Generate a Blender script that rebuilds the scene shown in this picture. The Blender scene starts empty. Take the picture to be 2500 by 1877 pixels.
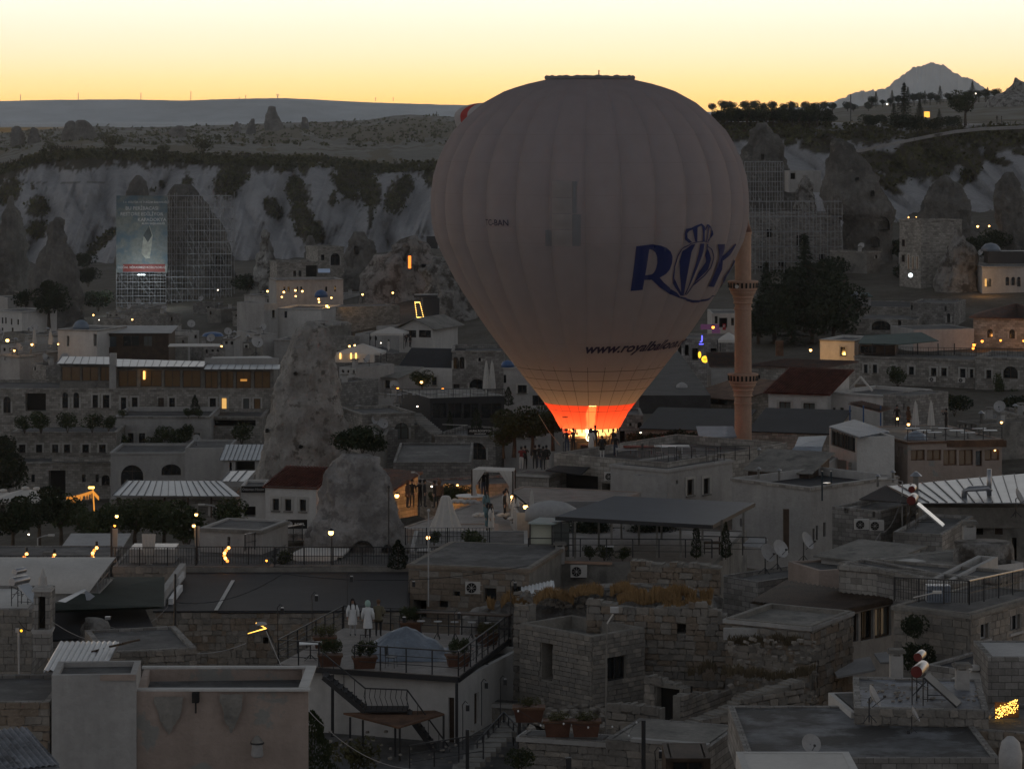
import bpy,bmesh,math,random
from mathutils import Vector,Matrix,noise
import numpy as np
random.seed(7)
SC = bpy.context.scene
COL = SC.collection
# ---------------------------------------------------------------- camera
F,HOR,CX,ZC = 7000.0,300.0,1250.0,50.0
cam_d = bpy.data.cameras.new('camera'); cam = bpy.data.objects.new('camera',cam_d); COL.objects.link(cam)
cam.location = (0,0,ZC); cam.rotation_euler = (math.radians(90),0,0)
cam_d.sensor_width = 36; cam_d.lens = F/2500*36; cam_d.shift_y = -(938.5-HOR)/2500
cam_d.clip_start = 1; cam_d.clip_end = 60000
SC.camera = cam
# ---------------------------------------------------------------- world: twilight before sunrise, glow ahead of the camera
SUNROT = 0.0
w = bpy.data.worlds.new("World"); SC.world = w; w.use_nodes = True
nt = w.node_tree; nt.nodes.clear()
def N(tp,**kw):
 n = nt.nodes.new(tp)
 for k,v in kw.items(): setattr(n,k,v)
 return n
def ML(op,a,b=None,clamp=False):
 n = nt.nodes.new('ShaderNodeMath'); n.operation = op; n.use_clamp = clamp
 for i,s in enumerate((a,b)):
  if s is None: continue
  if isinstance(s,(int,float)): n.inputs[i].default_value = s
  else: nt.links.new(s,n.inputs[i])
 return n.outputs[0]
def ramp(fac,stops):
 n = nt.nodes.new('ShaderNodeValToRGB'); cr = n.color_ramp
 while len(cr.elements) < len(stops): cr.elements.new(0.5)
 for e,(p,c) in zip(cr.elements,stops): e.position = p; e.color = (*c,1)
 nt.links.new(fac,n.inputs[0]); return n.outputs[0]
out = N('ShaderNodeOutputWorld'); bg = N('ShaderNodeBackground'); tc = N('ShaderNodeTexCoord'); sep = N('ShaderNodeSeparateXYZ')
nt.links.new(tc.outputs['Generated'],sep.inputs[0])
el = ML('MULTIPLY',ML('ARCSINE',sep.outputs[2]),180/math.pi)          # elevation in degrees
elr = ML('POWER',ML('MULTIPLY',ML('MAXIMUM',el,0.0),1/90.0),0.4)
P = lambda deg: (deg/90.0)**0.4
front = ramp(elr,[(0,(.92,.50,.11)),(P(.45),(.98,.585,.18)),(P(.85),(.97,.655,.29)),(P(1.4),(.96,.715,.46)),(P(2.0),(.96,.76,.59)),
    (P(2.6),(.96,.79,.69)),(P(5),(1.0,.94,.86)),(P(12),(.45,.46,.47)),(P(25),(.12,.135,.155)),(P(50),(.052,.060,.073)),(1,(.040,.047,.057))])
back = ramp(elr,[(0,(.155,.16,.17)),(P(6),(.235,.235,.247)),(P(20),(.187,.197,.215)),(P(50),(.078,.087,.10)),(1,(.040,.047,.057))])
hl = ML('SQRT',ML('ADD',ML('MULTIPLY',sep.outputs[0],sep.outputs[0]),ML('ADD',ML('MULTIPLY',sep.outputs[1],sep.outputs[1]),1e-6)))
caz = ML('DIVIDE',sep.outputs[1],hl)
azf = ML('POWER',ML('MULTIPLY',ML('ADD',caz,1.0),0.5),2.6,True)
mx = nt.nodes.new('ShaderNodeMix'); mx.data_type = 'RGBA'
nt.links.new(azf,mx.inputs['Factor']); nt.links.new(back,mx.inputs['A']); nt.links.new(front,mx.inputs['B'])
sky = N('ShaderNodeTexSky',sky_type='NISHITA',sun_disc=False)
sky.sun_elevation = math.radians(-1.5); sky.sun_rotation = math.radians(0)
skm = nt.nodes.new('ShaderNodeMix'); skm.data_type = 'RGBA'; skm.blend_type = 'ADD'; skm.inputs['Factor'].default_value = 0.05
nt.links.new(mx.outputs['Result'],skm.inputs['A']); nt.links.new(sky.outputs[0],skm.inputs['B'])
nt.links.new(skm.outputs['Result'],bg.inputs[0]); bg.inputs[1].default_value = 1.5
nt.links.new(bg.outputs[0],out.inputs[0])
SC.view_settings.view_transform = 'Standard'; SC.view_settings.look = 'None'
SC.view_settings.exposure = 0.0; SC.view_settings.gamma = 1.0; SC.view_settings.use_curve_mapping = False
SC.cycles.use_denoising = True
SC.cycles.max_bounces = 5; SC.cycles.diffuse_bounces = 2; SC.cycles.transparent_max_bounces = 12; SC.cycles.volume_bounces = 1
SC.cycles.sample_clamp_indirect = 3.0
# ---------------------------------------------------------------- helpers
def XW(px,Y): return (px-CX)*Y/F
def ZW(py,Y): return ZC-(py-HOR)*Y/F
def P3(px,py,Y): return Vector((XW(px,Y),Y,ZW(py,Y)))
def lerp_tab(tab,x):
 if x <= tab[0][0]: return tab[0][1]
 for (a,b),(c,d) in zip(tab,tab[1:]):
  if x <= c: return b+(d-b)*(x-a)/(c-a)
 return tab[-1][1]
def fbm(x,y,z,o=4):
 s = 0; a = 1; t = 0
 for i in range(o):
  s += a*noise.noise(Vector((x,y,z))); t += a; a *= .5; x *= 2.03; y *= 2.03; z *= 2.03
 return s/t
ORG = {}
def base_of(o):
 v = Vector((0,0,0))
 while o is not None:
  v = v+o.location; o = o.parent
 return v
def meta(o,label=None,cat=None,group=None,kind=None):
 if label: o['label'] = label
 if cat: o['category'] = cat
 if group: o['group'] = group
 if kind: o['kind'] = kind
 return o
def thing(name,label,cat,loc=(0,0,0),group=None,rz=0):
 o = bpy.data.objects.new(name,None); COL.objects.link(o); o.location = loc; o.rotation_euler = (0,0,rz)
 o.empty_display_size = .2
 return meta(o,label,cat,group)
def finish_mesh(me,smooth=False):
 n = len(me.polygons)
 if n == 0: return
 nl = len(me.loops)
 uv = me.uv_layers.new(name='uv')
 co = np.empty(len(me.vertices)*3,'f'); me.vertices.foreach_get('co',co); co = co.reshape(-1,3)
 nor = np.empty(n*3,'f'); me.polygons.foreach_get('normal',nor); nor = nor.reshape(-1,3)
 tot = np.empty(n,'i'); me.polygons.foreach_get('loop_total',tot)
 vi = np.empty(nl,'i'); me.loops.foreach_get('vertex_index',vi)
 pn = np.repeat(nor,tot,axis=0); p = co[vi]
 flat = np.abs(pn[:,2]) > .7
 tx = -pn[:,1]; ty = pn[:,0]; ln = np.sqrt(tx*tx+ty*ty)+1e-9
 u = np.where(flat,p[:,0],(p[:,0]*tx+p[:,1]*ty)/ln)
 v = np.where(flat,p[:,1],p[:,2])
 uv.data.foreach_set('uv',np.stack([u,v],1).astype('f').ravel())
 if smooth: me.polygons.foreach_set('use_smooth',[True]*n)
class MB:
 def __init__(s): s.v = []; s.f = []; s.m = []
 def add(s,vs,fs,mi=0):
  k = len(s.v); s.v.extend(tuple(a) for a in vs)
  for f in fs: s.f.append(tuple(i+k for i in f)); s.m.append(mi)
  return s
 def quad(s,a,b,c,d,mi=0): return s.add((a,b,c,d),((0,1,2,3),),mi)
 def prism(s,base,z0,z1,mi=0):         # base: ccw list of xy
  n = len(base)
  vs = [(p[0],p[1],z0) for p in base]+[(p[0],p[1],z1) for p in base]
  fs = [tuple(range(n-1,-1,-1)),tuple(range(n,2*n))]+[(i,(i+1) % n,n+(i+1) % n,n+i) for i in range(n)]
  return s.add(vs,fs,mi)
 def box(s,c,d,rz=0,mi=0,rot=None):   # centre, full dims
  x,y,z = d[0]/2,d[1]/2,d[2]/2
  R = rot if rot is not None else Matrix.Rotation(rz,3,'Z')
  c = Vector(c)
  vs = [c+R@Vector(p) for p in ((-x,-y,-z),(x,-y,-z),(x,y,-z),(-x,y,-z),(-x,-y,z),(x,-y,z),(x,y,z),(-x,y,z))]
  return s.add(vs,((0,3,2,1),(4,5,6,7),(0,1,5,4),(1,2,6,5),(2,3,7,6),(3,0,4,7)),mi)
 def bar(s,a,b,wd,ht=None,mi=0):      # square bar between points
  a = Vector(a); b = Vector(b); ht = ht or wd
  d = (b-a); L = d.length
  if L < 1e-6: return s
  d /= L; up = Vector((0,0,1)) if abs(d.z) < .95 else Vector((0,1,0))
  sx = d.cross(up).normalized(); sz = sx.cross(d)
  vs = []
  for p in (a,b):
   for i,j in ((-1,-1),(1,-1),(1,1),(-1,1)): vs.append(p+sx*i*wd/2+sz*j*ht/2)
  return s.add(vs,((0,1,2,3),(7,6,5,4),(0,4,5,1),(1,5,6,2),(2,6,7,3),(3,7,4,0)),mi)
 def tube(s,pts,r,n=6,mi=0,cap=True):
  pts = [Vector(p) for p in pts]; rs = r if isinstance(r,(list,tuple)) else [r]*len(pts)
  rings = []; k = len(s.v)
  for i,p in enumerate(pts):
   d = (pts[min(i+1,len(pts)-1)]-pts[max(i-1,0)]).normalized()
   up = Vector((0,0,1)) if abs(d.z) < .9 else Vector((0,1,0))
   a = d.cross(up).normalized(); b = a.cross(d)
   for j in range(n):
    t = 2*math.pi*j/n; s.v.append(tuple(p+(a*math.cos(t)+b*math.sin(t))*rs[i]))
  for i in range(len(pts)-1):
   for j in range(n):
    s.f.append((k+i*n+j,k+i*n+(j+1) % n,k+(i+1)*n+(j+1) % n,k+(i+1)*n+j)); s.m.append(mi)
  if cap:
   s.f.append(tuple(k+j for j in range(n))[::-1]); s.m.append(mi)
   s.f.append(tuple(k+(len(pts)-1)*n+j for j in range(n))); s.m.append(mi)
  return s
 def lathe(s,prof,c=(0,0,0),n=16,mi=0,sx=1,sy=1,cap=True):   # prof: (r,z)
  k = len(s.v)
  for r,z in prof:
   for j in range(n):
    t = 2*math.pi*j/n; s.v.append((c[0]+r*math.cos(t)*sx,c[1]+r*math.sin(t)*sy,c[2]+z))
  for i in range(len(prof)-1):
   for j in range(n):
    s.f.append((k+i*n+j,k+i*n+(j+1) % n,k+(i+1)*n+(j+1) % n,k+(i+1)*n+j)); s.m.append(mi)
  if cap:
   s.f.append(tuple(k+j for j in range(n))[::-1]); s.m.append(mi)
   s.f.append(tuple(k+(len(prof)-1)*n+j for j in range(n))); s.m.append(mi)
  return s
 def sphere(s,c,r,n=10,m=6,mi=0,sz=1):
  return s.lathe([(max(r*math.sin(math.pi*i/m),.001),-r*math.cos(math.pi*i/m)*sz) for i in range(m+1)],c,n,mi)
 def build(s,name,mats,parent=None,smooth=False,label=None,kind=None,org=None):
  me = bpy.data.meshes.new(name)
  b = org if org is not None else (base_of(parent) if parent is not None else Vector((0,0,0)))
  if b.length > 0: me.from_pydata([(x-b[0],y-b[1],z-b[2]) for x,y,z in s.v],[],s.f)
  else: me.from_pydata(s.v,[],s.f)
  for m in (mats if isinstance(mats,(list,tuple)) else [mats]): me.materials.append(m)
  if len(me.materials) > 1: me.polygons.foreach_set('material_index',s.m)
  finish_mesh(me,smooth)
  o = bpy.data.objects.new(name,me); COL.objects.link(o)
  if parent is not None: o.parent = parent
  return meta(o,label,None,None,kind)
def mesh_thing(mb,name,mats,label,cat,group=None,smooth=False,loc=None):
 # a thing that is one mesh; origin at loc
 o = mb.build(name,mats,None,smooth,org=Vector(loc) if loc is not None else None)
 if loc is not None: o.location = loc
 return meta(o,label,cat,group)
CH = {}
def copy_tree(o,parent=None,loc=None,rz=None,sc=None,label=None,group=None,d=0):
 c = o.copy(); COL.objects.link(c)
 if parent is not None: c.parent = parent
 if loc is not None: c.location = loc
 if rz is not None: c.rotation_euler = (0,0,rz)
 if sc is not None: c.scale = (sc,sc,sc) if isinstance(sc,(int,float)) else sc
 if label: c['label'] = label
 if group: c['group'] = group
 for ch in list(o.children): copy_tree(ch,c,d=d+1)
 return c
class Proto:                                    # first call places the prototype itself, later calls copy it
 def __init__(s,fn): s.fn = fn; s.o = None
 def __call__(s,loc,rz=0,label=None,group=None,sc=1,**kw):
  if s.o is None:
   s.o = s.fn(); o = s.o
   s.src = True
   s.o.location = loc; s.o.rotation_euler = (0,0,rz); s.o.scale = (sc,sc,sc) if isinstance(sc,(int,float)) else sc
   if label: o['label'] = label
   if group: o['group'] = group
   return o
  return copy_tree(s.o,None,loc,rz,sc,label,group)
# ---------------------------------------------------------------- materials
MATS = {}
def mat(name,col,rough=.85,var=.25,scale=1.0,bump=.3,bscale=None,spec=.3,metal=0,col2=None,thr=None,brick=None,emit=None,coat=0,streak=0,wave=None,spots=None):
 """procedural surface: two tones mixed by noise, fine grain bump; brick=(w,h,mortar) adds courses from metric UVs"""
 if name in MATS: return MATS[name]
 m = bpy.data.materials.new(name); m.use_nodes = True; MATS[name] = m
 t = m.node_tree; nd = t.nodes; lk = t.links; b = nd['Principled BSDF']
 b.inputs['Roughness'].default_value = rough; b.inputs['Metallic'].default_value = metal
 b.inputs['Specular IOR Level'].default_value = spec
 if coat: b.inputs['Coat Weight'].default_value = coat
 geo = nd.new('ShaderNodeNewGeometry');
 def nz(sc,det=5,rg=.6,off=0,vec=None):
  n = nd.new('ShaderNodeTexNoise'); n.inputs['Scale'].default_value = sc; n.inputs['Detail'].default_value = det; n.inputs['Roughness'].default_value = rg
  lk.new(vec or geo.outputs['Position'],n.inputs['Vector']); return n.outputs['Fac']
 def mapr(s,a,b2,c,d):
  n = nd.new('ShaderNodeMapRange'); n.inputs[1].default_value = a; n.inputs[2].default_value = b2; n.inputs[3].default_value = c; n.inputs[4].default_value = d
  lk.new(s,n.inputs[0]); return n.outputs[0]
 def mixc(f,a,b2,mode='MIX'):
  n = nd.new('ShaderNodeMix'); n.data_type = 'RGBA'; n.blend_type = mode
  if isinstance(f,(int,float)): n.inputs['Factor'].default_value = f
  else: lk.new(f,n.inputs['Factor'])
  for nm,s in (('A',a),('B',b2)):
   if isinstance(s,tuple): n.inputs[nm].default_value = (*s,1)
   else: lk.new(s,n.inputs[nm])
  return n.outputs['Result']
 c2 = col2 or tuple(x*(1-var*1.6) for x in col)
 th = thr or (.35,.65)
 cs = mixc(mapr(nz(scale*.35),th[0],th[1],0,1),col,c2)
 fine = mapr(nz(scale*3.1,4,.7),.3,.7,1-var*.8,1+var*.8)
 cb = nd.new('ShaderNodeCombineColor')
 for i in range(3): lk.new(fine,cb.inputs[i])
 cs = mixc(1.0,cs,cb.outputs[0],'MULTIPLY')
 if spots:                                   # (colour, scale, lo, hi): stains, lichen, crust
  sc_,s1,lo,hi = spots
  cs = mixc(mapr(nz(s1,6,.65),lo,hi,0,1),cs,sc_)
 if streak:
  mp = nd.new('ShaderNodeMapping'); mp.inputs['Scale'].default_value = (1,1,.12); lk.new(geo.outputs['Position'],mp.inputs[0])
  cs = mixc(mapr(nz(1.3,5,.6,vec=mp.outputs[0]),.45,.75,0,streak),cs,tuple(x*.45 for x in col))
 h = None
 if brick:
  uvn = nd.new('ShaderNodeUVMap'); bt = nd.new('ShaderNodeTexBrick')
  bt.inputs['Scale'].default_value = 1; bt.inputs['Brick Width'].default_value = brick[0]; bt.inputs['Row Height'].default_value = brick[1]
  bt.inputs['Mortar Size'].default_value = brick[2]; bt.inputs['Mortar Smooth'].default_value = .3; bt.inputs['Bias'].default_value = 0
  bt.inputs['Color1'].default_value = (1.2,1.2,1.2,1); bt.inputs['Color2'].default_value = (.68,.67,.66,1); bt.inputs['Mortar'].default_value = (.4,.4,.4,1)
  lk.new(uvn.outputs[0],bt.inputs[0])
  cs = mixc(1.0,cs,bt.outputs[0],'MULTIPLY'); h = bt.outputs['Fac']
 lk.new(cs,b.inputs['Base Color'])
 if bump:
  bp = nd.new('ShaderNodeBump'); bp.inputs['Strength'].default_value = bump; bp.inputs['Distance'].default_value = .3/max(scale,.3)
  lk.new(nz(bscale or scale*2,6,.65),bp.inputs['Height'])
  if h is not None:
   b2 = nd.new('ShaderNodeBump'); b2.invert = True; b2.inputs['Strength'].default_value = .6; b2.inputs['Distance'].default_value = .03
   lk.new(h,b2.inputs['Height']); lk.new(bp.outputs[0],b2.inputs['Normal']); lk.new(b2.outputs[0],b.inputs['Normal'])
  else: lk.new(bp.outputs[0],b.inputs['Normal'])
 if emit: b.inputs['Emission Color'].default_value = (*emit[:3],1); b.inputs['Emission Strength'].default_value = emit[3]
 return m
def glow(name,col,s):
 if name in MATS: return MATS[name]
 m = bpy.data.materials.new(name); m.use_nodes = True; MATS[name] = m; n = m.node_tree.nodes; n.clear()
 e = n.new('ShaderNodeEmission'); o = n.new('ShaderNodeOutputMaterial'); e.inputs[0].default_value = (*col,1); e.inputs[1].default_value = s
 m.node_tree.links.new(e.outputs[0],o.inputs[0]); return m
def translucent(name,col,tr,fac,transp=0,var=.06):
 if name in MATS: return MATS[name]
 m = bpy.data.materials.new(name); m.use_nodes = True; MATS[name] = m; t = m.node_tree; n = t.nodes; n.clear(); L = t.links.new
 o = n.new('ShaderNodeOutputMaterial'); d = n.new('ShaderNodeBsdfDiffuse'); q = n.new('ShaderNodeBsdfTranslucent'); x = n.new('ShaderNodeMixShader')
 nz = n.new('ShaderNodeTexNoise'); nz.inputs['Scale'].default_value = .8; nz.inputs['Detail'].default_value = 5
 g = n.new('ShaderNodeNewGeometry'); L(g.outputs['Position'],nz.inputs['Vector'])
 mr = n.new('ShaderNodeMapRange'); mr.inputs[1].default_value = .3; mr.inputs[2].default_value = .7; mr.inputs[3].default_value = 1-var; mr.inputs[4].default_value = 1+var
 L(nz.outputs['Fac'],mr.inputs[0])
 vm = n.new('ShaderNodeVectorMath'); vm.operation = 'SCALE'; vm.inputs[0].default_value = col; L(mr.outputs[0],vm.inputs['Scale'])
 L(vm.outputs[0],d.inputs[0]); q.inputs[0].default_value = (*tr,1)
 x.inputs[0].default_value = fac; L(d.outputs[0],x.inputs[1]); L(q.outputs[0],x.inputs[2])
 if transp:
  tp = n.new('ShaderNodeBsdfTransparent'); tp.inputs[0].default_value = (*tr,1); y = n.new('ShaderNodeMixShader'); y.inputs[0].default_value = transp
  L(x.outputs[0],y.inputs[1]); L(tp.outputs[0],y.inputs[2]); L(y.outputs[0],o.inputs[0])
 else: L(x.outputs[0],o.inputs[0])
 return m
M_tuff = mat('tuff',(.30,.285,.275),.95,.14,.12,.5,1.2,.1,spots=((.09,.082,.072),.22,.60,.70))
M_rock = mat('rock',(.33,.315,.295),.95,.22,.5,1,1.6,.1,streak=.5,spots=((.085,.075,.065),.55,.47,.60))
M_rockd = mat('rock_dark',(.19,.18,.165),.95,.3,.35,1,1.0,.1,streak=.5,spots=((.27,.25,.22),.35,.60,.72))
M_earth = mat('earth',(.12,.11,.095),.95,.3,.3,.5,1.5,.1,col2=(.08,.07,.055))
M_drygrass = mat('dry_hill',(.16,.135,.09),.95,.3,.05,.6,.6,.1,col2=(.07,.065,.05),spots=((.05,.05,.036),.06,.56,.64))
M_far = mat('far_hill_hazed',(.42,.45,.47),.95,.2,.003,.2,.01,.1)  # pale bluish colour carries part of the distance haze
M_leaf = mat('leaf',(.055,.072,.03),.8,.35,1.2,0,spec=.2)
M_leafd = mat('leaf_dark',(.032,.045,.022),.8,.35,1.2,0,spec=.2)
M_leafo = mat('leaf_olive',(.10,.095,.04),.8,.35,1.2,0,spec=.2)
M_bark = mat('bark',(.08,.06,.045),.9,.3,6,.5)
M_straw = mat('straw',(.32,.20,.09),.9,.35,2,0,col2=(.2,.12,.05))
M_plaster = mat('plaster',(.40,.385,.365),.9,.12,.8,.25,6,.2,streak=.35)
M_plasterw = mat('plaster_white',(.56,.54,.51),.9,.10,.7,.2,6,.2,streak=.3)
M_plasterp = mat('plaster_pink',(.37,.295,.25),.9,.12,.6,.25,6,.2,streak=.3,spots=((.25,.245,.225),.35,.57,.60))
M_stone = mat('stone_wall',(.36,.335,.30),.9,.2,1.2,.3,8,.2,brick=(.55,.28,.012),streak=.25)
M_stoneg = mat('stone_grey',(.30,.285,.265),.9,.22,1.0,.35,8,.2,brick=(.5,.26,.014),streak=.35)
M_block = mat('block',(.30,.268,.23),.9,.2,3,.4,10,.2)
M_blockb = mat('block_brown',(.27,.215,.165),.9,.2,2,.5,10,.2)
M_blockg = mat('block_grey',(.24,.22,.195),.9,.2,2,.5,10,.2)
M_mortar = mat('mortar',(.27,.25,.22),.95,.2,3,.4,10,.1)
M_concrete = mat('concrete',(.25,.235,.21),.9,.22,1.2,.3,8,.2,spots=((.12,.115,.105),.9,.52,.66))
M_roofflat = mat('flat_roof',(.155,.15,.145),.85,.35,.7,.3,6,.3,spots=((.08,.078,.075),.8,.46,.6))
M_bitumen = mat('bitumen',(.02,.02,.023),.75,.25,1.5,.3,12,.35)
M_bitumenw = mat('bitumen_worn',(.20,.21,.235),.6,.35,1.0,.3,7,.4,spots=((.05,.05,.055),.9,.52,.58))
M_seam = mat('seam_metal',(.33,.345,.36),.38,.12,1.5,.06,3,.5,metal=.6)
M_seamb = mat('seam_brown',(.30,.27,.255),.45,.25,1.2,.06,3,.5,metal=.5)
M_tile = mat('roof_tile',(.20,.062,.042),.85,.35,4,.2,10,.2)
M_tileo = mat('old_tile',(.26,.15,.115),.85,.4,4,.2,10,.2,col2=(.15,.13,.12))
M_wood = mat('dark_wood',(.07,.045,.03),.7,.3,4,.3,12)
M_deck = mat('deck_wood',(.28,.25,.225),.6,.2,3,.2,12,.4)
M_iron = mat('black_iron',(.02,.02,.022),.5,.1,5,.05,spec=.5)
M_steel = mat('steel',(.35,.35,.36),.35,.1,5,.05,metal=.8)
M_galv = mat('scaffold_tube',(.30,.31,.32),.5,.15,4,.05,metal=.3)
M_white = mat('white_paint',(.70,.70,.69),.5,.08,3,.05)
M_canvas = mat('canvas',(.55,.52,.48),.85,.08,2,.15,5)
M_canvasg = mat('canvas_grey',(.40,.39,.38),.8,.12,2,.2,5)
M_dark = mat('dark_void',(.02,.019,.018),.9,.2,1,0)  # near-black colour stands in for shade inside openings; also black boards
M_blue = mat('blue_dome',(.05,.11,.25),.5,.15,3,.1)
M_bluet = mat('blue_tarp',(.19,.22,.26),.5,.2,2,.5,3,.4,coat=.15)
M_bluep = mat('solar_panel',(.04,.10,.18),.25,.1,3,0,spec=.5)
M_terra = mat('planter_brown',(.12,.055,.035),.8,.2,5,.2)
M_pinks = mat('pink_tuff',(.42,.275,.20),.9,.12,1.5,.25,8,.2,streak=.25)
M_tomb = mat('asphalt',(.055,.055,.056),.85,.25,1.5,.3,15)
M_skin = mat('skin',(.36,.22,.16),.6,.05,8,0)
M_hair = mat('hair',(.012,.01,.01),.6,.1,8,0)
M_red = mat('red_panel',(.14,.02,.015),.6,.1,3,.1)
M_green = mat('green_roof',(.04,.075,.065),.7,.2,2,.1)
M_brickr = mat('rust_wood',(.16,.085,.05),.85,.35,3,.4,8)
def glassmat(name,col=(.015,.018,.02),emit=None,rough=.12):
 if name in MATS: return MATS[name]
 m = mat(name,col,rough,.1,2,0,spec=.6)
 if emit:
  b = m.node_tree.nodes['Principled BSDF']; b.inputs['Emission Color'].default_value = (*emit[:3],1); b.inputs['Emission Strength'].default_value = emit[3]
 return m
G_dark = glassmat('window_glass'); G_blue = glassmat('blue_glass',(.03,.045,.055)); G_lit = glassmat('lit_glass',(.3,.2,.1),(1.0,.55,.16,.8))
G_dim = glassmat('dim_lit_glass',(.1,.07,.04),(1.0,.5,.18,.010)); G_curt = glassmat('curtained_glass',(.13,.14,.13))
E_warm = glow('lamp_warm',(1.0,.50,.14),8); E_or = glow('lamp_orange',(1.0,.30,.04),5); E_white = glow('lamp_white',(1.0,.85,.65),6); E_cold = glow('flood_light',(.85,.95,1.0),10)
E_yel = glow('neon_yellow',(1.0,.50,.03),2.2); E_blue = glow('neon_blue',(.10,.10,1.0),3.0); E_head = glow('headlight',(1.0,.95,.85),25)
E_mag = glow('awning_glow',(.5,.2,.45),.12)  # violet glow put into the awning itself; no neon tube
def point_light(loc,col,watts,r=.1,parent=None,name='lamp_light'):
 l = bpy.data.lights.new(name,'POINT'); l.color = col; l.energy = watts; l.shadow_soft_size = r
 o = bpy.data.objects.new(name,l); COL.objects.link(o)
 if parent is not None: o.parent = parent; o.location = Vector(loc)-base_of(parent)
 else: o.location = loc
 return o
# ================================================================ TERRAIN
GX = [-700,0,600,1200,1800,2500,3200]
GT = [(35,[26]*7),(70,[24]*7),(100,[19.5,20,20,21,24,25,25]),(130,[18,18,19,20,22,22,22]),(160,[15,15,16,18,20,20,20]),
 (200,[12,12,13,15,17,17.5,18]),(250,[9,9,11,14,16,18,18]),(340,[7,7,9,13,18,19,20]),(430,[7,7.5,12,17,22,23.5,25]),
 (520,[8,8,13,21,25,28,30]),(600,[8,8,14,22,28,32,34]),(700,[7,7,14,21,34,38,40]),(900,[5,5,6,10,40,45,46]),(1060,[4,4,4,6,38,43,44])]
def ground_z(px,Y):
 rows = [(y,lerp_tab(list(zip(GX,(v if len(v) == 7 else v*7))),px)) for y,v in GT]
 return lerp_tab(rows,Y)
mb = MB(); ys = [35]+[50+i*12 for i in range(85)]; xs = list(range(-900,3401,43))
for Y in ys:
 for px in xs:
  z = ground_z(px,Y)+fbm(XW(px,Y)*.03,Y*.03,0)*.8
  mb.v.append((XW(px,Y),Y,z))
nx = len(xs)
for j in range(len(ys)-1):
 for i in range(nx-1):
  a = j*nx+i; mb.f.append((a,a+1,a+nx+1,a+nx)); mb.m.append(0)
meta(mb.build('ground',M_earth,smooth=True),kind='structure')
# everything behind the town, down to the horizon
mb = MB()
def sheet(name,rows,pxs,fn,m,mats=None,kind='structure',smooth=True):
 """rows: list of t; fn(px,t)->Vector"""
 mb = MB(); n = len(pxs)
 for t in rows:
  for px in pxs: mb.v.append(tuple(fn(px,t)))
 for j in range(len(rows)-1):
  for i in range(n-1):
   a = j*n+i; mb.f.append((a,a+1,a+n+1,a+n)); mb.m.append(0)
 return meta(mb.build(name,m,smooth=smooth),kind=kind)
def veg_material(name,base,vegcol):
 m = base.copy(); m.name = name
 t = m.node_tree; b = t.nodes['Principled BSDF']; src = b.inputs['Base Color'].links[0].from_socket
 at = t.nodes.new('ShaderNodeAttribute'); at.attribute_name = 'cover'
 mx = t.nodes.new('ShaderNodeMix'); mx.data_type = 'RGBA'; t.links.new(at.outputs['Fac'],mx.inputs['Factor']); t.links.new(src,mx.inputs['A'])
 mx.inputs['B'].default_value = (*vegcol,1); t.links.new(mx.outputs['Result'],b.inputs['Base Color'])
 b.inputs['Roughness'].default_value = 1
 return m
M_cliff = veg_material('cliff_tuff',mat('cliff_base',(.37,.36,.36),.95,.14,.06,.6,.5,.1,streak=.45),(.062,.052,.036))  # mix tone serves both scrub and the painted crease shade
def set_cover(o,vals):
 a = o.data.attributes.new('cover','FLOAT','POINT'); a.data.foreach_set('value',vals)
def in_blob(px,py,blobs,wob=1.0):
 best = 9
 for (cx,cy,rx,ry,an) in blobs:
  c,s = math.cos(an),math.sin(an); dx,dy = px-cx,py-cy
  u = (dx*c+dy*s)/rx; v = (-dx*s+dy*c)/ry
  best = min(best,math.sqrt(u*u+v*v))
 return best
# ---- left cliff
CREST = [(-300,425),(0,406),(63,387),(110,371),(200,364),(380,372),(538,380),(696,386),(760,384),(913,400),(1000,399),(1070,393),(1300,390),(1500,388)]
CBAND = [(-300,470),(0,450),(60,415),(110,403),(200,408),(300,397),(400,405),(480,403),(540,412),(600,415),(660,412),(740,390),(800,398),(840,410),(930,425),(960,408),(1040,412),(1300,410)]
LBLOB = [(560,440,34,48,.5),(585,420,30,30,0),(688,402,34,20,.3),(728,470,26,45,-.35),(742,540,28,60,-.3),(715,455,16,26,0),(770,570,20,28,0),(868,430,52,55,-.4),
  (905,470,26,42,0),(840,460,12,50,-.7),(970,480,26,45,.3),(990,450,22,26,0),(1055,425,20,32,.2),(667,510,18,34,-.7),(93,505,28,25,0),(92,560,26,24,0),(455,450,12,20,.5),
  (20,470,26,40,.6),(150,610,14,30,0),(250,590,12,50,.8),(80,455,6,9,0),(395,450,9,9,0),(372,465,7,6,0),(745,395,16,34,.2),(812,485,9,18,.2),(905,530,6,30,.1)]
def fold(px,py):      # rounded tuff lobes: vertical flutes that lean and merge
 s = 0
 w = fbm(px*.004,py*.006,3.1)*70
 for k,(wl,am,lean) in enumerate(((150,1.0,.45),(83,.45,-.35),(47,.18,.2))):
  q = ((px+w+(py-380)*lean)/wl+k*.37) % 1.0
  s += am*(1-abs(2*q-1)**1.6*1.0)
 return s
def cliff_pt(px,t):
 cr = lerp_tab(CREST,px)+fbm(px*.03,1,5)*3; bp = 720
 tt = t
 py = bp+(cr-bp)*tt
 Y = 905+150*tt**1.15
 amp = math.sin(min(1,max(0,tt))*math.pi)**.5
 Y -= (fold(px,py)-.6)*24*amp+fbm(px*.02,py*.02,9)*6*amp+abs(noise.noise(Vector(((px+(py-400)*.35)*.085,py*.008,7))))*9*amp
 return P3(px,py,Y)
pxs = [-330+i*4.0 for i in range(430)]; rows = [i/84 for i in range(85)]
o = sheet('cliff',rows,pxs,cliff_pt,M_cliff)
vals = []
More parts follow.
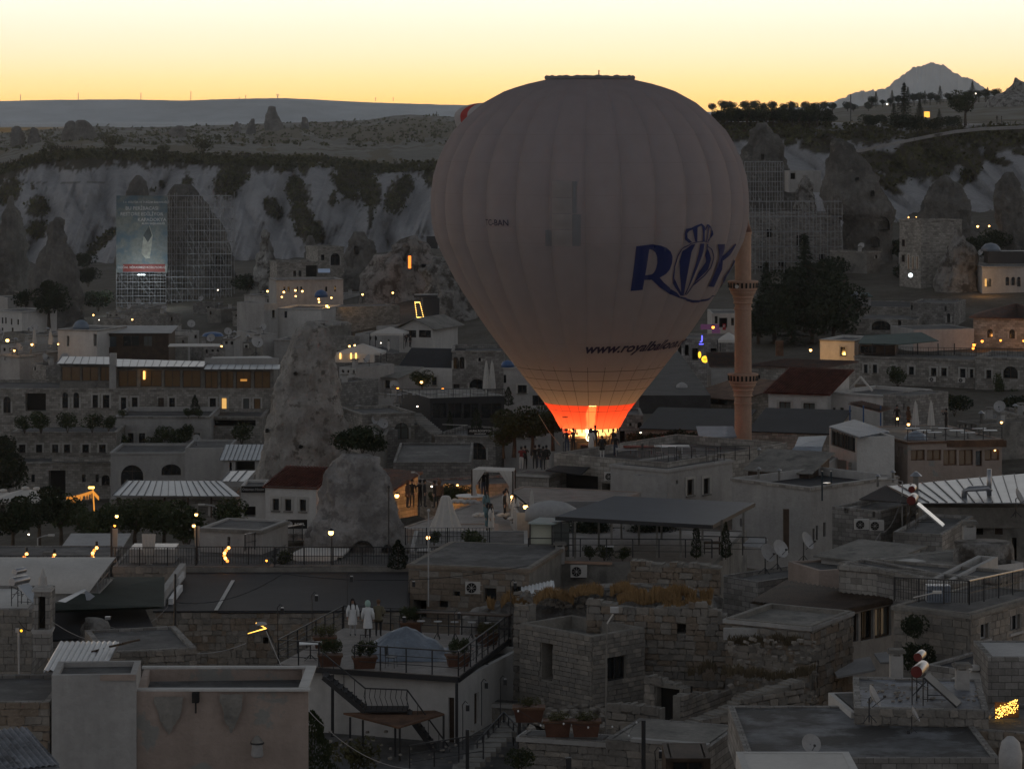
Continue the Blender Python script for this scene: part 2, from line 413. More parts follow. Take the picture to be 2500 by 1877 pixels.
for t in rows:
 for px in pxs:
  cr = lerp_tab(CREST,px); py = 720+(cr-720)*t
  n = fbm(px*.045,py*.045,2)+.6*noise.noise(Vector((px*.16,py*.11,3)))
  d = in_blob(px,py,LBLOB)+n*.75
  bd = (py-lerp_tab(CBAND,px))/10+n*3.0
  v = max(1-max(0,min(1,(d-.9)*5)),1-max(0,min(1,bd)))
  ledge = abs(py-(446+fbm(px*.01,1,1)*5)) < 1.2 and px < 330
  crease_shade = max(0,min(1,(.22+n*.25-fold(px,py))*4))  # fold creases darkened in the colour, painting in their shade
  vals.append(max(v,.6 if ledge else 0,crease_shade*.75))
set_cover(o,vals)
# plateau and mid hills
MID = [(-400,338),(0,326),(30,322),(60,318),(100,317),(150,314),(240,308),(300,312),(400,310),(600,304),(700,300),(800,298),(900,293),(960,283),(1000,280),(1060,283),(1110,286),(1400,290),(2000,285)]
M_mid = veg_material('mid_tuff',mat('mid_base',(.185,.18,.16),.95,.2,.012,.5,.15,.1,streak=.2,spots=((.10,.09,.065),.02,.50,.58)),(.11,.095,.065))
def mid_pt(px,t):
 y0 = lerp_tab(CREST,px)+6; y1 = lerp_tab(MID,px)
 Y = 1070+1400*t**1.3
 py = y0+(y1-y0)*t**.75
 k = math.sin(math.pi*t)
 r = fbm(px*.012,t*7,2.2,6)
 py += (-abs(r)*26+5)*k + fbm(px*.05,t*25,6,4)*8*k
 return P3(px,py,Y)
pxs = [-420+i*5 for i in range(410)]; rows = [i/70 for i in range(71)]
o = sheet('mid_hills',rows,pxs,mid_pt,M_mid)
set_cover(o,[1 if fbm(px*.008,t*4,8.8)+(.25 if .45 < t < .85 and px > 620 else -.1) > .05 else 0 for t in rows for px in pxs])
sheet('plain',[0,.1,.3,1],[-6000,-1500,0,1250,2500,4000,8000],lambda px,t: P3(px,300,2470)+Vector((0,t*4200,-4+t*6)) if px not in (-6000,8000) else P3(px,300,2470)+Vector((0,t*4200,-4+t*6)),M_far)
# ---- far mesa and mountain
MESA = [(-800,252),(0,247),(150,244),(300,243),(450,246),(560,242),(640,240.5),(700,240),(760,243),(913,251),(1022,254),(1132,257),(1300,261),(1500,266),(1800,275),(2100,285)]
def mesa_pt(px,t):
 top = lerp_tab(MESA,px)+fbm(px*.02,0,0)*1.2+fbm(px*.3,0,4)*.5
 Y = 6000+600*t; py = 350+(top-350)*t
 py += fbm(px*.006,t*3,7)*5*math.sin(math.pi*t)
 return P3(px,py,Y)
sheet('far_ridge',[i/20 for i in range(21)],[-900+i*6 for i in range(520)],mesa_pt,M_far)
MT = [(1950,262),(2035,249),(2090,225),(2120,222),(2162,217),(2192,191),(2212,178),(2230,165),(2252,161),(2273,152),(2290,157),(2306,160),(2325,174),(2350,189),(2364,189),(2400,212),(2433,232),(2500,258),(2700,285)]
def mt_pt(px,t):
 top = lerp_tab(MT,px)+fbm(px*.09,3,0)*8+fbm(px*.3,3,0)*5
 Y = 6800+150*t; py = 300+(top-300)*t
 py += fbm(px*.03+t*2,t*5,7)*10*math.sin(math.pi*t)
 return P3(px,py,Y)
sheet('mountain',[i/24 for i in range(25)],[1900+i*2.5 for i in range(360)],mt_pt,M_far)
# ---- right hillside: near ridge, slopes
RCREST = [(1500,330),(1740,296),(1790,298),(1950,297),(2020,300),(2100,303),(2300,303),(2400,304),(2500,306),(2900,300)]
PATH = [(2040,385),(2092,366),(2150,354),(2200,343),(2260,331),(2330,318),(2400,311),(2500,307),(2700,303)]
RBLOB = [(2010,352,55,22,.1),(1850,320,160,26,.02),(2110,330,70,22,0),(2290,345,90,36,-.1),(2440,335,110,30,-.05),(2160,395,70,26,.25),(2230,400,50,34,.6),(2190,425,26,30,.8),(2330,385,42,22,.1),
  (2280,378,60,30,.3),(2375,400,24,42,.1),(2415,373,16,16,0),(2160,445,46,13,.6),(2290,400,34,40,.5),(2060,405,30,26,0),(2500,372,26,8,0),(2440,395,26,10,.2),(2360,425,12,34,.6),(1930,345,20,10,0)]
def rslope_pt(px,t):
 cr = lerp_tab(RCREST,px); py = 640+(cr-640)*t
 Y = 545+165*t
 amp = math.sin(math.pi*t)**.5 if 0 < t < 1 else 0
 w = fbm(px*.006,py*.006,2)*40
 q = ((px+w-(py-300)*1.25)/115) % 1.0
 Y -= ((1-abs(2*q-1)**1.7)-.5)*13*amp+fbm(px*.02,py*.02,4)*4*amp+abs(noise.noise(Vector(((px-(py-400)*.9)*.085,py*.008,7))))*6*amp
 return P3(px,py,Y)
pxs = [1500+i*4 for i in range(350)]; rows = [i/80 for i in range(81)]
o = sheet('hillside',rows,pxs,rslope_pt,M_cliff)
vals = []
for t in rows:
 for px in pxs:
  py = 640+(lerp_tab(RCREST,px)-640)*t
  n = fbm(px*.045,py*.045,12)
  d = in_blob(px,py,RBLOB)+n*.8
  vals.append(1-max(0,min(1,(d-.95)*4)))
set_cover(o,vals)
HILL2 = [(1500,290),(1750,280),(2000,272),(2060,262),(2150,256),(2250,246),(2340,240),(2400,238),(2450,232),(2500,225),(2700,222),(3000,240)]
def h2_pt(px,t):
 y0 = lerp_tab(RCREST,px)-1; y1 = lerp_tab(HILL2,px)
 Y = 715+1100*t; py = y0+(y1-y0)*t**.8+fbm(px*.02,t*6,3)*4*math.sin(math.pi*t)
 return P3(px,py,Y)
o = sheet('rear_hill',[i/30 for i in range(31)],[1500+i*6 for i in range(230)],h2_pt,M_mid)
set_cover(o,[min(1,max(0,.5+2.5*fbm(px*.01,j*.3,5))) for j in range(31) for px in [1500+i*6 for i in range(230)]])
# path on the hillside
mb = MB()
for i in range(len(PATH)-1):
 for k in range(8):
  t0 = k/8; t1 = (k+1)/8
  def pp(t,dy,dY):
   px = PATH[i][0]+(PATH[i+1][0]-PATH[i][0])*t; py = PATH[i][1]+(PATH[i+1][1]-PATH[i][1])*t
   return P3(px,py+dy,648+dY-(py-307)*.55)
  mb.quad(pp(t0,1.5,-3),pp(t1,1.5,-3),pp(t1,0,0),pp(t0,0,0))
  mb.quad(pp(t0,8,-3),pp(t1,8,-3),pp(t1,1.5,-3),pp(t0,1.5,-3))
meta(mb.build('path',M_tuff),kind='structure')
# ================================================================ ROCKS
def rock(name,label,prof,Y,mt=None,dep=.8,seed=0,amp=.06,n=64,m=56,holes=(),cat='rock',group=None,foot=4,veg=None,ledges=0):
 """prof: (py, px_left, px_right) top to bottom, at distance Y"""
 mb = MB(); top,bot = prof[0][0],prof[-1][0]
 L = [(p[0],p[1]) for p in prof]; R = [(p[0],p[2]) for p in prof]
 s = Y/F; sc = (prof[-1][2]-prof[-1][1])*s
 for i in range(m+1):
  t = i/m; py = top+(bot-top)*t
  l,r = lerp_tab(L,py),lerp_tab(R,py); cx = (l+r)/2; rad = (r-l)/2*s
  z = ZW(py,Y); cx += noise.noise(Vector((seed*2.7+.5,t*5,1)))*(r-l)*amp*1.3*(1-t)
  if t == 1: z -= foot
  for j in range(n):
   a = 2*math.pi*j/n
   dx,dy = math.cos(a),math.sin(a)
   x = XW(cx,Y)+dx*rad; y = Y+dy*rad*dep
   q = Vector((x,y,z)); f = 4.0/max(sc,1)
   d = fbm(x*f+seed,y*f,z*f*.8,6)*amp*2.6*sc*.5-(abs(noise.noise(Vector((x*f*2.2+seed,y*f*2.2,z*f*.45))))*1.7+abs(noise.noise(Vector((x*f*6,y*f*6,z*f*1.3+seed))))*.6-.35)*amp*sc*.5
   if ledges: d += ledges*sc*.5*max(0,noise.noise(Vector((seed,0,z*.9))))
   k = min(1,t*8+.25)
   mb.v.append((x+dx*d*k,y+dy*d*k,z+(.4*d if 0 < i < m else 0)))
 for i in range(m):
  for j in range(n):
   mb.f.append((i*n+j,(i+1)*n+j,(i+1)*n+(j+1) % n,i*n+(j+1) % n)); mb.m.append(0)
 mb.f.append(tuple(range(n))); mb.m.append(0)
 org = P3((prof[-1][1]+prof[-1][2])/2,prof[-1][0],Y)
 if holes:
  t = thing(name,label,cat,org,group); mb.build('rock_body',mt or M_rock,t,smooth=True)
  for (px,py,w_,h_,arch) in holes:      # cave openings: open cups set proud, near-black colour standing in for inner shade
   hb = MB(); l,r = lerp_tab(L,py),lerp_tab(R,py); rad = (r-l)/2*s; fx = max(-.95,min(.95,(px-(l+r)/2)/((r-l)/2)))
   yy = Y-rad*dep*math.sqrt(1-fx*fx)-.10*sc*.0
   c = P3(px,py,yy)+Vector((0,-amp*.6*sc-.2,0))
   ww,hh = w_*s,h_*s
   pts = [(-ww/2,-hh/2),(ww/2,-hh/2)]
   if arch: pts += [(ww/2*math.cos(a),hh/2-ww/2+ww/2*math.sin(a)) for a in [math.pi*k/8 for k in range(9)]]
   else: pts += [(ww/2,hh/2),(-ww/2,hh/2)]
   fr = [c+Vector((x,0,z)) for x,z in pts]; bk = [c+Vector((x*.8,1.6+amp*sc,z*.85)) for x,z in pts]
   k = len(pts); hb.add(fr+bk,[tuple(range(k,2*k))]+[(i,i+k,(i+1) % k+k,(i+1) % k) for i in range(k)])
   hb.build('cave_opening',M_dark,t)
  return t
 return mesh_thing(mb,name,mt or M_rock,label,cat,group,True,org)
# ================================================================ BALLOON
BY = 225.0; BX = XW(1440,BY-0)      # axis
BPROF = [(195,107),(199,125),(207,160),(222,205),(251,257),(285,297),(320,331),(350,348),(389,367),(430,379),(470,384),(511,385),(550,381),(584,373),(630,352),(672,331),
  (709,310),(745,287),(781,264),(817,239),(853,212),(889,184),(925,156),(955,132),(981.5,112),(1008,92),(1041,74)]
def _fit():
 tab = []
 for py,r in BPROF:      # silhouette radius -> true radius and height at the axis distance (the silhouette lies a little nearer)
  R = r*BY/F
  tab.append((ZW(py,BY),R))
 return sorted(tab)
BT = _fit(); BZ0 = BT[0][0]; BZ1 = BT[-1][0]
def smooth_R(z):
 # Catmull-Rom through the table
 i = 0
 while i < len(BT)-2 and z > BT[i+1][0]: i += 1
 p0 = BT[max(i-1,0)][1]; p1 = BT[i][1]; p2 = BT[i+1][1]; p3 = BT[min(i+2,len(BT)-1)][1]
 t = (z-BT[i][0])/(BT[i+1][0]-BT[i][0]); t = min(1,max(0,t))
 return p1+(p2-p1)*(3*t*t-2*t**3)*.35+(p2-p1)*t*.65 if abs(p2-p1) > 2 else p1+(p2-p1)*t
NG = 28; GPH = math.radians(-3.2)    # azimuth 0 faces the camera; seams at GPH + k*12.86 deg
DA = 2*math.pi/NG
def gore_bulge(z):
 return .0 + lerp_tab([(BZ0,.001),(BZ0+3,.004),(BZ0+9,.012),(BZ0+16,.017),(BZ1-1.5,.017),(BZ1,.008)],z)
def surf(az,z,off=0.0):
 R = smooth_R(z); u = ((az-GPH)/DA) % 1.0
 r = R*(1-gore_bulge(z)*1.3)+R*gore_bulge(z)*1.9*(1-(2*u-1)**2)**.75*1.0
 return Vector((BX+(r+off)*math.sin(az),BY-(r+off)*math.cos(az),z))
M_env = translucent('envelope_white',(.27,.262,.285),(.40,.38,.35),.33)
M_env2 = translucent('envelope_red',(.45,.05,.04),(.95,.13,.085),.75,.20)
M_envp = translucent('envelope_patch',(.34,.315,.31),(.46,.43,.39),.38)
M_envt = translucent('envelope_teal',(.25,.25,.26),(.25,.28,.28),.35)
M_tape = mat('load_tape',(.36,.345,.35),.8,.1,3,0)
M_tapek = mat('black_cable',(.01,.01,.01),.8,.1,3,0)
M_logo = mat('logo_navy',(.010,.020,.10),.7,.1,2,0)
M_url = mat('print_navy',(.025,.022,.055),.7,.1,2,0)
balloon = thing('hot_air_balloon','huge white hot air balloon with blue lettering and a glowing red skirt','hot air balloon',(BX,BY,ZW(1108,BY)))
zr = ZW(980,BY)                       # white/red boundary
def strip_mesh(a0,a1,z0,z1,nu,nv,off=0):
 mb = MB()
 for j in range(nv+1):
  z = z0+(z1-z0)*j/nv
  for i in range(nu+1): mb.v.append(tuple(surf(a0+(a1-a0)*i/nu,z,off)))
 for j in range(nv):
  for i in range(nu):
   a = j*(nu+1)+i; mb.f.append((a,a+1,a+nu+2,a+nu+1)); mb.m.append(0)
 return mb
for k in range(NG):
 a0 = GPH+k*DA; e = DA*.0005
 strip_mesh(a0+e,a0+DA-e,zr,BZ1-.02,10,84).build('gore',M_env,balloon,smooth=True)
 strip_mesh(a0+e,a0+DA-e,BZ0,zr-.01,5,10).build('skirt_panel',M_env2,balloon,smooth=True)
tp = MB(); tk = MB()
for k in range(NG):
 a0 = GPH+k*DA
 for j in range(90):
  z0 = BZ0+(BZ1-BZ0)*j/90; z1 = BZ0+(BZ1-BZ0)*(j+1)/90
  low = z0 < ZW(890,BY)
  wd = (.026 if low else .022)
  R = max(smooth_R(z0),.5); da = wd/R/2
  (tk if low else tp).quad(surf(a0-da,z0,.03),surf(a0+da,z0,.03),surf(a0+da,z1,.03),surf(a0-da,z1,.03))
tp.build('load_tape',M_tape,balloon,kind='stuff'); tk.build('load_cable',M_tapek,balloon,kind='stuff')
hs = MB()
for py in (905,930,957,1011):
 z = ZW(py,BY-(15 if py < 800 else 5))
 for i in range(224):
  a0 = GPH+i*DA/8; a1 = a0+DA/8; h = .018 if py > 880 else .012
  hs.quad(surf(a0,z-h,.02),surf(a1,z-h,.02),surf(a1,z+h,.02),surf(a0,z+h,.02))
hp = MB()
for py in (330,400,480,560,600,860):
 z = ZW(py,BY-15)
 for i in range(224): a0 = GPH+i*DA/8; a1 = a0+DA/8; hp.quad(surf(a0,z-.008,.02),surf(a1,z-.008,.02),surf(a1,z+.008,.02),surf(a0,z+.008,.02))
hp.build('horizontal_tape',mat('faint_tape',(.27,.24,.24),.8,.1,3,0),balloon,kind='stuff')
hs.build('horizontal_seam',M_tapek,balloon,kind='stuff')
# skirt: mouth scoop, open towards the camera; its rear wall is seen lit through the opening
mb = MB(); nA = 60
for j in range(9):
 t = j/8
 for i in range(nA+1):
  az = math.radians(62)+(math.radians(298-62))*i/nA
  edge = math.sin(math.pi*i/nA)**.35
  tt = t*edge if t else 0
  r = smooth_R(BZ0)*(1-.42*tt); z = BZ0-1.75*tt
  mb.v.append((BX+r*math.sin(az),BY-r*math.cos(az),z))
for j in range(8):
 for i in range(nA):
  a = j*(nA+1)+i; mb.f.append((a,a+1,a+nA+2,a+nA+1)); mb.m.append(0)
mb.build('scoop',translucent('scoop_cream',(.75,.68,.5),(.7,.6,.45),.3),balloon,smooth=True)
mb = MB()                                             # red side wing of the scoop at the left
for j in range(5):
 t = j/4
 for i in range(7):
  az = math.radians(-118+i*11); r = (smooth_R(BZ0)+.03)*(1-.30*t); zz = BZ0-1.25*t*(1-i/8)
  mb.v.append((BX+r*math.sin(az),BY-r*math.cos(az),zz))
for j in range(4):
 for i in range(6):
  a = j*7+i; mb.f.append((a,a+1,a+8,a+7)); mb.m.append(0)
mb.build('scoop_wing',M_env2,balloon,smooth=True)
# parachute top: rolled rim
mb = MB()
for seg in range(2):
 pts = []; rs = []
 for i in range(49):
  a = math.pi*(i/48)+seg*math.pi; rr = 107*BY/F*.98
  pts.append((BX+rr*math.cos(a),BY+rr*math.sin(a),BZ1+.12+.04*math.sin(i*1.7+seg))); rs.append(.17+.035*math.sin(i*.9+seg*2))
 mb.tube(pts,rs,8)
mb.lathe([(107*BY/F*.98,.0),(2.2,.22),(.3,.28),(.02,.3)],(BX,BY,BZ1+.05),40)
mb.build('crown_ring',M_envt,balloon,smooth=True)
MB().tube([(BX+.7,BY,BZ1+.1),(BX+.72,BY,BZ1+.75)],.05,5).build('crown_pole',M_iron,balloon)
# side vent panels
def px2s(px,py):
 Y = BY-smooth_R(ZW(py,BY-8))
 for _ in range(14):
  z = ZW(py,Y); R = smooth_R(z); s = max(-.999,min(.999,(XW(px,Y)-BX)/R)); az = math.asin(s); Y = BY-R*math.cos(az)
 return az,z
def patch(px0,px1,py0,py1,m,name,off=.03):
 mb = MB(); nu,nv = 8,6
 for j in range(nv+1):
  for i in range(nu+1):
   az,z = px2s(px0+(px1-px0)*i/nu,py0+(py1-py0)*j/nv)
   bl = .10*math.sin(math.pi*i/nu)*math.sin(math.pi*min(1,j/nv+.15))
   mb.v.append(tuple(surf(az,z,off+bl)))
 for j in range(nv):
  for i in range(nu):
   a = j*(nu+1)+i; mb.f.append((a,a+nu+1,a+nu+2,a+1)); mb.m.append(0)
 mb.build(name,m,balloon,smooth=True)
for q in ((443,482),(484,521),(523,560),(562,601)): patch(1347,1397,q[0],q[1],M_envp,'vent_flap')
patch(1398,1408,443,521,M_envt,'vent_strip'); patch(1398,1418,523,601,M_envt,'vent_strip'); patch(1331,1346,562,601,M_envt,'vent_strip')
patch(1373,1387,1016.6,1019.6,M_tapek,'name_patch')
# printed logo: strips between two polylines, given where they stand on the cloth
LOGO_OFF = [0.05]
def resample(pl,n):
 pl = [Vector((a,b)) for a,b in pl]; d = [0]
 for a,b in zip(pl,pl[1:]): d.append(d[-1]+(b-a).length)
 outp = []
 for i in range(n+1):
  s = d[-1]*i/n; k = 0
  while k < len(d)-2 and s > d[k+1]: k += 1
  u = (s-d[k])/max(d[k+1]-d[k],1e-6); outp.append(pl[k].lerp(pl[k+1],min(1,u)))
 return outp
def lstrip(mb,A,B,n=26,nu=6):
 LOGO_OFF[0] += .003
 A = resample(A,n); B = resample(B,n); k = len(mb.v)
 for a,b in zip(A,B):
  for i in range(nu+1):
   p = a.lerp(b,i/nu); az,z = px2s(1500+p.x/6.388,520+p.y/6.388); mb.v.append(tuple(surf(az,z,LOGO_OFF[0])))
 for j in range(n):
  for i in range(nu):
   q = k+j*(nu+1)+i; mb.f.append((q,q+1,q+nu+2,q+nu+1)); mb.m.append(0)
mb = MB()
lstrip(mb,[(330,520),(300,800),(245,1215)],[(548,520),(500,850),(440,1200)])
lstrip(mb,[(330,520),(430,508),(600,490),(720,510),(800,545),(860,600),(890,680),(885,780),(850,880),(790,950),(700,1005),(560,1045),(450,1045)],
 [(330,570),(430,568),(560,568),(610,580),(645,615),(665,680),(665,780),(645,870),(615,930),(590,955),(560,965),(520,970),(450,975)],60)
lstrip(mb,[(690,1005),(760,1090),(880,1180),(960,1240),(1010,1310)],[(570,1030),(690,1160),(850,1255),(930,1295),(1000,1328)])
mb.build('letter_r',M_logo,balloon)
mb = MB()
lstrip(mb,[(1180,488),(1050,560),(975,660),(922,830),(905,1000),(940,1150),(1010,1290)],[(1180,500),(1060,575),(990,680),(938,850),(945,1000),(985,1150),(1040,1280)],40,3)
lstrip(mb,[(1195,495),(1080,600),(1035,750),(1020,950),(1022,1150),(1020,1290)],[(1245,485),(1190,600),(1160,750),(1120,950),(1085,1130),(1060,1290)],34)
lstrip(mb,[(1315,478),(1290,620),(1235,820),(1180,1000),(1130,1150),(1065,1290)],[(1382,478),(1370,600),(1330,720),(1250,920),(1190,1060),(1095,1270)],34)
lstrip(mb,[(1425,480),(1440,620),(1430,760),(1350,900),(1250,1080),(1100,1270)],[(1462,490),(1482,600),(1490,720),(1440,880),(1330,1010),(1150,1230)],34)
lstrip(mb,[(1462,478),(1520,570),(1532,700),(1485,850),(1395,975),(1255,1125),(1110,1280)],[(1458,490),(1510,575),(1520,700),(1472,845),(1382,970),(1242,1115),(1098,1275)],40,2)
lstrip(mb,[(1170,478),(1300,440),(1400,438),(1470,462)],[(1175,488),(1300,452),(1400,450),(1468,476)],20,2)
lstrip(mb,[(1165,470),(1110,405),(1095,330),(1130,255),(1240,225),(1245,255)],[(1200,455),(1150,390),(1150,320),(1180,275),(1215,262),(1240,262)],30,3)
lstrip(mb,[(1205,232),(1260,195),(1330,165),(1365,195),(1395,235),(1415,175),(1460,185),(1505,220),(1550,270),(1552,340),(1520,400),(1450,460)],
 [(1215,262),(1275,225),(1325,195),(1345,225),(1395,275),(1432,205),(1455,215),(1480,235),(1515,285),(1518,335),(1485,385),(1440,430)],60,3)
lstrip(mb,[(1212,245),(1225,350),(1240,450)],[(1275,225),(1272,330),(1268,450)],14)
lstrip(mb,[(1340,215),(1350,330),(1345,440)],[(1382,250),(1378,330),(1385,440)],14,3)
lstrip(mb,[(1432,215),(1425,340),(1405,440)],[(1462,210),(1448,340),(1425,440)],14,3)
lstrip(mb,[(1000,1305),(1100,1320),(1200,1358),(1300,1360),(1420,1340),(1540,1285)],[(1005,1330),(1090,1350),(1190,1400),(1300,1398),(1430,1365),(1545,1292)],40,3)
mb.build('crowned_balloon_emblem',M_logo,balloon)
mb = MB()
lstrip(mb,[(1585,490),(1603,700),(1540,940),(1450,1140)],[(1692,485),(1702,680),(1655,880),(1525,1155)],30)
lstrip(mb,[(1690,690),(1760,600),(1850,478)],[(1690,745),(1775,650),(1864,490)],20,3)
mb.build('letter_y',M_logo,balloon)
mb = MB(); lstrip(mb,[(1630,1160),(1700,1000),(1800,830),(1838,740)],[(1690,1120),(1740,1010),(1822,840),(1848,745)],20,3)
mb.build('letter_a',M_logo,balloon)
def text_mesh(body,size,shear=0,bold=0,sx=1.0):
 c = bpy.data.curves.new('lettering','FONT'); c.body = body; c.size = size; c.shear = shear; c.offset = bold; c.resolution_u = 2
 o = bpy.data.objects.new('lettering',c); COL.objects.link(o)
 dg = bpy.context.evaluated_depsgraph_get(); me = bpy.data.meshes.new_from_object(o.evaluated_get(dg))
 bpy.data.objects.remove(o);
 bm = bmesh.new(); bm.from_mesh(me); bpy.data.meshes.remove(me)
 bmesh.ops.triangulate(bm,faces=bm.faces)
 if bm.verts:
  x0 = min(v.co.x for v in bm.verts); x1 = max(v.co.x for v in bm.verts)
  for v in bm.verts: v.co.x = (v.co.x-x0)*sx
 return bm,(x1-x0)*sx
def cloth_text(name,body,size,px,py,shear=0,bold=0,sx=1,m=None,rise=0):
 bm,wd = text_mesh(body,size,shear,bold,sx)
 for _ in range(4):
  es = [e for e in bm.edges if e.calc_length() > .16]
  if es: bmesh.ops.subdivide_edges(bm,edges=es,cuts=1); bmesh.ops.triangulate(bm,faces=bm.faces)
 az0,z0 = px2s(px,py); R = smooth_R(z0)
 for v in bm.verts:
  z = z0+v.co.y+rise*v.co.x; az = az0+v.co.x/smooth_R(z0)
  v.co = surf(az,z,.17)-base_of(balloon)
 me = bpy.data.meshes.new(name); bm.to_mesh(me); bm.free(); me.materials.append(m or M_logo)
 o = bpy.data.objects.new(name,me); COL.objects.link(o); o.parent = balloon
cloth_text('registration_text','TC-BAN',.66,1187,550,0,.004,.92,M_url)
cloth_text('web_address_text','www.royalballoon.com',1.05,1431,862,.35,.028,1.06,M_url,rise=.02)
# flame inside, burner, basket, ropes
fl = MB()
for (x,z,r,rz) in ((1440,1058,.20,1.6),(1441,1044,.30,1.5),(1444,1030,.34,1.6),(1441,1016,.36,1.7),(1445,1003,.34,1.6),(1447,992,.28,1.5)):
 c = P3(x,z,BY); fl.sphere(c,r,10,7,sz=rz)
fl.build('burner_flame',glow('flame',(1.0,.55,.18),18),balloon,smooth=True)
fl2 = MB()
for (x,z,r) in ((1436,1048,.22),(1437,1068,.2)): fl2.sphere(P3(x,z,BY-1.2),r,10,7,sz=1.5)
fl2.build('pilot_flame',glow('flame_core',(1.0,.8,.45),12),balloon,smooth=True)
point_light(P3(1441,1008,BY),(1.0,.42,.13),2000,.5,balloon,'burner_light')
point_light(P3(1440,960,BY),(1.0,.45,.15),300,.8,balloon,'burner_light')
point_light(P3(1438,1062,BY+.2),(1.0,.55,.2),900,.4,balloon,'burner_light')
bk = MB(); bz = ZW(1108,BY)
bk.box((BX,BY+.2,bz+.62),(3.0,1.5,1.2))
bk.box((BX,BY+.2,bz+1.25),(3.12,1.62,.1))
bk.build('basket',mat('wicker',(.12,.065,.035),.8,.3,9,.6),balloon)
bf = MB()
for sx in (-1.4,1.4):
 for sy in (-.6,.6): bf.tube([(BX+sx,BY+.2+sy,bz+1.3),(BX+sx*.5,BY+.2+sy*.6,bz+2.4)],.03,5)
bf.box((BX,BY+.2,bz+2.42),(1.6,.9,.07)); bf.tube([(BX-.3,BY+.2,bz+2.2),(BX-.3,BY+.2,bz+2.75)],.13,8); bf.tube([(BX+.3,BY+.2,bz+2.2),(BX+.3,BY+.2,bz+2.75)],.13,8)
bf.build('burner_frame',M_steel,balloon)
M_rope = mat('rope',(.55,.40,.25),.8,.1,4,0)
for i in range(13):
 a = math.radians(52+i*6.5); R = smooth_R(BZ0)
 p0 = Vector((BX+R*math.sin(a),BY-R*math.cos(a),BZ0)); p1 = P3(1466+i*2.5,1090,BY-.3+i*.12)
 MB().tube([p0,(p0+p1)/2+Vector((.05,0,-.06)),p1],.022,4).build('rope',M_rope,balloon)
MB().tube([P3(1315,1012,BY-2),P3(1338,1050,BY-2.2),P3(1368,1088,BY-2.5)],.018,4).build('rope',M_rope,balloon)
tog = MB()
for i in range(-6,7):
 a = GPH+DA*i
 p = surf(a,BZ0,.04); tog.box(p+Vector((0,-.02,-.12)),(.09,.06,.26))
tog.build('skirt_toggle',M_tapek,balloon,kind='stuff')
# second balloon far behind
B2Y = 900; b2 = thing('hot_air_balloon','red and white striped hot air balloon half hidden behind the big one','hot air balloon',P3(1180,450,B2Y))
M_b2r = translucent('stripe_red',(.50,.06,.05),(.5,.1,.1),.3); M_b2w = translucent('stripe_white',(.50,.47,.46),(.5,.5,.5),.3)
rr = 76*B2Y/F; cz = ZW(284,B2Y); cxx = XW(1186,B2Y)
for k in range(20):
 mb = MB(); a0 = k*math.pi/10; a1 = a0+math.pi/10
 pr = [(rr*math.sin(t) if t < 2.0 else rr*(math.sin(2.0)*(1-(t-2.0)*.75)),rr*math.cos(t)*(.43 if t < 1.571 else .9) if t < 2.0 else rr*(math.cos(2.0)*.9-(t-2.0)*1.15)) for t in [.12+i*.13 for i in range(23)]]
 for r,z in pr:
  for i in range(5):
   a = a0+(a1-a0)*i/4; q = r*(1+.02*math.sin(math.pi*i/4)); mb.v.append((cxx+q*math.cos(a),B2Y+q*math.sin(a),cz+z))
 for j in range(len(pr)-1):
  for i in range(4): mb.f.append((j*5+i,j*5+i+1,j*5+i+6,j*5+i+5)); mb.m.append(0)
 mb.build('gore',M_b2r if k % 3 == 0 else M_b2w,b2,smooth=True)
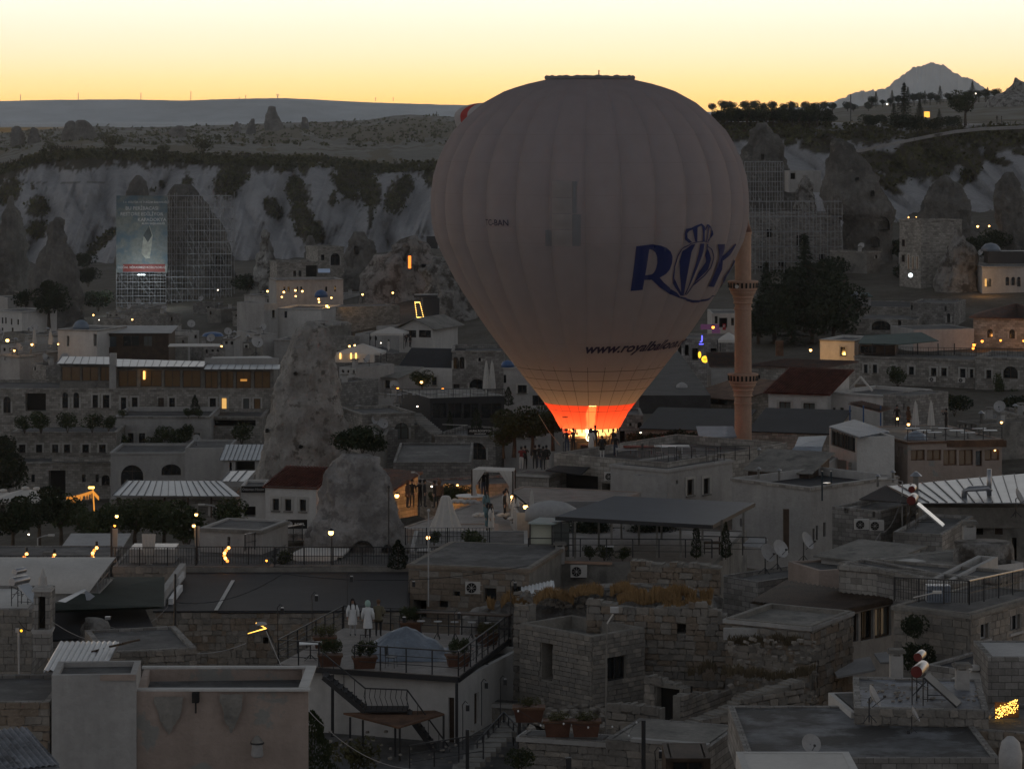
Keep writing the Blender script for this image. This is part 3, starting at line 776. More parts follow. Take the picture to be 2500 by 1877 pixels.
# ================================================================ BUILDING KIT
def wall_frame(A,B):
 u = Vector((B[0]-A[0],B[1]-A[1],0)); L = u.length; u /= L
 return u,Vector((u.y,-u.x,0)),L          # along, outward, length
def pix_hole(A,B,h):
 """(px0,px1,py0,py1,kind) as seen on the wall plane -> metres along / absolute heights"""
 u,n,L = wall_frame(A,B)
 def tt(px):
  k = (px-CX)/F; return (k*A[1]-A[0])/(u.x-k*u.y)
 t0,t1 = tt(h[0]),tt(h[1])
 if t0 > t1: t0,t1 = t1,t0
 Ym = A[1]+u.y*(t0+t1)/2
 za,zb = ZW(h[3],Ym),ZW(h[2],Ym)
 return (t0,t1,za,zb)+tuple(h[4:])
FRAMEC = {}
mt_pale = mat('surround_stone',(.43,.41,.375),.9,.12,2,.2,8)
def facade(parent,wmb,A,B,z0,z1,holes,fm=None,rev=.22,floorz=None):
 u,n,L = wall_frame(A,B); A = Vector((A[0],A[1],0))
 hs = [h for h in holes if h[1] > .05 and h[0] < L-.05 and h[3] > z0 and h[2] < z1]
 hs = [(max(h[0],.03),min(h[1],L-.03),max(h[2],z0+.02),min(h[3],z1-.02))+tuple(h[4:]) for h in hs]
 us = sorted({0,L,*[h[0] for h in hs],*[h[1] for h in hs]}); vs = sorted({z0,z1,*[h[2] for h in hs],*[h[3] for h in hs]})
 Q = lambda a,z,d=0: A+u*a-n*d+Vector((0,0,z))
 for i in range(len(us)-1):
  for j in range(len(vs)-1):
   cu,cv = (us[i]+us[i+1])/2,(vs[j]+vs[j+1])/2
   if any(h[0] < cu < h[1] and h[2] < cv < h[3] for h in hs): continue
   wmb.quad(Q(us[i],vs[j]),Q(us[i+1],vs[j]),Q(us[i+1],vs[j+1]),Q(us[i],vs[j+1]))
 for h in hs:
  a,b,c,d = h[:4]; kind = h[4] if len(h) > 4 else 'w'; wd = b-a; ht = d-c
  dp = rev if kind not in ('o','O') else 1.4
  if kind[0] in 'AD' and kind != 'O':                  # arched head
   r = wd/2; rz = min(r,ht*.6); spr = d-rz; k = 10
   arc = [(a+r-r*math.cos(math.pi*i/k),spr+rz*math.sin(math.pi*i/k)) for i in range(k+1)]
   for i in range(k):
    (x0,q0),(x1,q1) = arc[i],arc[i+1]
    wmb.quad(Q(x0,q0),Q(x1,q1),Q(x1,d),Q(x0,d))
    wmb.quad(Q(x0,q0,dp),Q(x1,q1,dp),Q(x1,q1),Q(x0,q0))
   wmb.quad(Q(a,c),Q(a,spr),Q(a,spr,dp),Q(a,c,dp)); wmb.quad(Q(b,spr),Q(b,c),Q(b,c,dp),Q(b,spr,dp))
  else:
   wmb.quad(Q(a,c),Q(a,d),Q(a,d,dp),Q(a,c,dp)); wmb.quad(Q(b,d),Q(b,c),Q(b,c,dp),Q(b,d,dp)); wmb.quad(Q(a,d),Q(b,d),Q(b,d,dp),Q(a,d,dp))
  wmb.quad(Q(b,c),Q(a,c),Q(a,c,dp),Q(b,c,dp))
  if parent is None: continue
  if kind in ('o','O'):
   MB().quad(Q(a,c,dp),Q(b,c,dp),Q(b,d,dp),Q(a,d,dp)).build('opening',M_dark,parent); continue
  nm = 'door' if kind[0] in 'dD' else 'window'
  gm = {'l': G_lit,'d': G_dim,'c': G_curt,'b': G_blue}.get(kind[1:2],G_dark)
  fmat = fm or M_wood
  fr = MB(); t = min(.07,wd*.09); dd = dp-.06
  def bar(x0,x1,q0,q1,dep=.06):
   p = Q((x0+x1)/2,(q0+q1)/2,dd); fr.box(p,(x1-x0,dep,q1-q0),math.atan2(u.y,u.x))
  if nm == 'door':
   bar(a,b,c,d,.05)
   fr.build('door',fmat,parent); continue
  bar(a,a+t,c,d); bar(b-t,b,c,d); bar(a+t,b-t,d-t,d); bar(a+t,b-t,c,c+t)
  if wd > .8: bar((a+b)/2-t/2,(a+b)/2+t/2,c+t,d-t,.05)
  if ht > 1.5 and kind[0] != 'g': bar(a+t,b-t,c+ht*.68,c+ht*.68+t*.8,.045)
  if kind[0] == 'g':
   nn = max(1,int(wd/1.1))
   for i in range(1,nn): x = a+wd*i/nn; bar(x-.025,x+.025,c+t,d-t,.04)
  w_ = fr.build('window',fmat,parent)
  MB().quad(Q(a,c,dp),Q(b,c,dp),Q(b,d,dp),Q(a,d,dp)).build('pane',gm,w_)
  if kind[0] in 'WA' and mt_pale:                        # pale stone surround
   sr = MB(); an = math.atan2(u.y,u.x)
   if kind[0] == 'W': sr.box(Q((a+b)/2,d+.1,-.02),(wd+.44,.06,.19),an)
   for x in (a-.11,b+.11): sr.box(Q(x,(c+d)/2 if kind[0] == 'W' else c+ht*.35,-.02),(.2,.05,ht if kind[0] == 'W' else ht*.7),an)
   sr.build('surround',mt_pale,w_,kind='stuff')
  if kind[0] == 'W':                                     # proud sill
   MB().box(Q((a+b)/2,c-.06,-.06),(wd+.24,.14,.1),math.atan2(u.y,u.x)).build('sill',fmat if fm else M_concrete,w_)
STONE_VAR = {}
def stone_meshes(m,rough):
 key = (m.name,rough)
 if key in STONE_VAR: return STONE_VAR[key]
 out_ = []
 rnd = random.Random(5)
 for v in range(7):
  bm = bmesh.new(); bmesh.ops.create_cube(bm,size=1)
  bmesh.ops.bevel(bm,geom=list(bm.edges),offset=.09 if rough else .05,segments=1,affect='EDGES')
  for q in bm.verts:
   j = .10 if rough else .025
   q.co += Vector((rnd.uniform(-j,j),rnd.uniform(-j,j)*1.5,rnd.uniform(-j,j)))
  me = bpy.data.meshes.new('stone'); bm.to_mesh(me); bm.free(); me.materials.append(m); finish_mesh(me); out_.append(me)
 STONE_VAR[key] = out_; return out_
NSTONE = [0]
def lay_stones(parent,A,B,z0,z1,holes,w,h,mats,rough=False,cap=280,dep=.10,seed=1,name='stone',umin=0,umax=None,gap=.02,topfn=None):
 u,n,L = wall_frame(A,B); A = Vector((A[0],A[1],0)); rnd = random.Random(seed); base = base_of(parent)
 hs = holes; cells = []; z = z1; umax = umax or L; r = 0
 while z > z0+.05:
  hh = h*(rnd.uniform(.8,1.25) if rough else rnd.uniform(.95,1.05)); zz = max(z-hh,z0); x = umin-(rnd.random()*w*.6 if r % 2 else 0); r += 1
  while x < umax:
   ww = w*(rnd.uniform(.55,1.5) if rough else rnd.uniform(.8,1.3)); x1 = min(x+ww,umax); x0 = max(x,umin); x = x+ww
   if x1-x0 < w*.2: continue
   if topfn and (z+zz)/2 > topfn((x0+x1)/2): continue
   segs = [(x0,x1)]
   for q in hs:
    if q[2] < (z+zz)/2 < q[3]:
     segs = [s for s0 in segs for s in ((s0[0],min(s0[1],q[0]-.02)),(max(s0[0],q[1]+.02),s0[1])) if s[1]-s[0] > .12]
   for a,b in segs: cells.append((a,b,zz,z))
  z = zz
 ang = math.atan2(u.y,u.x); k = 0; rest = {}
 step = max(1,len(cells)/cap)
 for i,(a,b,c,d) in enumerate(cells):
  p = A+u*((a+b)/2)+n*(.015+(rnd.uniform(-.012,.03) if rough else rnd.uniform(-.004,.008)))+Vector((0,0,(c+d)/2)); m = rnd.choice(mats)
  me = rnd.choice(stone_meshes(m,rough)); S = (max(b-a-gap,.05),dep,max(d-c-gap,.05))
  tilt = rnd.uniform(-.04,.04) if rough else 0
  if k < cap and i < cap:
   o = bpy.data.objects.new(name,me); COL.objects.link(o); o.parent = parent; o.location = p-base; o.rotation_euler = (0,tilt,ang); o.scale = S; k += 1
  else:
   q = rest.setdefault(m.name,MB()); R = Matrix.Rotation(ang,3,'Z')@Matrix.Rotation(tilt,3,'Y')
   q.add([p+R@Vector((v.co.x*S[0],v.co.y*S[1],v.co.z*S[2])) for v in me.vertices],[tuple(f.vertices) for f in me.polygons])
 for mn,q in rest.items(): q.build('stonework',MATS[mn],parent,kind='stuff')
 NSTONE[0] += k
def lerp2(a,b,t): return a+(b-a)*t
def roof_plane(parent,e0,e1,r1,r0,kind,m,pitch=.5,name=None,thick=.08):
 """e0-e1 eave left to right, r0-r1 ridge left to right"""
 e0,e1,r0,r1 = map(Vector,(e0,e1,r0,r1)); nrm = (e1-e0).cross(r0-e0).normalized()
 if nrm.z < 0: nrm = -nrm
 if kind in ('plain',):
  mb = MB(); lo = [p-nrm*thick for p in (e0,e1,r1,r0)]
  mb.add([e0,e1,r1,r0]+lo,((0,1,2,3),(7,6,5,4),(0,4,5,1),(1,5,6,2),(2,6,7,3),(3,7,4,0)))
  return mb.build(name or 'roof',m,parent)
 if kind == 'seam':
  nn = max(2,round((e1-e0).length/pitch)); rt = MB(); o = None
  for i in range(nn):
   t0,t1 = i/nn,(i+1)/nn; g = .0
   a,b,c,d = lerp2(e0,e1,t0),lerp2(e0,e1,t1),lerp2(r0,r1,t1),lerp2(r0,r1,t0)
   j = nrm*(random.uniform(-.012,.012))
   mb = MB(); top = [a+j,b+j,c+j,d+j]; lo = [p-nrm*.05 for p in (a,b,c,d)]
   mb.add(top+lo,((0,1,2,3),(7,6,5,4),(0,4,5,1),(1,5,6,2),(2,6,7,3),(3,7,4,0)))
   mb.build('roof_panel',m,parent)
   rt.bar(a+nrm*.03,d+nrm*.03,.045,.08)
  rt.build('roof_seam',MATS.get('seam_dark') or mat('seam_dark',(.10,.10,.105),.5,.1,3,0),parent,kind='stuff'); return
 if kind in ('tile','corr'):
  L = (e1-e0).length; H = (r0-e0).length; cols = min(int(L/(.26 if kind == 'tile' else .2))+1,140); rows = max(2,int(H/.34)) if kind == 'tile' else 1
  mb = MB(); k = 4
  for j in range(rows):
   t0,t1 = j/rows,(j+1)/rows
   for s,(t,lift) in enumerate(((t0,.07 if kind == 'tile' else 0),(t1,.0))):
    p0,p1 = lerp2(e0,r0,t),lerp2(e1,r1,t)
    for i in range(cols*k+1):
     q = lerp2(p0,p1,i/(cols*k)); w_ = (.05 if kind == 'tile' else .035)*math.sin(2*math.pi*i/k)
     jt = random.uniform(-.012,.012) if kind == 'tile' else 0
     mb.v.append(tuple(q+nrm*(lift+w_+jt)))
   b0 = j*2*(cols*k+1)
   for i in range(cols*k):
    a = b0+i; mb.f.append((a,a+1,a+cols*k+2,a+cols*k+1)); mb.m.append(0)
  lo = [p-nrm*.12 for p in (e0,e1,r1,r0)]; mb.add(lo+[p-nrm*.06 for p in (e0,e1,r1,r0)],((3,2,1,0),(4,5,6,7),(0,1,5,4),(1,2,6,5),(2,3,7,6),(3,0,4,7)))
  return mb.build(name or 'tiled_roof' if kind == 'tile' else 'corrugated_roof',m,parent,kind='stuff' if kind == 'tile' else None)
def house(name,label,FL,FR,dep,top,bot,mt,holes=(),side=None,sholes=(),par=.45,rm=None,cor=None,fm=None,stone=None,cat='building',roof='flat',rise=1.5,over=.35,rk='plain',group=None,pitch=.5,z0=None,ptk=.22,side_stone=True,roofmat=None):
 A = P3(FL[0],top,FL[1]); B = P3(FR[0],top,FR[1]); z1 = A.z; zb = z0 if z0 is not None else ZW(bot,FL[1])
 u,n,L = wall_frame(A,B); bk = -n
 C_,D_ = B+bk*dep,A+bk*dep
 t = thing(name,label,cat,((A.x+C_.x)/2,(A.y+C_.y)/2,zb),group)
 wm = MB(); fh = [pix_hole(A,B,h) for h in holes]
 facade(t,wm,A,B,zb,z1,fh,fm)
 sh = []
 if side == 'R': sh = [pix_hole(B,C_,h) for h in sholes]; facade(t,wm,B,C_,zb,z1,sh,fm); facade(t,wm,D_,A,zb,z1,[],fm)
 elif side == 'L': sh = [pix_hole(D_,A,h) for h in sholes]; facade(t,wm,D_,A,zb,z1,sh,fm); facade(t,wm,B,C_,zb,z1,[],fm)
 else: facade(t,wm,D_,A,zb,z1,[],fm); facade(t,wm,B,C_,zb,z1,[],fm)
 facade(t,wm,C_,D_,zb,z1,[],fm)
 ang = math.atan2(u.y,u.x); cen = (A+C_)/2
 V = lambda a,b,z: Vector((A.x,A.y,0))+u*a+bk*b+Vector((0,0,z))
 if roof == 'flat':
  p = ptk; ins = [V(p,p,0),V(L-p,p,0),V(L-p,dep-p,0),V(p,dep-p,0)]; outr = [V(0,0,0),V(L,0,0),V(L,dep,0),V(0,dep,0)]
  up = Vector((0,0,z1))
  for i in range(4):
   j = (i+1) % 4
   wm.quad(outr[i]+up,outr[j]+up,ins[j]+up,ins[i]+up)
   wm.quad(ins[i]+up,ins[j]+up,ins[j]+up-Vector((0,0,par+.1)),ins[i]+up-Vector((0,0,par+.1)))
  zr_ = z1-par
  MB().add([V(p-.05,p-.05,zr_),V(L-p+.05,p-.05,zr_),V(L-p+.05,dep-p+.05,zr_),V(p-.05,dep-p+.05,zr_)],((0,1,2,3),)).build('roof',rm or M_roofflat,t)
 else:
  rm = rm or M_tile; o = over; z = z1
  if roof == 'gable':         # ridge parallel to the front
   roof_plane(t,V(-o,-o,z),V(L+o,-o,z),V(L+o,dep/2,z+rise),V(-o,dep/2,z+rise),rk,rm,pitch)
   roof_plane(t,V(L+o,dep+o,z),V(-o,dep+o,z),V(-o,dep/2,z+rise+.002),V(L+o,dep/2,z+rise+.002),rk,rm,pitch)
   rr_ = rise*dep/(dep+2*o)
   for a in (.0,L): wm.add([V(a,0,z-.0),V(a,dep,z),V(a,dep/2,z+rise-.1)],((0,1,2),(2,1,0))[:1])
  elif roof == 'gablef':      # ridge runs away from the camera
   roof_plane(t,V(-o,dep+o,z),V(-o,-o,z),V(L/2,-o,z+rise),V(L/2,dep+o,z+rise),rk,rm,pitch)
   roof_plane(t,V(L+o,-o,z),V(L+o,dep+o,z),V(L/2,dep+o,z+rise+.002),V(L/2,-o,z+rise+.002),rk,rm,pitch)
   wm.add([V(0,0,z),V(L,0,z),V(L/2,0,z+rise-.1)],((0,1,2),)); wm.add([V(0,dep,z),V(L,dep,z),V(L/2,dep,z+rise-.1)],((2,1,0),))
  elif roof == 'shed':        # low in front, high behind (negative rise: the other way)
   roof_plane(t,V(-o,-o,z),V(L+o,-o,z),V(L+o,dep+o,z+rise),V(-o,dep+o,z+rise),rk,rm,pitch)
   if rise > 0:
    for a in (0,L): wm.add([V(a,0,z),V(a,dep,z),V(a,dep,z+rise-.1)],((0,1,2),))
  elif roof == 'shedr':       # slopes down to the right (rise<0) or left
   roof_plane(t,V(-o,-o,z),V(L+o,-o,z+rise),V(L+o,dep+o,z+rise),V(-o,dep+o,z),rk,rm,pitch)
   if rise > 0: wm.add([V(0,0,z),V(L,0,z),V(L,0,z+rise-.1)],((0,1,2),))
  elif roof == 'hip':
   q = min(L,dep)/2
   roof_plane(t,V(-o,-o,z),V(L+o,-o,z),V(L-q,dep/2,z+rise),V(q,dep/2,z+rise),rk,rm,pitch)
   roof_plane(t,V(L+o,dep+o,z),V(-o,dep+o,z),V(q,dep/2,z+rise+.002),V(L-q,dep/2,z+rise+.002),rk,rm,pitch)
   roof_plane(t,V(L+o,-o,z),V(L+o,dep+o,z),V(L-q+.01,dep/2,z+rise),V(L-q,dep/2,z+rise),rk,rm,pitch)
   roof_plane(t,V(-o,dep+o,z),V(-o,-o,z),V(q,dep/2,z+rise),V(q-.01,dep/2,z+rise),rk,rm,pitch)
 wm.build('wall',mt,t)
 if cor:
  cb = MB(); cz = z1-.12 if roof == 'flat' else z1-.2
  cb.box(V(L/2,-.05,cz),(L+.2,.14,.16),ang); cb.box(V(-.05,dep/2+.03,cz),(.14,dep-.02,.16),ang); cb.box(V(L+.05,dep/2+.03,cz),(.14,dep-.02,.16),ang)
  cb.build('cornice',cor,t)
 if stone:
  w_,h_,ms,rg = stone[:4]; capn = stone[4] if len(stone) > 4 else 280
  lay_stones(t,A,B,zb,z1-.02,fh,w_,h_,ms,rg,capn,seed=int(FL[0]))
  if side == 'R' and side_stone: lay_stones(t,B,C_,zb,z1-.02,sh,w_,h_,ms,rg,60,seed=int(FL[0])+1)
  if side == 'L' and side_stone: lay_stones(t,D_,A,zb,z1-.02,sh,w_,h_,ms,rg,60,seed=int(FL[0])+1)
 t['_'] = 0; del t['_']
 return t,V,L,z1
# ---------------------------------------------------------------- small things
def railing(pts,h,label,post=1.2,bal=None,rails=2,m=None,top=.05,group=None,topm=None):
 m = m or M_iron; pts = [Vector(p) for p in pts]
 t = thing('railing',label,'railing',pts[0],group); up = Vector((0,0,1))
 pm = MB().box((0,0,h/2),(.06,.06,h)); me0 = None
 rl = MB(); bl = MB(); tr = MB()
 for a,b in zip(pts,pts[1:]):
  L = (b-a).length; k = max(1,round(L/post))
  tr.bar(a+up*h,b+up*h,top)
  for r in range(1,rails): rl.bar(a+up*h*(r/rails),b+up*h*(r/rails),.028)
  for i in range(k+1):
   if i == k and b is not pts[-1]: continue
   p = a.lerp(b,i/k)
   if me0 is None: o = pm.build('post',m,t,org=Vector((0,0,0))); me0 = o.data
   else: o = bpy.data.objects.new('post',me0); COL.objects.link(o); o.parent = t
   o.location = p-pts[0]
  if bal:
   kb = int(L/bal)
   for i in range(kb): p = a.lerp(b,(i+.5)/kb); bl.box(p+up*h*.52,(.025,.025,h*.9))
 tr.build('top_rail',topm or m,t)
 if rl.v: rl.build('lower_rail',m,t,kind='stuff')
 if bl.v: bl.build('baluster',m,t,kind='stuff')
 return t
def cable(pts,label,r=.015,sag=.4,m=None,cat='cable'):
 pts = [Vector(p) for p in pts]; q = []
 for a,b in zip(pts,pts[1:]):
  for i in range(13):
   t = i/12; p = a.lerp(b,t); p.z -= sag*4*t*(1-t); q.append(p)
 return mesh_thing(MB().tube(q,r,4),'cable',m or M_iron,label,cat,loc=q[0])
def mk_ac():
 t = thing('air_conditioner','','air conditioner'); MB().box((0,0,.3),(.85,.32,.6)).build('casing',M_canvas,t)
 MB().lathe([(.24,0),(.25,.015)],n=18).build('fan_disc',M_dark,t).rotation_euler = (math.pi/2,0,0); t.children[-1].location = (-.12,-.165,.3)
 g = MB()
 for i in range(4): g.bar((-.12+.22*math.cos(i*math.pi/4),-.185,.3+.22*math.sin(i*math.pi/4)),(-.12-.22*math.cos(i*math.pi/4),-.185,.3-.22*math.sin(i*math.pi/4)),.014)
 g.lathe([(.235,0),(.25,0)],n=3) if 0 else None
 g.build('grille',M_canvas,t); MB().bar((-.4,0,-.03),(.4,0,-.03),.04).build('bracket',M_iron,t); return t
AC = Proto(mk_ac)
def mk_dish():
 t = thing('satellite_dish','','satellite dish'); d = MB(); d.lathe([(.02,0),(.2,.03),(.36,.09),(.47,.16)],n=20,cap=False); d.lathe([(.47,.165),(.36,.095),(.2,.035),(.02,.005)],n=20,cap=False)
 o = d.build('dish',M_canvasg,t,smooth=True); o.location = (0,-.1,1.0); o.rotation_euler = (math.radians(62),0,0)
 MB().tube([(0,0,0),(0,0,.95),(0,-.08,1.0)],.03,6).build('mast',M_iron,t)
 f = MB().tube([(0,-.12,.6),(0,-.62,1.02)],.015,5); f.box((0,-.62,1.06),(.07,.12,.09)); f.build('feed_arm',M_iron,t)
 MB().tube([(-.3,.2,0),(0,0,.3),(.3,.2,0)],.02,5).tube([(0,-.3,0),(0,0,.3)],.02,5).build('tripod',M_iron,t); return t
DISH = Proto(mk_dish)
def mk_solar():        # twin tank water heater; collector slopes down to +x
 t = thing('solar_water_heater','','solar heater')
 f = MB()
 for sy in (-.5,.5):
  f.tube([(-.25,sy,0),(-.25,sy,1.45)],.03,5); f.tube([(.25,sy,0),(.25,sy,1.35)],.03,5); f.tube([(.3,sy,1.35),(1.75,sy,.15)],.03,5); f.tube([(-.25,sy,.5),(.25,sy,1.1)],.02,5); f.tube([(.25,sy,.4),(1.3,sy,.45)],.02,5)
 f.tube([(-.25,-.5,.8),(-.25,.5,.8)],.02,5); f.tube([(.25,-.5,.8),(.25,.5,.8)],.02,5); f.tube([(-.25,-.5,1.3),(.25,.5,.7)],.02,5)
 f.build('frame',M_iron,t)
 for nm,z,r,hl in (('lower_tank',1.65,.27,.75),('upper_tank',2.25,.2,.48)):
  k = MB(); k.tube([(0,-hl,z),(0,-hl+.03,z),(0,hl-.03,z),(0,hl,z)],[r*.97,r,r,r*.97],18,cap=False)
  o = k.build(nm,M_steel,t,smooth=True); MB().tube([(0,-hl-.015,z),(0,-hl,z)],[r*.9,r*.98],18).build('tank_end',M_red,o); MB().tube([(0,hl,z),(0,hl+.015,z)],[r*.98,r*.9],18).build('tank_end',M_red,o)
 c = MB(); c.add([(.3,-.55,1.42),(.3,.55,1.42),(1.78,.55,.2),(1.78,-.55,.2),(.27,-.55,1.34),(.27,.55,1.34),(1.74,.55,.12),(1.74,-.55,.12)],((3,2,1,0),(4,5,6,7),(0,1,5,4),(1,2,6,5),(2,3,7,6),(3,0,4,7)))
 c.build('collector_panel',mat('collector_bright',(.42,.43,.44),.2,.05,2,0,spec=.8,metal=.5),t); return t
SOLAR = Proto(mk_solar)
def mk_planter():
 t = thing('planter','','planter'); b = MB(); b.add([(-.42,-.2,0),(.42,-.2,0),(.42,.2,0),(-.42,.2,0),(-.52,-.27,.5),(.52,-.27,.5),(.52,.27,.5),(-.52,.27,.5)],((3,2,1,0),(0,1,5,4),(1,2,6,5),(2,3,7,6),(3,0,4,7),(4,5,6,7)))
 b.build('box',M_terra,t); r = MB(); r.box((0,-.27,.47),(1.1,.05,.08)); r.box((0,.27,.47),(1.1,.05,.08)); r.box((-.53,0,.47),(.05,.5,.08)); r.box((.53,0,.47),(.05,.5,.08)); r.build('rim',M_brickr,t)
 return t
def leaves(mb,c,rx,ry,rz,n,sz,rnd,lumps=7,flat=0):
 ls = []
 for i in range(lumps):
  d = Vector((rnd.gauss(0,1),rnd.gauss(0,1),rnd.gauss(0,1))).normalized(); k = rnd.uniform(.25,.72)
  ls.append((Vector((d.x*rx*k,d.y*ry*k,d.z*rz*k)),rnd.uniform(.34,.6)))
 for i in range(n):
  l,f = ls[i % lumps]; d = Vector((rnd.gauss(0,1),rnd.gauss(0,1),rnd.gauss(0,1))).normalized()*rnd.uniform(.6,1.0)**.5
  p = Vector(c)+l+Vector((d.x*rx*f,d.y*ry*f,d.z*rz*f)); s = sz*rnd.uniform(.6,1.3)
  a = Vector((rnd.gauss(0,1),rnd.gauss(0,1),rnd.gauss(0,.7))).normalized(); b = a.cross(Vector((rnd.gauss(0,1),rnd.gauss(0,1),rnd.gauss(0,1)))).normalized()
  mb.add([p-a*s*.5,p+b*s*.28,p+a*s*.5,p-b*s*.28],((0,1,2,3),))
def tree_proto(kind,seed,m,h=6,w=5,leaf=.35,n=2600):
 rnd = random.Random(seed)
 def mk():
  t = thing({'conifer': 'conifer_tree','round': 'tree','bush': 'shrub','column': 'columnar_shrub','cedar': 'conifer_tree'}[kind],'','shrub' if kind in ('bush','column') else 'tree')
  tr = MB(); cr = MB()
  if kind == 'round':
   tr.tube([(0,0,-.3),(.05*w*.3,0,h*.25),(0,.05*w*.3,h*.5)],[w*.05,w*.035,w*.022],7)
   for i in range(6):
    a = i*1.05+rnd.random(); tr.tube([(0,0,h*(.28+.04*i)),(w*.2*math.cos(a),w*.2*math.sin(a),h*.55),(w*.33*math.cos(a),w*.33*math.sin(a),h*.72)],[w*.024,w*.015,w*.006],5)
   leaves(cr,(0,0,h*.66),w*.5,w*.5,h*.34,n,leaf,rnd,15)
  elif kind == 'bush':
   for i in range(4):
    a = i*1.6; tr.tube([(0,0,-.1),(w*.15*math.cos(a),w*.15*math.sin(a),h*.5)],[.04,.015],4)
   leaves(cr,(0,0,h*.48),w*.5,w*.5,h*.5,n,leaf,rnd,9)
  elif kind == 'column':
   tr.tube([(0,0,-.1),(0,0,h*.8)],[.06,.02],5)
   for i in range(n):
    z = rnd.random()**1.15; r = w*.5*(min(1,z*7+.35))*(1-z)**.6*rnd.uniform(.7,1.06)*(1+.18*math.sin(z*19+seed)); a = rnd.random()*6.283
    p = Vector((r*math.cos(a),r*math.sin(a),h*(.03+.97*z))); d = Vector((math.cos(a)*.5,math.sin(a)*.5,1)).normalized(); b = d.cross(Vector((rnd.gauss(0,1),rnd.gauss(0,1),.2))).normalized(); s = leaf*rnd.uniform(.6,1.3)
    cr.add([p-d*s*.4,p+b*s*.25,p+d*s*.6,p-b*s*.25],((0,1,2,3),))
  else:
   tr.tube([(0,0,-.3),(0,0,h*.97)],[w*.04,.03],6); tiers = 17
   for i in range(tiers):
    z = h*(.12+.86*i/tiers); r = w*.5*(1-i/tiers)**.85*(.8+.35*rnd.random())
    for k in range(9):
     a = k*.698+i*.9+rnd.uniform(-.2,.2); e = Vector((r*math.cos(a),r*math.sin(a),z-r*.22)); tr.tube([(0,0,z),e],[.03,.008],3,cap=False)
     for q in range(max(3,n//(tiers*9))):
      s = rnd.uniform(.2,1.05); p = Vector((0,0,z)).lerp(e,s)+Vector((rnd.gauss(0,.1)*r*.5,rnd.gauss(0,.1)*r*.5,rnd.gauss(0,.04)*h*.3)); d = Vector((math.cos(a),math.sin(a),-.3)); b = Vector((-math.sin(a),math.cos(a),rnd.uniform(-.3,.3))); l = leaf*rnd.uniform(.6,1.3)
      cr.add([p-d*l*.5,p+b*l*.35,p+d*l*.6,p-b*l*.35],((0,1,2,3),))
  tr.build('trunk',M_bark,t); cr.build('crown',m,t); return t
 return Proto(mk)
T_round = tree_proto('round',1,M_leafd,5,4.6,.34,2600); T_round2 = tree_proto('round',2,M_leaf,5.5,5.6,.36,2600); T_dark = tree_proto('round',3,M_leafd,9,7.5,.5,4200)
T_con = tree_proto('conifer',4,M_leafd,8,4.4,.34,2400); T_bush = tree_proto('bush',5,M_leafo,1.6,2.2,.2,700); T_bushg = tree_proto('bush',6,M_leaf,2,2.6,.2,1100); T_col = tree_proto('column',7,M_leafd,3,1.3,.16,1500); T_bigbush = tree_proto('bush',8,M_leafd,3.5,5,.3,2400)
T_fat = tree_proto('column',17,M_leaf,4.0,3.3,.17,5200)
def mk_parasol_closed():
 t = thing('folded_parasol','','parasol'); MB().tube([(0,0,0),(0,0,2.9)],.03,6).build('pole',M_canvas,t)
 c = MB(); n = 14
 for z,r in ((.55,.26),(1.0,.24),(1.6,.19),(2.1,.15),(2.6,.09),(2.8,.04)):
  for i in range(n): a = 2*math.pi*i/n; q = r*(1+.28*(-1)**i); c.v.append((q*math.cos(a),q*math.sin(a),z))
 for j in range(5):
  for i in range(n): c.f.append((j*n+i,j*n+(i+1) % n,(j+1)*n+(i+1) % n,(j+1)*n+i)); c.m.append(0)
 c.build('folded_canopy',M_canvas,t); MB().lathe([(.3,0),(.3,.08)],n=10).build('base',M_concrete,t); return t
PARC = Proto(mk_parasol_closed)
def mk_table():
 t = thing('table','','table'); MB().box((0,0,.74),(.9,.6,.035)).build('table_top',M_white,t)
 MB().tube([(0,0,.05),(0,0,.73)],.03,6).build('pedestal',M_iron,t); b = MB()
 for i in range(4): a = .785+i*1.57; b.tube([(0,0,.25),(.16*math.cos(a),.16*math.sin(a),.1),(.32*math.cos(a),.32*math.sin(a),.02)],.017,4)
 b.build('foot',M_iron,t); return t
TABLE = Proto(mk_table)
def mk_chair():
 t = thing('chair','','chair'); MB().box((0,0,.45),(.42,.42,.03)).build('seat',M_iron,t); b = MB(); b.bar((-.2,.2,.47),(-.2,.23,.92),.025); b.bar((.2,.2,.47),(.2,.23,.92),.025); b.bar((-.2,.23,.9),(.2,.23,.9),.03)
 for i in range(5): x = -.12+.06*i; b.bar((x,.21,.5),(x,.23,.9),.014)
 b.build('backrest',M_iron,t)
 for sx in (-.19,.19):
  for sy in (-.19,.19): MB().tube([(sx,sy,.44),(sx*1.1,sy*1.1,0)],.014,4).build('leg',M_iron,t)
 return t
CHAIR = Proto(mk_chair)
def mk_bulb(m,r,pole):
 def f():
  t = thing('lamp','','lamp'); MB().sphere((0,0,pole),r,8,6).build('bulb',m,t,smooth=True)
  if pole > .3: MB().tube([(0,0,0),(0,0,pole-r)],.025,5).build('post',M_iron,t)
  c = MB(); c.lathe([(r*1.4,pole+r*.75),(r*.3,pole+r*1.7)],n=8); c.build('cap',M_iron,t); return t
 return f
LAMP = Proto(mk_bulb(E_warm,.075,0)); LAMPL = Proto(mk_bulb(E_warm,.10,1.7)); LAMPO = Proto(mk_bulb(E_or,.10,0)); LAMPW = Proto(mk_bulb(E_white,.10,0)); LAMPF = Proto(mk_bulb(E_warm,.14,0))
def mk_vent():
 t = thing('chimney_pipe','','chimney'); MB().tube([(0,0,0),(0,0,.8)],.1,8).build('pipe',M_concrete,t); MB().lathe([(.24,.82),(.05,.98)],n=8).build('cap',M_steel,t); return t
VENT = Proto(mk_vent)
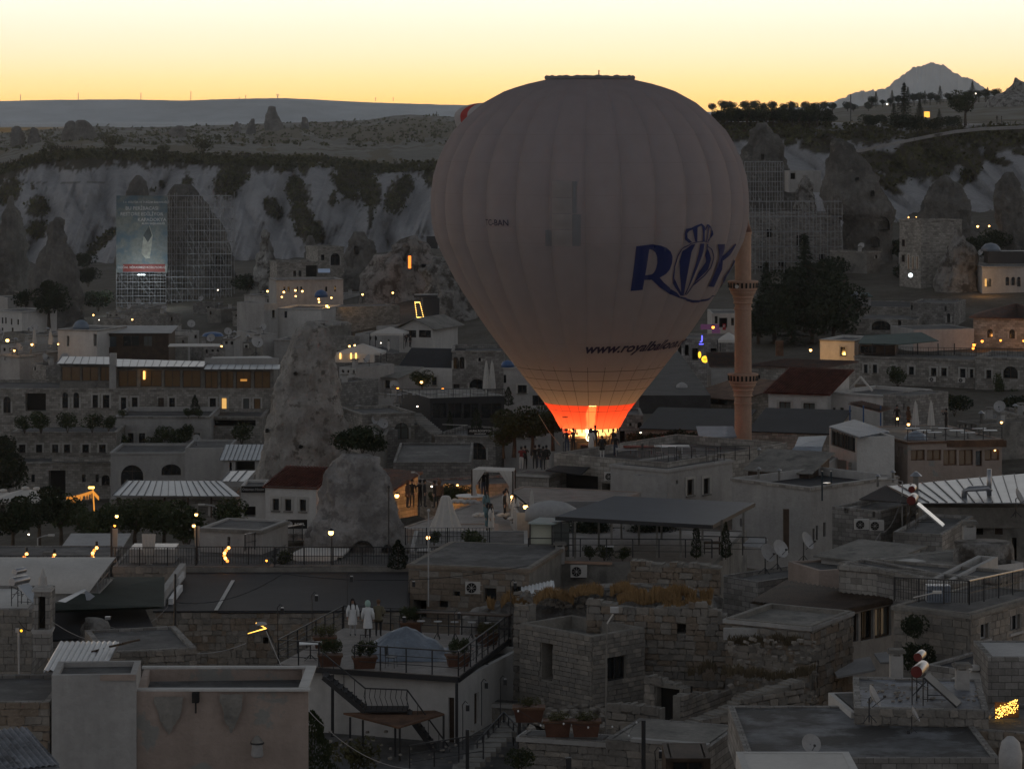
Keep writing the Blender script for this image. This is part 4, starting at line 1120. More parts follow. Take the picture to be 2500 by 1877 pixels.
def mk_chim():
 t = thing('stone_chimney','','chimney'); s = MB(); s.box((0,0,.55),(.6,.55,1.1)); s.build('stack',M_plaster,t); s = MB(); s.box((0,0,1.28),(.85,.75,.1)); s.box((0,0,1.36),(.7,.6,.08)); s.build('cap',M_concrete,t)
 s = MB()
 for sx in (-.22,.22):
  for sy in (-.2,.2): s.box((sx,sy,1.165),(.1,.1,.13))
 s.build('cap_pier',M_plaster,t); return t
CHIM = Proto(mk_chim)
def sign(name,label,px0,px1,py0,py1,Y,body,bg_,fg,size=None,lines=None,yaw=0,cat='sign',parent=None,off=.06,dep=.08,emit=None,bold=.01,kids=None):
 a,b = P3(px0,py1,Y),P3(px1,py0,Y); c = (a+b)/2; w_,h_ = b.x-a.x,b.z-a.z
 t = thing(name,label,cat,c) if parent is None else parent
 mb = MB().box((0,0,0),(w_,dep,h_)); me = mb.build('board',bg_,t,org=Vector((0,0,0)))
 if parent is not None: me.location = c-base_of(parent)
 t.rotation_euler = (0,0,yaw) if parent is None else t.rotation_euler
 for (txt,cx,cy,sz) in (lines or [(body,.5,.5,size or .6)]):
  bm,wd = text_mesh(txt,h_*sz,0,bold); k = min(1,w_*.94/max(wd,.01))
  ys = [v.co.y for v in bm.verts]; my = (min(ys)+max(ys))/2 if ys else 0
  for v in bm.verts: v.co = Vector(((v.co.x-wd/2)*k+(cx-.5)*w_,-dep/2-.012,(v.co.y-my)*k+(cy-.5)*h_))
  m_ = bpy.data.meshes.new('lettering'); bm.to_mesh(m_); bm.free(); m_.materials.append(fg)
  o = bpy.data.objects.new('lettering',m_); COL.objects.link(o); o.parent = t
  if parent is not None: o.location = me.location
 return t
# ---------------------------------------------------------------- people
def skin_person(pose='stand',top=M_hair,legs=M_hair,hair=M_hair,coat=None,hood=None,female=False,bag=False):
 """one continuous skinned body 1.72 m tall facing -y; clothing and hair as children"""
 t = thing('person','','person')
 J = {}; E = []; Rr = {}
 def v(n,p,r,par=None):
  J[n] = (len(J),Vector(p)); Rr[n] = r
  if par: E.append((J[par][0],J[n][0]))
 sw = .17 if female else .19
 v('pel',(0,0,.93),(.145,.105)); v('waist',(0,.0,1.08),(.125,.095),'pel'); v('chest',(0,.0,1.28),(.16,.11),'waist'); v('neck',(0,0,1.45),(.055,.055),'chest'); v('head0',(0,-.012,1.54),(.07,.08),'neck'); v('head1',(0,-.015,1.62),(.078,.095),'head0'); v('head2',(0,-.005,1.69),(.055,.065),'head1')
 for s,k in ((-1,'l'),(1,'r')):
  v('hip'+k,(s*.09,0,.88),(.095,.1),'pel'); kx = s*.10; fwd = .05 if (pose == 'walk' and s < 0) else (-.05 if pose == 'walk' else 0)
  v('knee'+k,(kx,-.01+fwd,.50),(.06,.065),'hip'+k); v('ank'+k,(kx*1.05,.02+fwd*1.6,.09),(.038,.042),'knee'+k); v('toe'+k,(kx*1.15,-.13+fwd*1.6,.04),(.04,.032),'ank'+k)
  v('sh'+k,(s*sw,0,1.38),(.058,.058),'chest')
  if pose == 'photo': el = (s*.27,-.14,1.22); wr = (s*.12,-.33,1.45)
  elif pose == 'pocket': el = (s*.29,.05,1.13); wr = (s*.20,-.10,.98)
  elif pose == 'cross': el = (s*.25,-.05,1.13); wr = (s*.05,-.19,1.15)
  else: el = (s*.245,.02,1.13); wr = (s*.255,-.05,.89)
  v('el'+k,el,(.042,.042),'sh'+k); v('wr'+k,wr,(.028,.028),'el'+k)
  d = (Vector(wr)-Vector(el)).normalized(); hp = Vector(wr)+d*.07; v('hand'+k,hp,(.034,.022),'wr'+k)
  for f in range(4): v('f%d%s' % (f,k),hp+d*(.085-.01*abs(f-1))+Vector((0,(f-1.5)*.018,0)),(.008,.008),'hand'+k)
  v('th'+k,Vector(wr)+d*.07+Vector((0,-.05,.0)),(.01,.01),'wr'+k)
 names = list(J); me = bpy.data.meshes.new('body'); me.from_pydata([J[n][1] for n in names],E,[])
 o = bpy.data.objects.new('body',me); COL.objects.link(o); o.modifiers.new('skin','SKIN'); sl = me.skin_vertices[0].data
 for i,n in enumerate(names): sl[i].radius = Rr[n]; sl[i].use_root = (n == 'pel')
 sd = o.modifiers.new('s','SUBSURF'); sd.levels = 1; sd.render_levels = 1
 dg = bpy.context.evaluated_depsgraph_get(); m2 = bpy.data.meshes.new_from_object(o.evaluated_get(dg)); bpy.data.objects.remove(o)
 m2.name = 'body'; m2.materials.clear()
 for mm in (M_skin,top,legs,M_iron): m2.materials.append(mm)
 for p in m2.polygons:
  c = p.center; i = 1
  if c.z > 1.475: i = 0
  elif c.z < .1: i = 3
  elif c.z < .95 and abs(c.x) < .22: i = 2
  for k in 'lr':
   if (c-J['hand'+k][1]).length < .13 and (c-J['el'+k][1]).length > .2: i = 0
  p.material_index = i; p.use_smooth = True
 ob = bpy.data.objects.new('body',m2); COL.objects.link(ob); ob.parent = t
 h = MB()
 if hood: h.lathe([(.09,1.46),(.13,1.53),(.135,1.63),(.10,1.73),(.03,1.765)],(0,.02,0),14); h.build('hood',hood,t,smooth=True)
 else:
  h.lathe([(.085,1.60),(.098,1.65),(.08,1.72),(.02,1.745)],(0,.018,0),12,sy=1.15)
  if female:
   h.lathe([(.05,1.20),(.085,1.35),(.095,1.5),(.09,1.62)],(0,.065,0),10,sx=1.25,sy=.6)
   h.tube([(-.085,-.03,1.62),(-.11,-.07,1.45),(-.10,-.12,1.22)],[.03,.04,.02],6); h.tube([(.085,-.03,1.62),(.11,-.07,1.45),(.10,-.12,1.22)],[.03,.04,.02],6)
  else: h.lathe([(.07,1.52),(.085,1.62)],(0,.03,0),10)
  h.build('hair',hair,t,smooth=True)
 fc = MB(); fc.box((0,-.107,1.60),(.022,.03,.045)); fc.box((-.032,-.098,1.635),(.022,.01,.01)); fc.box((.032,-.098,1.635),(.022,.01,.01)); fc.box((0,-.098,1.565),(.04,.01,.009)); fc.build('face_detail',M_brickr,t)
 if coat:
  cm,lo = coat; n = 18; c = MB(); pr = [(1.44,.10,.075),(1.38,.19,.12),(1.25,.19,.14),(1.08,.165,.135),(.92,.18,.15),(.7,.20,.165),(lo,.22,.175)]
  for z,rx,ry in pr:
   for i in range(n):
    a = 2*math.pi*i/n; q = 1+.05*math.sin(i*3+z*9)*(1.3-z if z < 1.3 else 0); c.v.append((rx*math.cos(a)*q,ry*math.sin(a)*q,z))
  for j in range(len(pr)-1):
   for i in range(n): c.f.append((j*n+i,(j+1)*n+i,(j+1)*n+(i+1) % n,j*n+(i+1) % n)); c.m.append(0)
  for s,k in ((-1,'l'),(1,'r')):
   c.tube([J['sh'+k][1]+Vector((-s*.03,0,.0)),J['el'+k][1],J['wr'+k][1]],[.085,.07,.06],8)
  c.build('coat',cm,t,smooth=True)
 return t
# ================================================================ FOREGROUND ROOFTOPS
SB = [M_blockb,M_block,M_blockb]; SG = [M_blockg,M_block,M_blockg]; SA = [M_block,M_blockg,M_block]
# --- pink plaster houses at the lower left
t,V,L,z1 = house('plaster_house','large pink plaster building with grey patches and rain stains at the lower left',(334,100),(752,100.4),4.2,1688,1960,M_plasterp,par=.42,rm=M_roofflat,cor=None)
MB().box(V(L/2,.06,z1+.03),(L+.16,.34,.07)).box(V(L/2,4.14,z1+.031),(L+.16,.3,.07)).box(V(L-.02,2.1,z1+.034),(.36,4.0,.07)).build('parapet_cap',M_plasterw,t)
MB().box(V(2.05,-.1,z1-.2),(.24,.3,.34)).tube([V(2.05,-.1,z1-.35),V(2.05,-.12,z1-.75)],.03,6).build('drain_spout',M_dark,t)
t = thing('wall_lantern','big dark metal wall lantern with conical cap on the pink plaster wall','lantern',P3(628,1850,99.7)); b = base_of(t)
MB().lathe([(.17,.04),(.22,.12),(.18,.45),(.21,.5)],tuple(b),12).build('lantern_body',M_canvasg,t,smooth=True); MB().lathe([(.24,.5),(.24,.56)],tuple(b),12).build('band',M_iron,t); MB().lathe([(.22,.56),(.13,.7),(.05,.78)],tuple(b),12).build('cap',M_concrete,t)
t,V,L,z1 = house('plaster_house','narrow bare plaster block joined to the left end of the pink building',(126,99.6),(333,99.8),2.6,1648,1960,M_plaster,par=.18)
MB().box(V(L*.78,-.03,z1-.1),(L*.42,.06,.2)).build('patch_band',M_plasterp,t)
t,V,L,z1 = house('lean_to_shed','low shed with rumpled corrugated metal roof behind the pink building',(130,103),(238,103),3.2,1632,1700,M_brickr,roof='shed',rise=.35,rk='corr',rm=M_steel,over=.3)
for i,(px,py) in enumerate(((190,1600),(225,1590),(268,1578),(300,1570))): MB().bar(P3(px,py,105),P3(px+40,py-9,106),.07).build('loose_timber',M_wood,t)
house('stone_outbuilding','worn stone outbuilding with sagging roof behind the pink plaster block',(250,109),(480,110),5,1592,1720,M_stoneg,par=.1,stone=(.45,.24,SG,True,120))
house('flat_roofed_house','low stone house with dusty flat roof at the left edge of the picture',(-160,100),(122,100),5,1712,1960,M_stoneg,par=.12,stone=(.5,.26,SB,True,150))
t,V,L,z1 = house('shed','dark metal-roofed shed at the bottom left corner',(-60,90),(112,91),3,1880,1960,M_concrete,roof='shed',rise=.5,rk='corr',rm=M_bitumenw)
house('stone_house','stone house with white edged flat roof under the solar heater',(-120,118),(78,118),6,1486,1650,M_stoneg,par=.1,rm=M_plasterw,stone=(.5,.28,SG,False,160))
h = SOLAR(P3(48,1480,119.5),-0.5,'solar water heater with pale collector beside the white vaulted roof',sc=.66)
# white vaulted roof
t = thing('vaulted_shed','long shed under a taut white barrel-vaulted sheet at the left edge','shed',P3(60,1470,128)); mb = MB(); n = 14; x0,x1 = XW(-130,128),XW(266,128); zc = ZW(1447,128)
for i in range(n+1):
 a = math.pi*i/n
 for x in (x0,x1-.9+.9*math.sin(a)): mb.v.append((x,130-2.2*math.cos(a),zc+1.25*math.sin(a)))
for i in range(n): mb.f.append((2*i,2*i+1,2*i+3,2*i+2)); mb.m.append(0)
mb.build('vault_cover',M_canvas,t,smooth=True)
MB().box(((x0+x1)/2,130,zc-.7),(x1-x0-.8,4.0,1.4)).build('wall',M_plaster,t)
fr = MB()
for i in range(5): fr.bar((x1-.5,128+i*.9,zc-1.2),(x1-.5,128+i*.9,zc+1.05-abs(i-2)*.25),.05)
fr.bar((x1-.5,128,zc+.4),(x1-.5,131.6,zc+.4),.05); fr.build('end_frame',M_steel,t)
mesh_thing(MB().add([P3(140,1467,124),P3(205,1437,126.5),P3(212,1440,126),P3(160,1470,123.5)],((0,1,2,3),)).add([P3(205,1437,126.5),P3(232,1455,126.5),P3(212,1470,126.2)],((0,2,1),)),'skylight',M_steel,'sloping metal skylight on the roof below the white vault','skylight',loc=P3(180,1470,125))
# little bell-tower like stone turret with loudspeaker
t = thing('stone_turret','slender stone turret with pointed spire and a horn loudspeaker','tower',P3(105,1602,112)); Yt = 112; s = Yt/F
c = base_of(t); zb = ZW(1602,Yt)
MB().box((c.x,c.y,zb+.5),(.66,.66,1.0)).box((c.x-.23,c.y,zb+1.7),(.18,.6,1.4)).box((c.x+.23,c.y,zb+1.7),(.18,.6,1.4)).box((c.x,c.y,zb+2.5),(.6,.6,.22)).build('shaft',M_stoneg,t)
for q,w_ in ((.98,.74),(1.06,.8),(2.62,.78),(2.7,.66)): MB().box((c.x,c.y,zb+q),(w_,w_,.08)).build('moulding',M_plaster,t)
MB().lathe([(.17,2.74),(.15,3.1),(.1,3.15),(.02,3.45)],(c.x,c.y,zb),8).build('spire',M_plaster,t)
MB().box((c.x,c.y+.1,zb+1.7),(.28,.1,1.4)).build('niche',M_dark,t)
def horn(loc,label,rz=0):
 t = thing('loudspeaker',label,'loudspeaker',loc,rz=rz); mb = MB()
 for r,y in ((.17,-.25),(.16,-.22),(.09,-.08),(.05,.02),(.07,.1)):
  for i in range(14): a = 2*math.pi*i/14; mb.v.append((r*math.cos(a),y,r*math.sin(a)))
 for j in range(4):
  for i in range(14): mb.f.append((j*14+i,j*14+(i+1) % 14,(j+1)*14+(i+1) % 14,(j+1)*14+i)); mb.m.append(0)
 mb.build('horn',M_canvas,t,smooth=True); MB().sphere((0,-.08,0),.05,8,6).build('driver',M_iron,t); return t
horn(P3(101,1465,111.4),'round horn loudspeaker facing out from the stone turret')
t = thing('loudspeaker_pole','thin pole with a dark loudspeaker and a small yellow lamp at the far left','pole',P3(47,1665,108)); b = base_of(t); MB().tube([b,P3(45,1545,108)],.04,6).build('pole',M_canvasg,t)
MB().sphere(P3(52,1539,107.9),.05,8,6).build('bulb',E_yel,t); MB().box(P3(42,1538,108),(.12,.1,.16)).build('bracket',M_canvasg,t)
horn(P3(39,1556,107.8),'dark horn loudspeaker on the thin pole at the far left')
# dark bitumen roof with ruined chimney stump
t,V,L,z1 = house('dark_roofed_house','low house with black bitumen roof around a broken chimney stump',(128,122),(378,123),9,1560,1640,M_stoneg,roof='shed',rise=.55,rk='plain',rm=M_bitumen,over=.1)
q = rock('ruined_chimney','crumbling stone chimney stump on the black roof',[(1508,206,240),(1520,202,268),(1545,196,272),(1566,192,278)],121.5,M_rock,.8,3,.1,28,16,cat='chimney',foot=.2)
mesh_thing(MB().box(P3(263,1508,121),(.22,.2,.12)),'chimney_tin',M_steel,'shiny tin box on the broken chimney stump','box',loc=P3(263,1512,121))
mesh_thing(MB().add([P3(268,1408,133),P3(402,1408,133),P3(400,1480,126),P3(130,1490,124),P3(130,1473,125)],((0,4,3,2,1),)).add([P3(268,1408,133)-Vector((0,0,.1)),P3(402,1408,133)-Vector((0,0,.1)),P3(400,1480,126)-Vector((0,0,.1)),P3(130,1490,124)-Vector((0,0,.1)),P3(130,1473,125)-Vector((0,0,.1))],((0,1,2,3,4),)),'shade_net',mat('green_net',(.022,.032,.025),.9,.2,3,.2),'dark green shade net stretched beside the white vault','shade net',loc=P3(300,1470,128))
for px,yy,wd,hh,sd in ((412,1700,1.0,1.5,1),(565,1694,.8,1.55,2)):
 A_ = P3(px,yy,99.98); n_ = 22; pt = [A_+Vector((-wd/2,-.006,0)),A_+Vector((wd/2,-.006,0))]+[A_+Vector((wd*(.5-i/n_)*(1.1-.1*math.cos(i))*(1 if abs(i/n_-.5) > .2 else .8),-.006,-hh*(1-abs(2*i/n_-1)**1.7)*(.86+.2*noise.noise(Vector((i*.6,sd,0)))))) for i in range(1,n_)]
 mesh_thing(MB().add(pt,(tuple(range(len(pt)))[::-1],)),'plaster_patch',M_concrete,'grey shield-shaped bare patch on the pink wall, %s' % ('left' if sd == 1 else 'right'),'patch',loc=A_)
# --- long house with the big dark roof and rubble wall
t,V,L,z1 = house('long_stone_house','long rubble-stone house under a huge plain dark roof',(380,137),(990,137.2),13.2,1490,1680,M_mortar,[(642,655,1555,1577,'o')],roof='shed',rise=-.25,rk='plain',rm=M_bitumen,over=.12,
 stone=(.40,.29,[M_block,M_blockg,M_block,M_blockb],True,300))
fl_ = MB()
for i in range(10): fl_.box(V(2.9+.0*i,.3+i*1.0,z1+.045-.019*i),(.17,.96,.03))
fl_.build('flashing_strip',M_plasterw,t);
mb = MB()
for i in range(7): mb.tube([V(3+i,-.11,z1-.08),V(4.0+i,-.11,z1-.09)],.04,5)
mb.build('gutter',M_iron,t)
MB().box(V(.2,6.0,z1+.3),(.3,9,.7)).build('gable_coping',M_plaster,t); MB().box(V(.55,4.0,z1+.1),(.22,4.2,.3)).box(V(.4,8.0,z1+.3),(.14,2.2,.3)).build('white_gutter',M_white,t)
mesh_thing(MB().tube([P3(427,1587,135),P3(428,1400,135)],[.07,.05],8),'utility_pole',M_iron,'black utility pole in front of the long rubble wall','pole',loc=P3(427,1587,135))
# --- viewing deck
DZ = 26.3
dFL,dFR,dBR,dBL = Vector((-10.25,125.7,DZ)),Vector((-2.3,122.9,DZ)),Vector((-.1,132.2,DZ)),Vector((-7.9,134.6,DZ))
deck = thing('wooden_deck','rooftop viewing deck of grey planks on black steel posts','deck',dFL)
npk = 66; pm = None
for i in range(npk):
 t0,t1 = i/npk,(i+1)/npk-.0012
 a,b,c,d = dFL.lerp(dBL,t0),dFR.lerp(dBR,t0),dFR.lerp(dBR,t1),dFL.lerp(dBL,t1); j = Vector((0,0,random.uniform(-.004,.004)))
 MB().add([a+j,b+j,c+j,d+j]+[p-Vector((0,0,.04)) for p in (a,b,c,d)],((0,1,2,3),(7,6,5,4),(0,4,5,1),(1,5,6,2),(2,6,7,3),(3,7,4,0))).build('plank',M_deck,deck)
e = MB(); up = Vector((0,0,.16))
for a,b in ((dFL,dFR),(dFR,dBR),(dBR,dBL),(dBL,dFL)): e.bar(a-up,b-up,.12,.22)
e.build('edge_beam',M_iron,deck)
for px,Y,py1 in ((812,124.6,1830),(1115,122.8,1900),(1189,127.2,1812),(1246,131.9,1716),(682,125.7,1660)): MB().bar(Vector((XW(px,Y),Y,DZ-.28)),P3(px,py1,Y),.13).build('steel_post',M_iron,deck)
t,V,L,z1 = house('white_rendered_house','white rendered house beneath the wooden viewing deck',(703,126.0),(1117,123.3),8.5,1634,1900,M_plasterw,[(1095,1109,1702,1812,'d')],'R',[(1158,1170,1690,1768,'d')],par=.3,z0=19)
railing([dFL,dBL*.98+dFL*.02],1.05,'three-rail black railing along the left edge of the viewing deck',1.25,None,4)
railing([dBL,dBR],1.05,'black railing along the rear edge of the viewing deck',1.25,None,3)
railing([dFR,dBR],1.05,'black railing along the right edge of the viewing deck',1.1,None,4,group=None)
railing([dFL.lerp(dFR,.43),dFR],1.05,'thin black railing at the front of the deck before the tarpaulin',1.2,None,3)
railing([dFL,dFL.lerp(dFR,.23)],1.05,'short black railing at the front left corner of the deck',1.2,None,3)
# stairs
st = thing('steel_staircase','black steel outdoor staircase climbing from the yard to the viewing deck','staircase',P3(940,1870,122.6))
def flight(p0,p1,n,wd=1.0):
 p0,p1 = Vector(p0),Vector(p1); s = MB(); s.bar(p0+Vector((0,-wd/2,-.1)),p1+Vector((0,-wd/2,-.1)),.05,.2); s.bar(p0+Vector((0,wd/2,-.1)),p1+Vector((0,wd/2,-.1)),.05,.2); s.build('stringer',M_iron,st)
 for i in range(n): p = p0.lerp(p1,(i+.5)/n); MB().box(p,(abs(p1.x-p0.x)/n*1.15,wd,.045)).build('tread',M_iron,st)
 h = MB();
 for o in (-wd/2,): h.bar(p0+Vector((0,o,.95)),p1+Vector((0,o,.95)),.05);
 for i in range(5): p = p0.lerp(p1,i/4)+Vector((0,-wd/2,0)); h.bar(p,p+Vector((0,0,.95)),.03)
 h.build('handrail',M_iron,st)
A1,A2 = P3(790,1642,123.4),P3(893,1728,122.8); B1,B2 = P3(995,1732,122.4),P3(1098,1872,122.0)
flight(A1,A2,9); flight(B1,B2,10); MB().box((A2+B1)/2,((B1-A2).length,1.1,.06)).build('landing',M_iron,st)
r = MB(); r.bar(A2+Vector((0,-.5,.95)),B1+Vector((0,-.5,.95)),.05)
for i in range(9):
 p = A2.lerp(B1,i/8)+Vector((0,-.5,0)); r.tube([p,p+Vector((.07,0,.25)),p+Vector((-.05,0,.6)),p+Vector((0,0,.95))],.014,4)
r.build('landing_rail',M_iron,st)
c = thing('porch_canopy','dark red metal porch canopy under the staircase landing','canopy',P3(960,1870,121)); a,b,d,e = P3(838,1740,122.2),P3(1083,1740,122.2),P3(1083,1742,120.2),P3(838,1745,120.4)
roof_plane(c,P3(972,1774,119.6),P3(1085,1741,121.4),P3(1062,1733,123),P3(838,1739,122.4),'plain',M_brickr,name='sheet')
for px,y0,y1,Y in ((855,1750,1868,122),(886,1757,1858,122.5),(976,1775,1877,119.8),(965,1775,1865,120.6),(1083,1745,1877,121.4)): MB().bar(P3(px,y0,Y),P3(px,y1,Y),.09).build('post',M_iron,c)
# tarpaulin heap
t = thing('tarpaulin_heap','large heap covered by a crinkled blue grey tarpaulin on the deck','tarpaulin',P3(1000,1600,127.5)); mb = MB(); nx_,ny_ = 60,44
for j in range(ny_+1):
 for i in range(nx_+1):
  u,v = i/nx_*2-1,j/ny_*2-1; r = math.sqrt((u/.95)**2+(v/.9)**2); h = max(0,1-r)**.62*1.25*(1+.12*noise.noise(Vector((u*2,v*2,3))))+ (.22*max(0,1-abs(u-.75)*4)*max(0,1-abs(v+.2)*1.6))
  h += (abs(noise.noise(Vector((math.atan2(v,u)*3.5,r*1.5,1))))*.20*min(1,r*1.4)*max(0,1.25-r)); h += noise.noise(Vector((u*9,v*9,0)))*.035
  mb.v.append((base_of(t).x-.25+u*1.95,base_of(t).y+.3+v*1.7,DZ+.02+max(0,h)))
for j in range(ny_):
 for i in range(nx_): a = j*(nx_+1)+i; mb.f.append((a,a+1,a+nx_+2,a+nx_+1)); mb.m.append(0)
mb.build('tarpaulin',M_bluet,t,smooth=True)
TABLE(Vector((XW(757,126.4),126.6,DZ)),.1,'small white table at the left corner of the viewing deck',sc=(1.15,1.1,1))
for i,(px,Y,rz,lb) in enumerate(((793,129.6,.1,'planter with dry shrub behind the white deck table'),(806,125.2,.1,'planter with leafy shrub at the top of the staircase'),(890,124.7,.15,'planter at the front railing left of the tarpaulin'),(1118,125.2,.2,'planter at the front right corner of the deck'),(1190,130.2,.9,'planter with yellowing shrub by the right deck railing'),(1003,133.4,.1,'planter behind the blue tarpaulin at the rear railing'))):
 PLANT = globals().get('PLANT') or Proto(mk_planter); PLANT(Vector((XW(px,Y),Y,DZ)),rz,lb,'planters on the viewing deck')
 for k in (-.2,.22): tree_use = (T_bush if i in (0,4) else T_bushg); tree_use(Vector((XW(px,Y)+k,Y,DZ+.42)),i,('left' if k < 0 else 'right')+' shrub in the '+lb.replace('planter with leafy shrub','planter').replace('planter with dry shrub','planter').replace('planter with yellowing shrub','planter'),'shrubs in the deck planters',sc=(.3,.3,.42))
t = thing('bar_counter','long dark wooden bar counter at the rear right of the deck','counter',Vector((XW(1130,133),132.6,DZ)))
a,b = P3(1022,1493,133.3),P3(1246,1502,131.4); MB().bar(a,b,.55,.06).build('counter_top',M_wood,t)
for k in (0.02,.33,.66,.98): p = a.lerp(b,k); MB().bar(p,Vector((p.x,p.y,DZ)),.05).build('leg',M_iron,t)
MB().bar(a-Vector((0,0,.6)),b-Vector((0,0,.6)),.05).build('foot_rail',M_iron,t)
def mk_stool():
 t = thing('bar_stool','','bar stool'); MB().lathe([(.16,.72),(.18,.75)],n=14).build('seat',M_canvasg,t); MB().tube([(0,0,.1),(0,0,.72)],.02,5).build('stem',M_iron,t)
 for i in range(3): a = i*2.1; MB().tube([(0,0,.3),(.17*math.cos(a),.17*math.sin(a),0)],.016,4).build('leg',M_iron,t)
 return t
STOOL = Proto(mk_stool)
for i,px in enumerate((1028,1069,1110,1152,1190)): STOOL(Vector((XW(px,131.8),131.8-.12*i,DZ)),i,'bar stool, number %s from the left along the dark counter' % ('one','two','three','four','five')[i],'bar stools at the deck counter',sc=1.1)
for i,(px,Y) in enumerate(((890,127.5),(955,124.9),(1140,126.4),(1166,127.8))): CHAIR(Vector((XW(px,Y),Y,DZ)),i*1.3,('black chair at the left foot of the tarpaulin heap','black chair in front of the tarpaulin heap','black chair near the right corner planter','black chair beside the right deck railing')[i],'chairs on the viewing deck')
p1 = skin_person('stand',M_canvasg,M_canvasg,M_hair,(M_white,.52),female=True); p1.name = 'person'; p1['label'] = 'woman with long black hair in a long white coat facing forward on the deck'; p1.location = Vector((XW(861,132.6),132.6,DZ)); p1.rotation_euler = (0,0,.2)
p2 = skin_person('stand',M_white,M_iron,M_hair,(M_white,.48),hood=mat('mint_hood',(.35,.48,.42),.8,.05,3,0)); p2['label'] = 'person in long white coat and pale green hood seen from behind on the deck'; p2.location = Vector((XW(898,131.9),131.9,DZ)); p2.rotation_euler = (0,0,math.pi-.15)
M_khaki = mat('khaki',(.15,.13,.085),.85,.1,4,.1); p3_ = skin_person('pocket',M_khaki,M_iron,M_brickr,(M_khaki,.82)); p3_['label'] = 'man in khaki jacket and dark trousers seen from behind on the deck'; p3_.location = Vector((XW(924,132.3),132.3,DZ)); p3_.rotation_euler = (0,0,math.pi-.1)
def mk_lantern(hk=1):
 t = thing('hook_lantern','','lantern'); MB().tube([(0,0,-1.6),(0,0,0),(-.02,0,.25),(.1,0,.42),(.2,0,.32)],.02,5).build('hook_pole',M_iron,t); MB().box((.2,0,.13),(.15,.15,.24)).build('lantern_body',M_iron,t); MB().box((.2,0,.265),(.12,.12,.03)).build('cap',M_steel,t); return t
LAN = Proto(mk_lantern)
for i,(px,py,Y,lb) in enumerate(((678,1498,125.6,'at the left corner of the viewing deck'),(762,1467,129,'over the left deck railing'),(848,1420,134,'against the big dark roof'),(976,1520,131,'standing among the deck stools'),(1000,1432,140,'before the brown stone wall'),(1110,1510,130,'beside the deck counter'),(1247,1436,131.5,'at the rear right deck corner'),(1130,1735,119.5,'next to the lower yard pillar'),(1176,1680,124.5,'on the side wall under the deck'),(1222,1672,124,'above the yard steps'),(1672,1832,108,'over the stone yard wall'),(1600,1850,104,'above the dark pergola'))):
 LAN(P3(px,py,Y),0,'black hook lantern '+lb,'hook lanterns')
# yard at the bottom centre
T_fat(Vector((XW(762,112),112,ZW(1920,112))),0,'bushy green cypress between the pink building and the staircase',sc=(.62,.62,.74))
T_bush(P3(868,1888,116),0,'low shrub at the foot of the stairs'); T_bushg(P3(1270,1885,105),1,'leafy shrub at the bottom edge of the yard',sc=.5)
house('yard_terrace','paved yard terrace below the viewing deck',(640,116),(1300,116),16,1905,1990,M_stoneg,par=.05,cat='terrace')
house('yard_wall','low stone garden wall with pale coping right of the deck posts',(1180,127.5),(1283,127),.8,1713,1860,M_stoneg,par=0,cat='wall',cor=M_plaster,stone=(.4,.25,SG,True,60),z0=19)
t = thing('yard_steps','stone steps descending beside the white rendered house','steps',P3(1200,1850,118))
for i in range(11): MB().box(P3(1262-i*13,1760+i*12,122-i*.75),(.9,1.3,.22)).build('step',M_concrete,t)
railing([P3(1165,1868,117.5),P3(1230,1795,121.5),P3(1290,1860,118)],1.0,'black railing beside the yard steps',.8,None,3)
railing([P3(1000,1880,115),P3(1180,1852,115.5)],1.0,'black railing at the edge of the lower yard',.9,None,3)
for i,(px,y0,Y,w_) in enumerate(((1141,1780,114,.14),(1268,1728,113,.13),(1571,1757,104,.15),(1388,1848,101,.2),(2218,1782,98,.1),(2144,1840,96,.08))):
 mesh_thing(MB().bar(P3(px,1905,Y),P3(px,y0,Y),w_),'steel_post',M_iron,('bare black post left of the yard steps','tall black post above the yard railing','thick black post in front of the stone yard wall','short dark post at the bottom centre','thin black post on the big flat roof at the right','short black pipe post on the flat roof beside the dish')[i],'post',loc=P3(px,1905,Y))
t,V,L,z1 = house('stone_yard_wall','stone yard wall with pale coping carrying brown planters',(1268,108),(1482,107),1.2,1795,1900,M_stoneg,par=0,cat='wall',cor=M_plaster,stone=(.45,.26,SG,True,110))
PLANT(P3(1361,1796,107.9),0,'left of two large brown planters on the stone yard wall','planters on the yard wall',sc=(1.0,1,1.2)); PLANT(P3(1430,1796,107.5),0,'right of two large brown planters on the stone yard wall','planters on the yard wall',sc=(1.05,1,1.2)); PLANT(P3(1291,1760,111),0,'brown planter below the cave arch behind the black post','planters on the yard wall',sc=1.15)
for px,Y in ((1361,107.9),(1430,107.5),(1291,111)): T_bush(P3(px,1765 if px > 1300 else 1727,Y),px,'grassy plant filling the planter '+{1361: 'left on the yard wall',1430: 'right on the yard wall',1291: 'below the cave arch'}[px],'plants in the yard wall planters',sc=(.42,.3,.3))
t,V,L,z1 = house('stone_yard_wall','long low stone wall with pale sloping coping at the bottom centre',(1480,106),(1732,104.6),4,1803,1900,M_stoneg,par=0,cat='wall',stone=(.5,.27,SG,True,150),rm=M_concrete)
MB().bar(V(1.0,-.02,z1+.06),V(L,-.02,z1+.06),.28,.13).build('coping',M_plaster,t)
t,V,L,z1 = house('pergola','dark timber pergola with barred glass at the bottom centre',(1625,101),(1735,101),2.5,1850,1920,M_wood,[(1640,1720,1858,1900,'g')],par=0,rm=M_wood,cat='pergola')
t = thing('bulb_string','string of small unlit pale bulbs hanging over the yard wall','string lights',P3(1265,1735,106)); bp_ = [(1265,1735),(1320,1770),(1376,1766),(1436,1775),(1495,1773),(1535,1795),(1554,1763),(1506,1812),(1482,1825)]
MB().tube([P3(x,y-3,106) for x,y in bp_[:7]],.008,4).build('wire',M_iron,t)
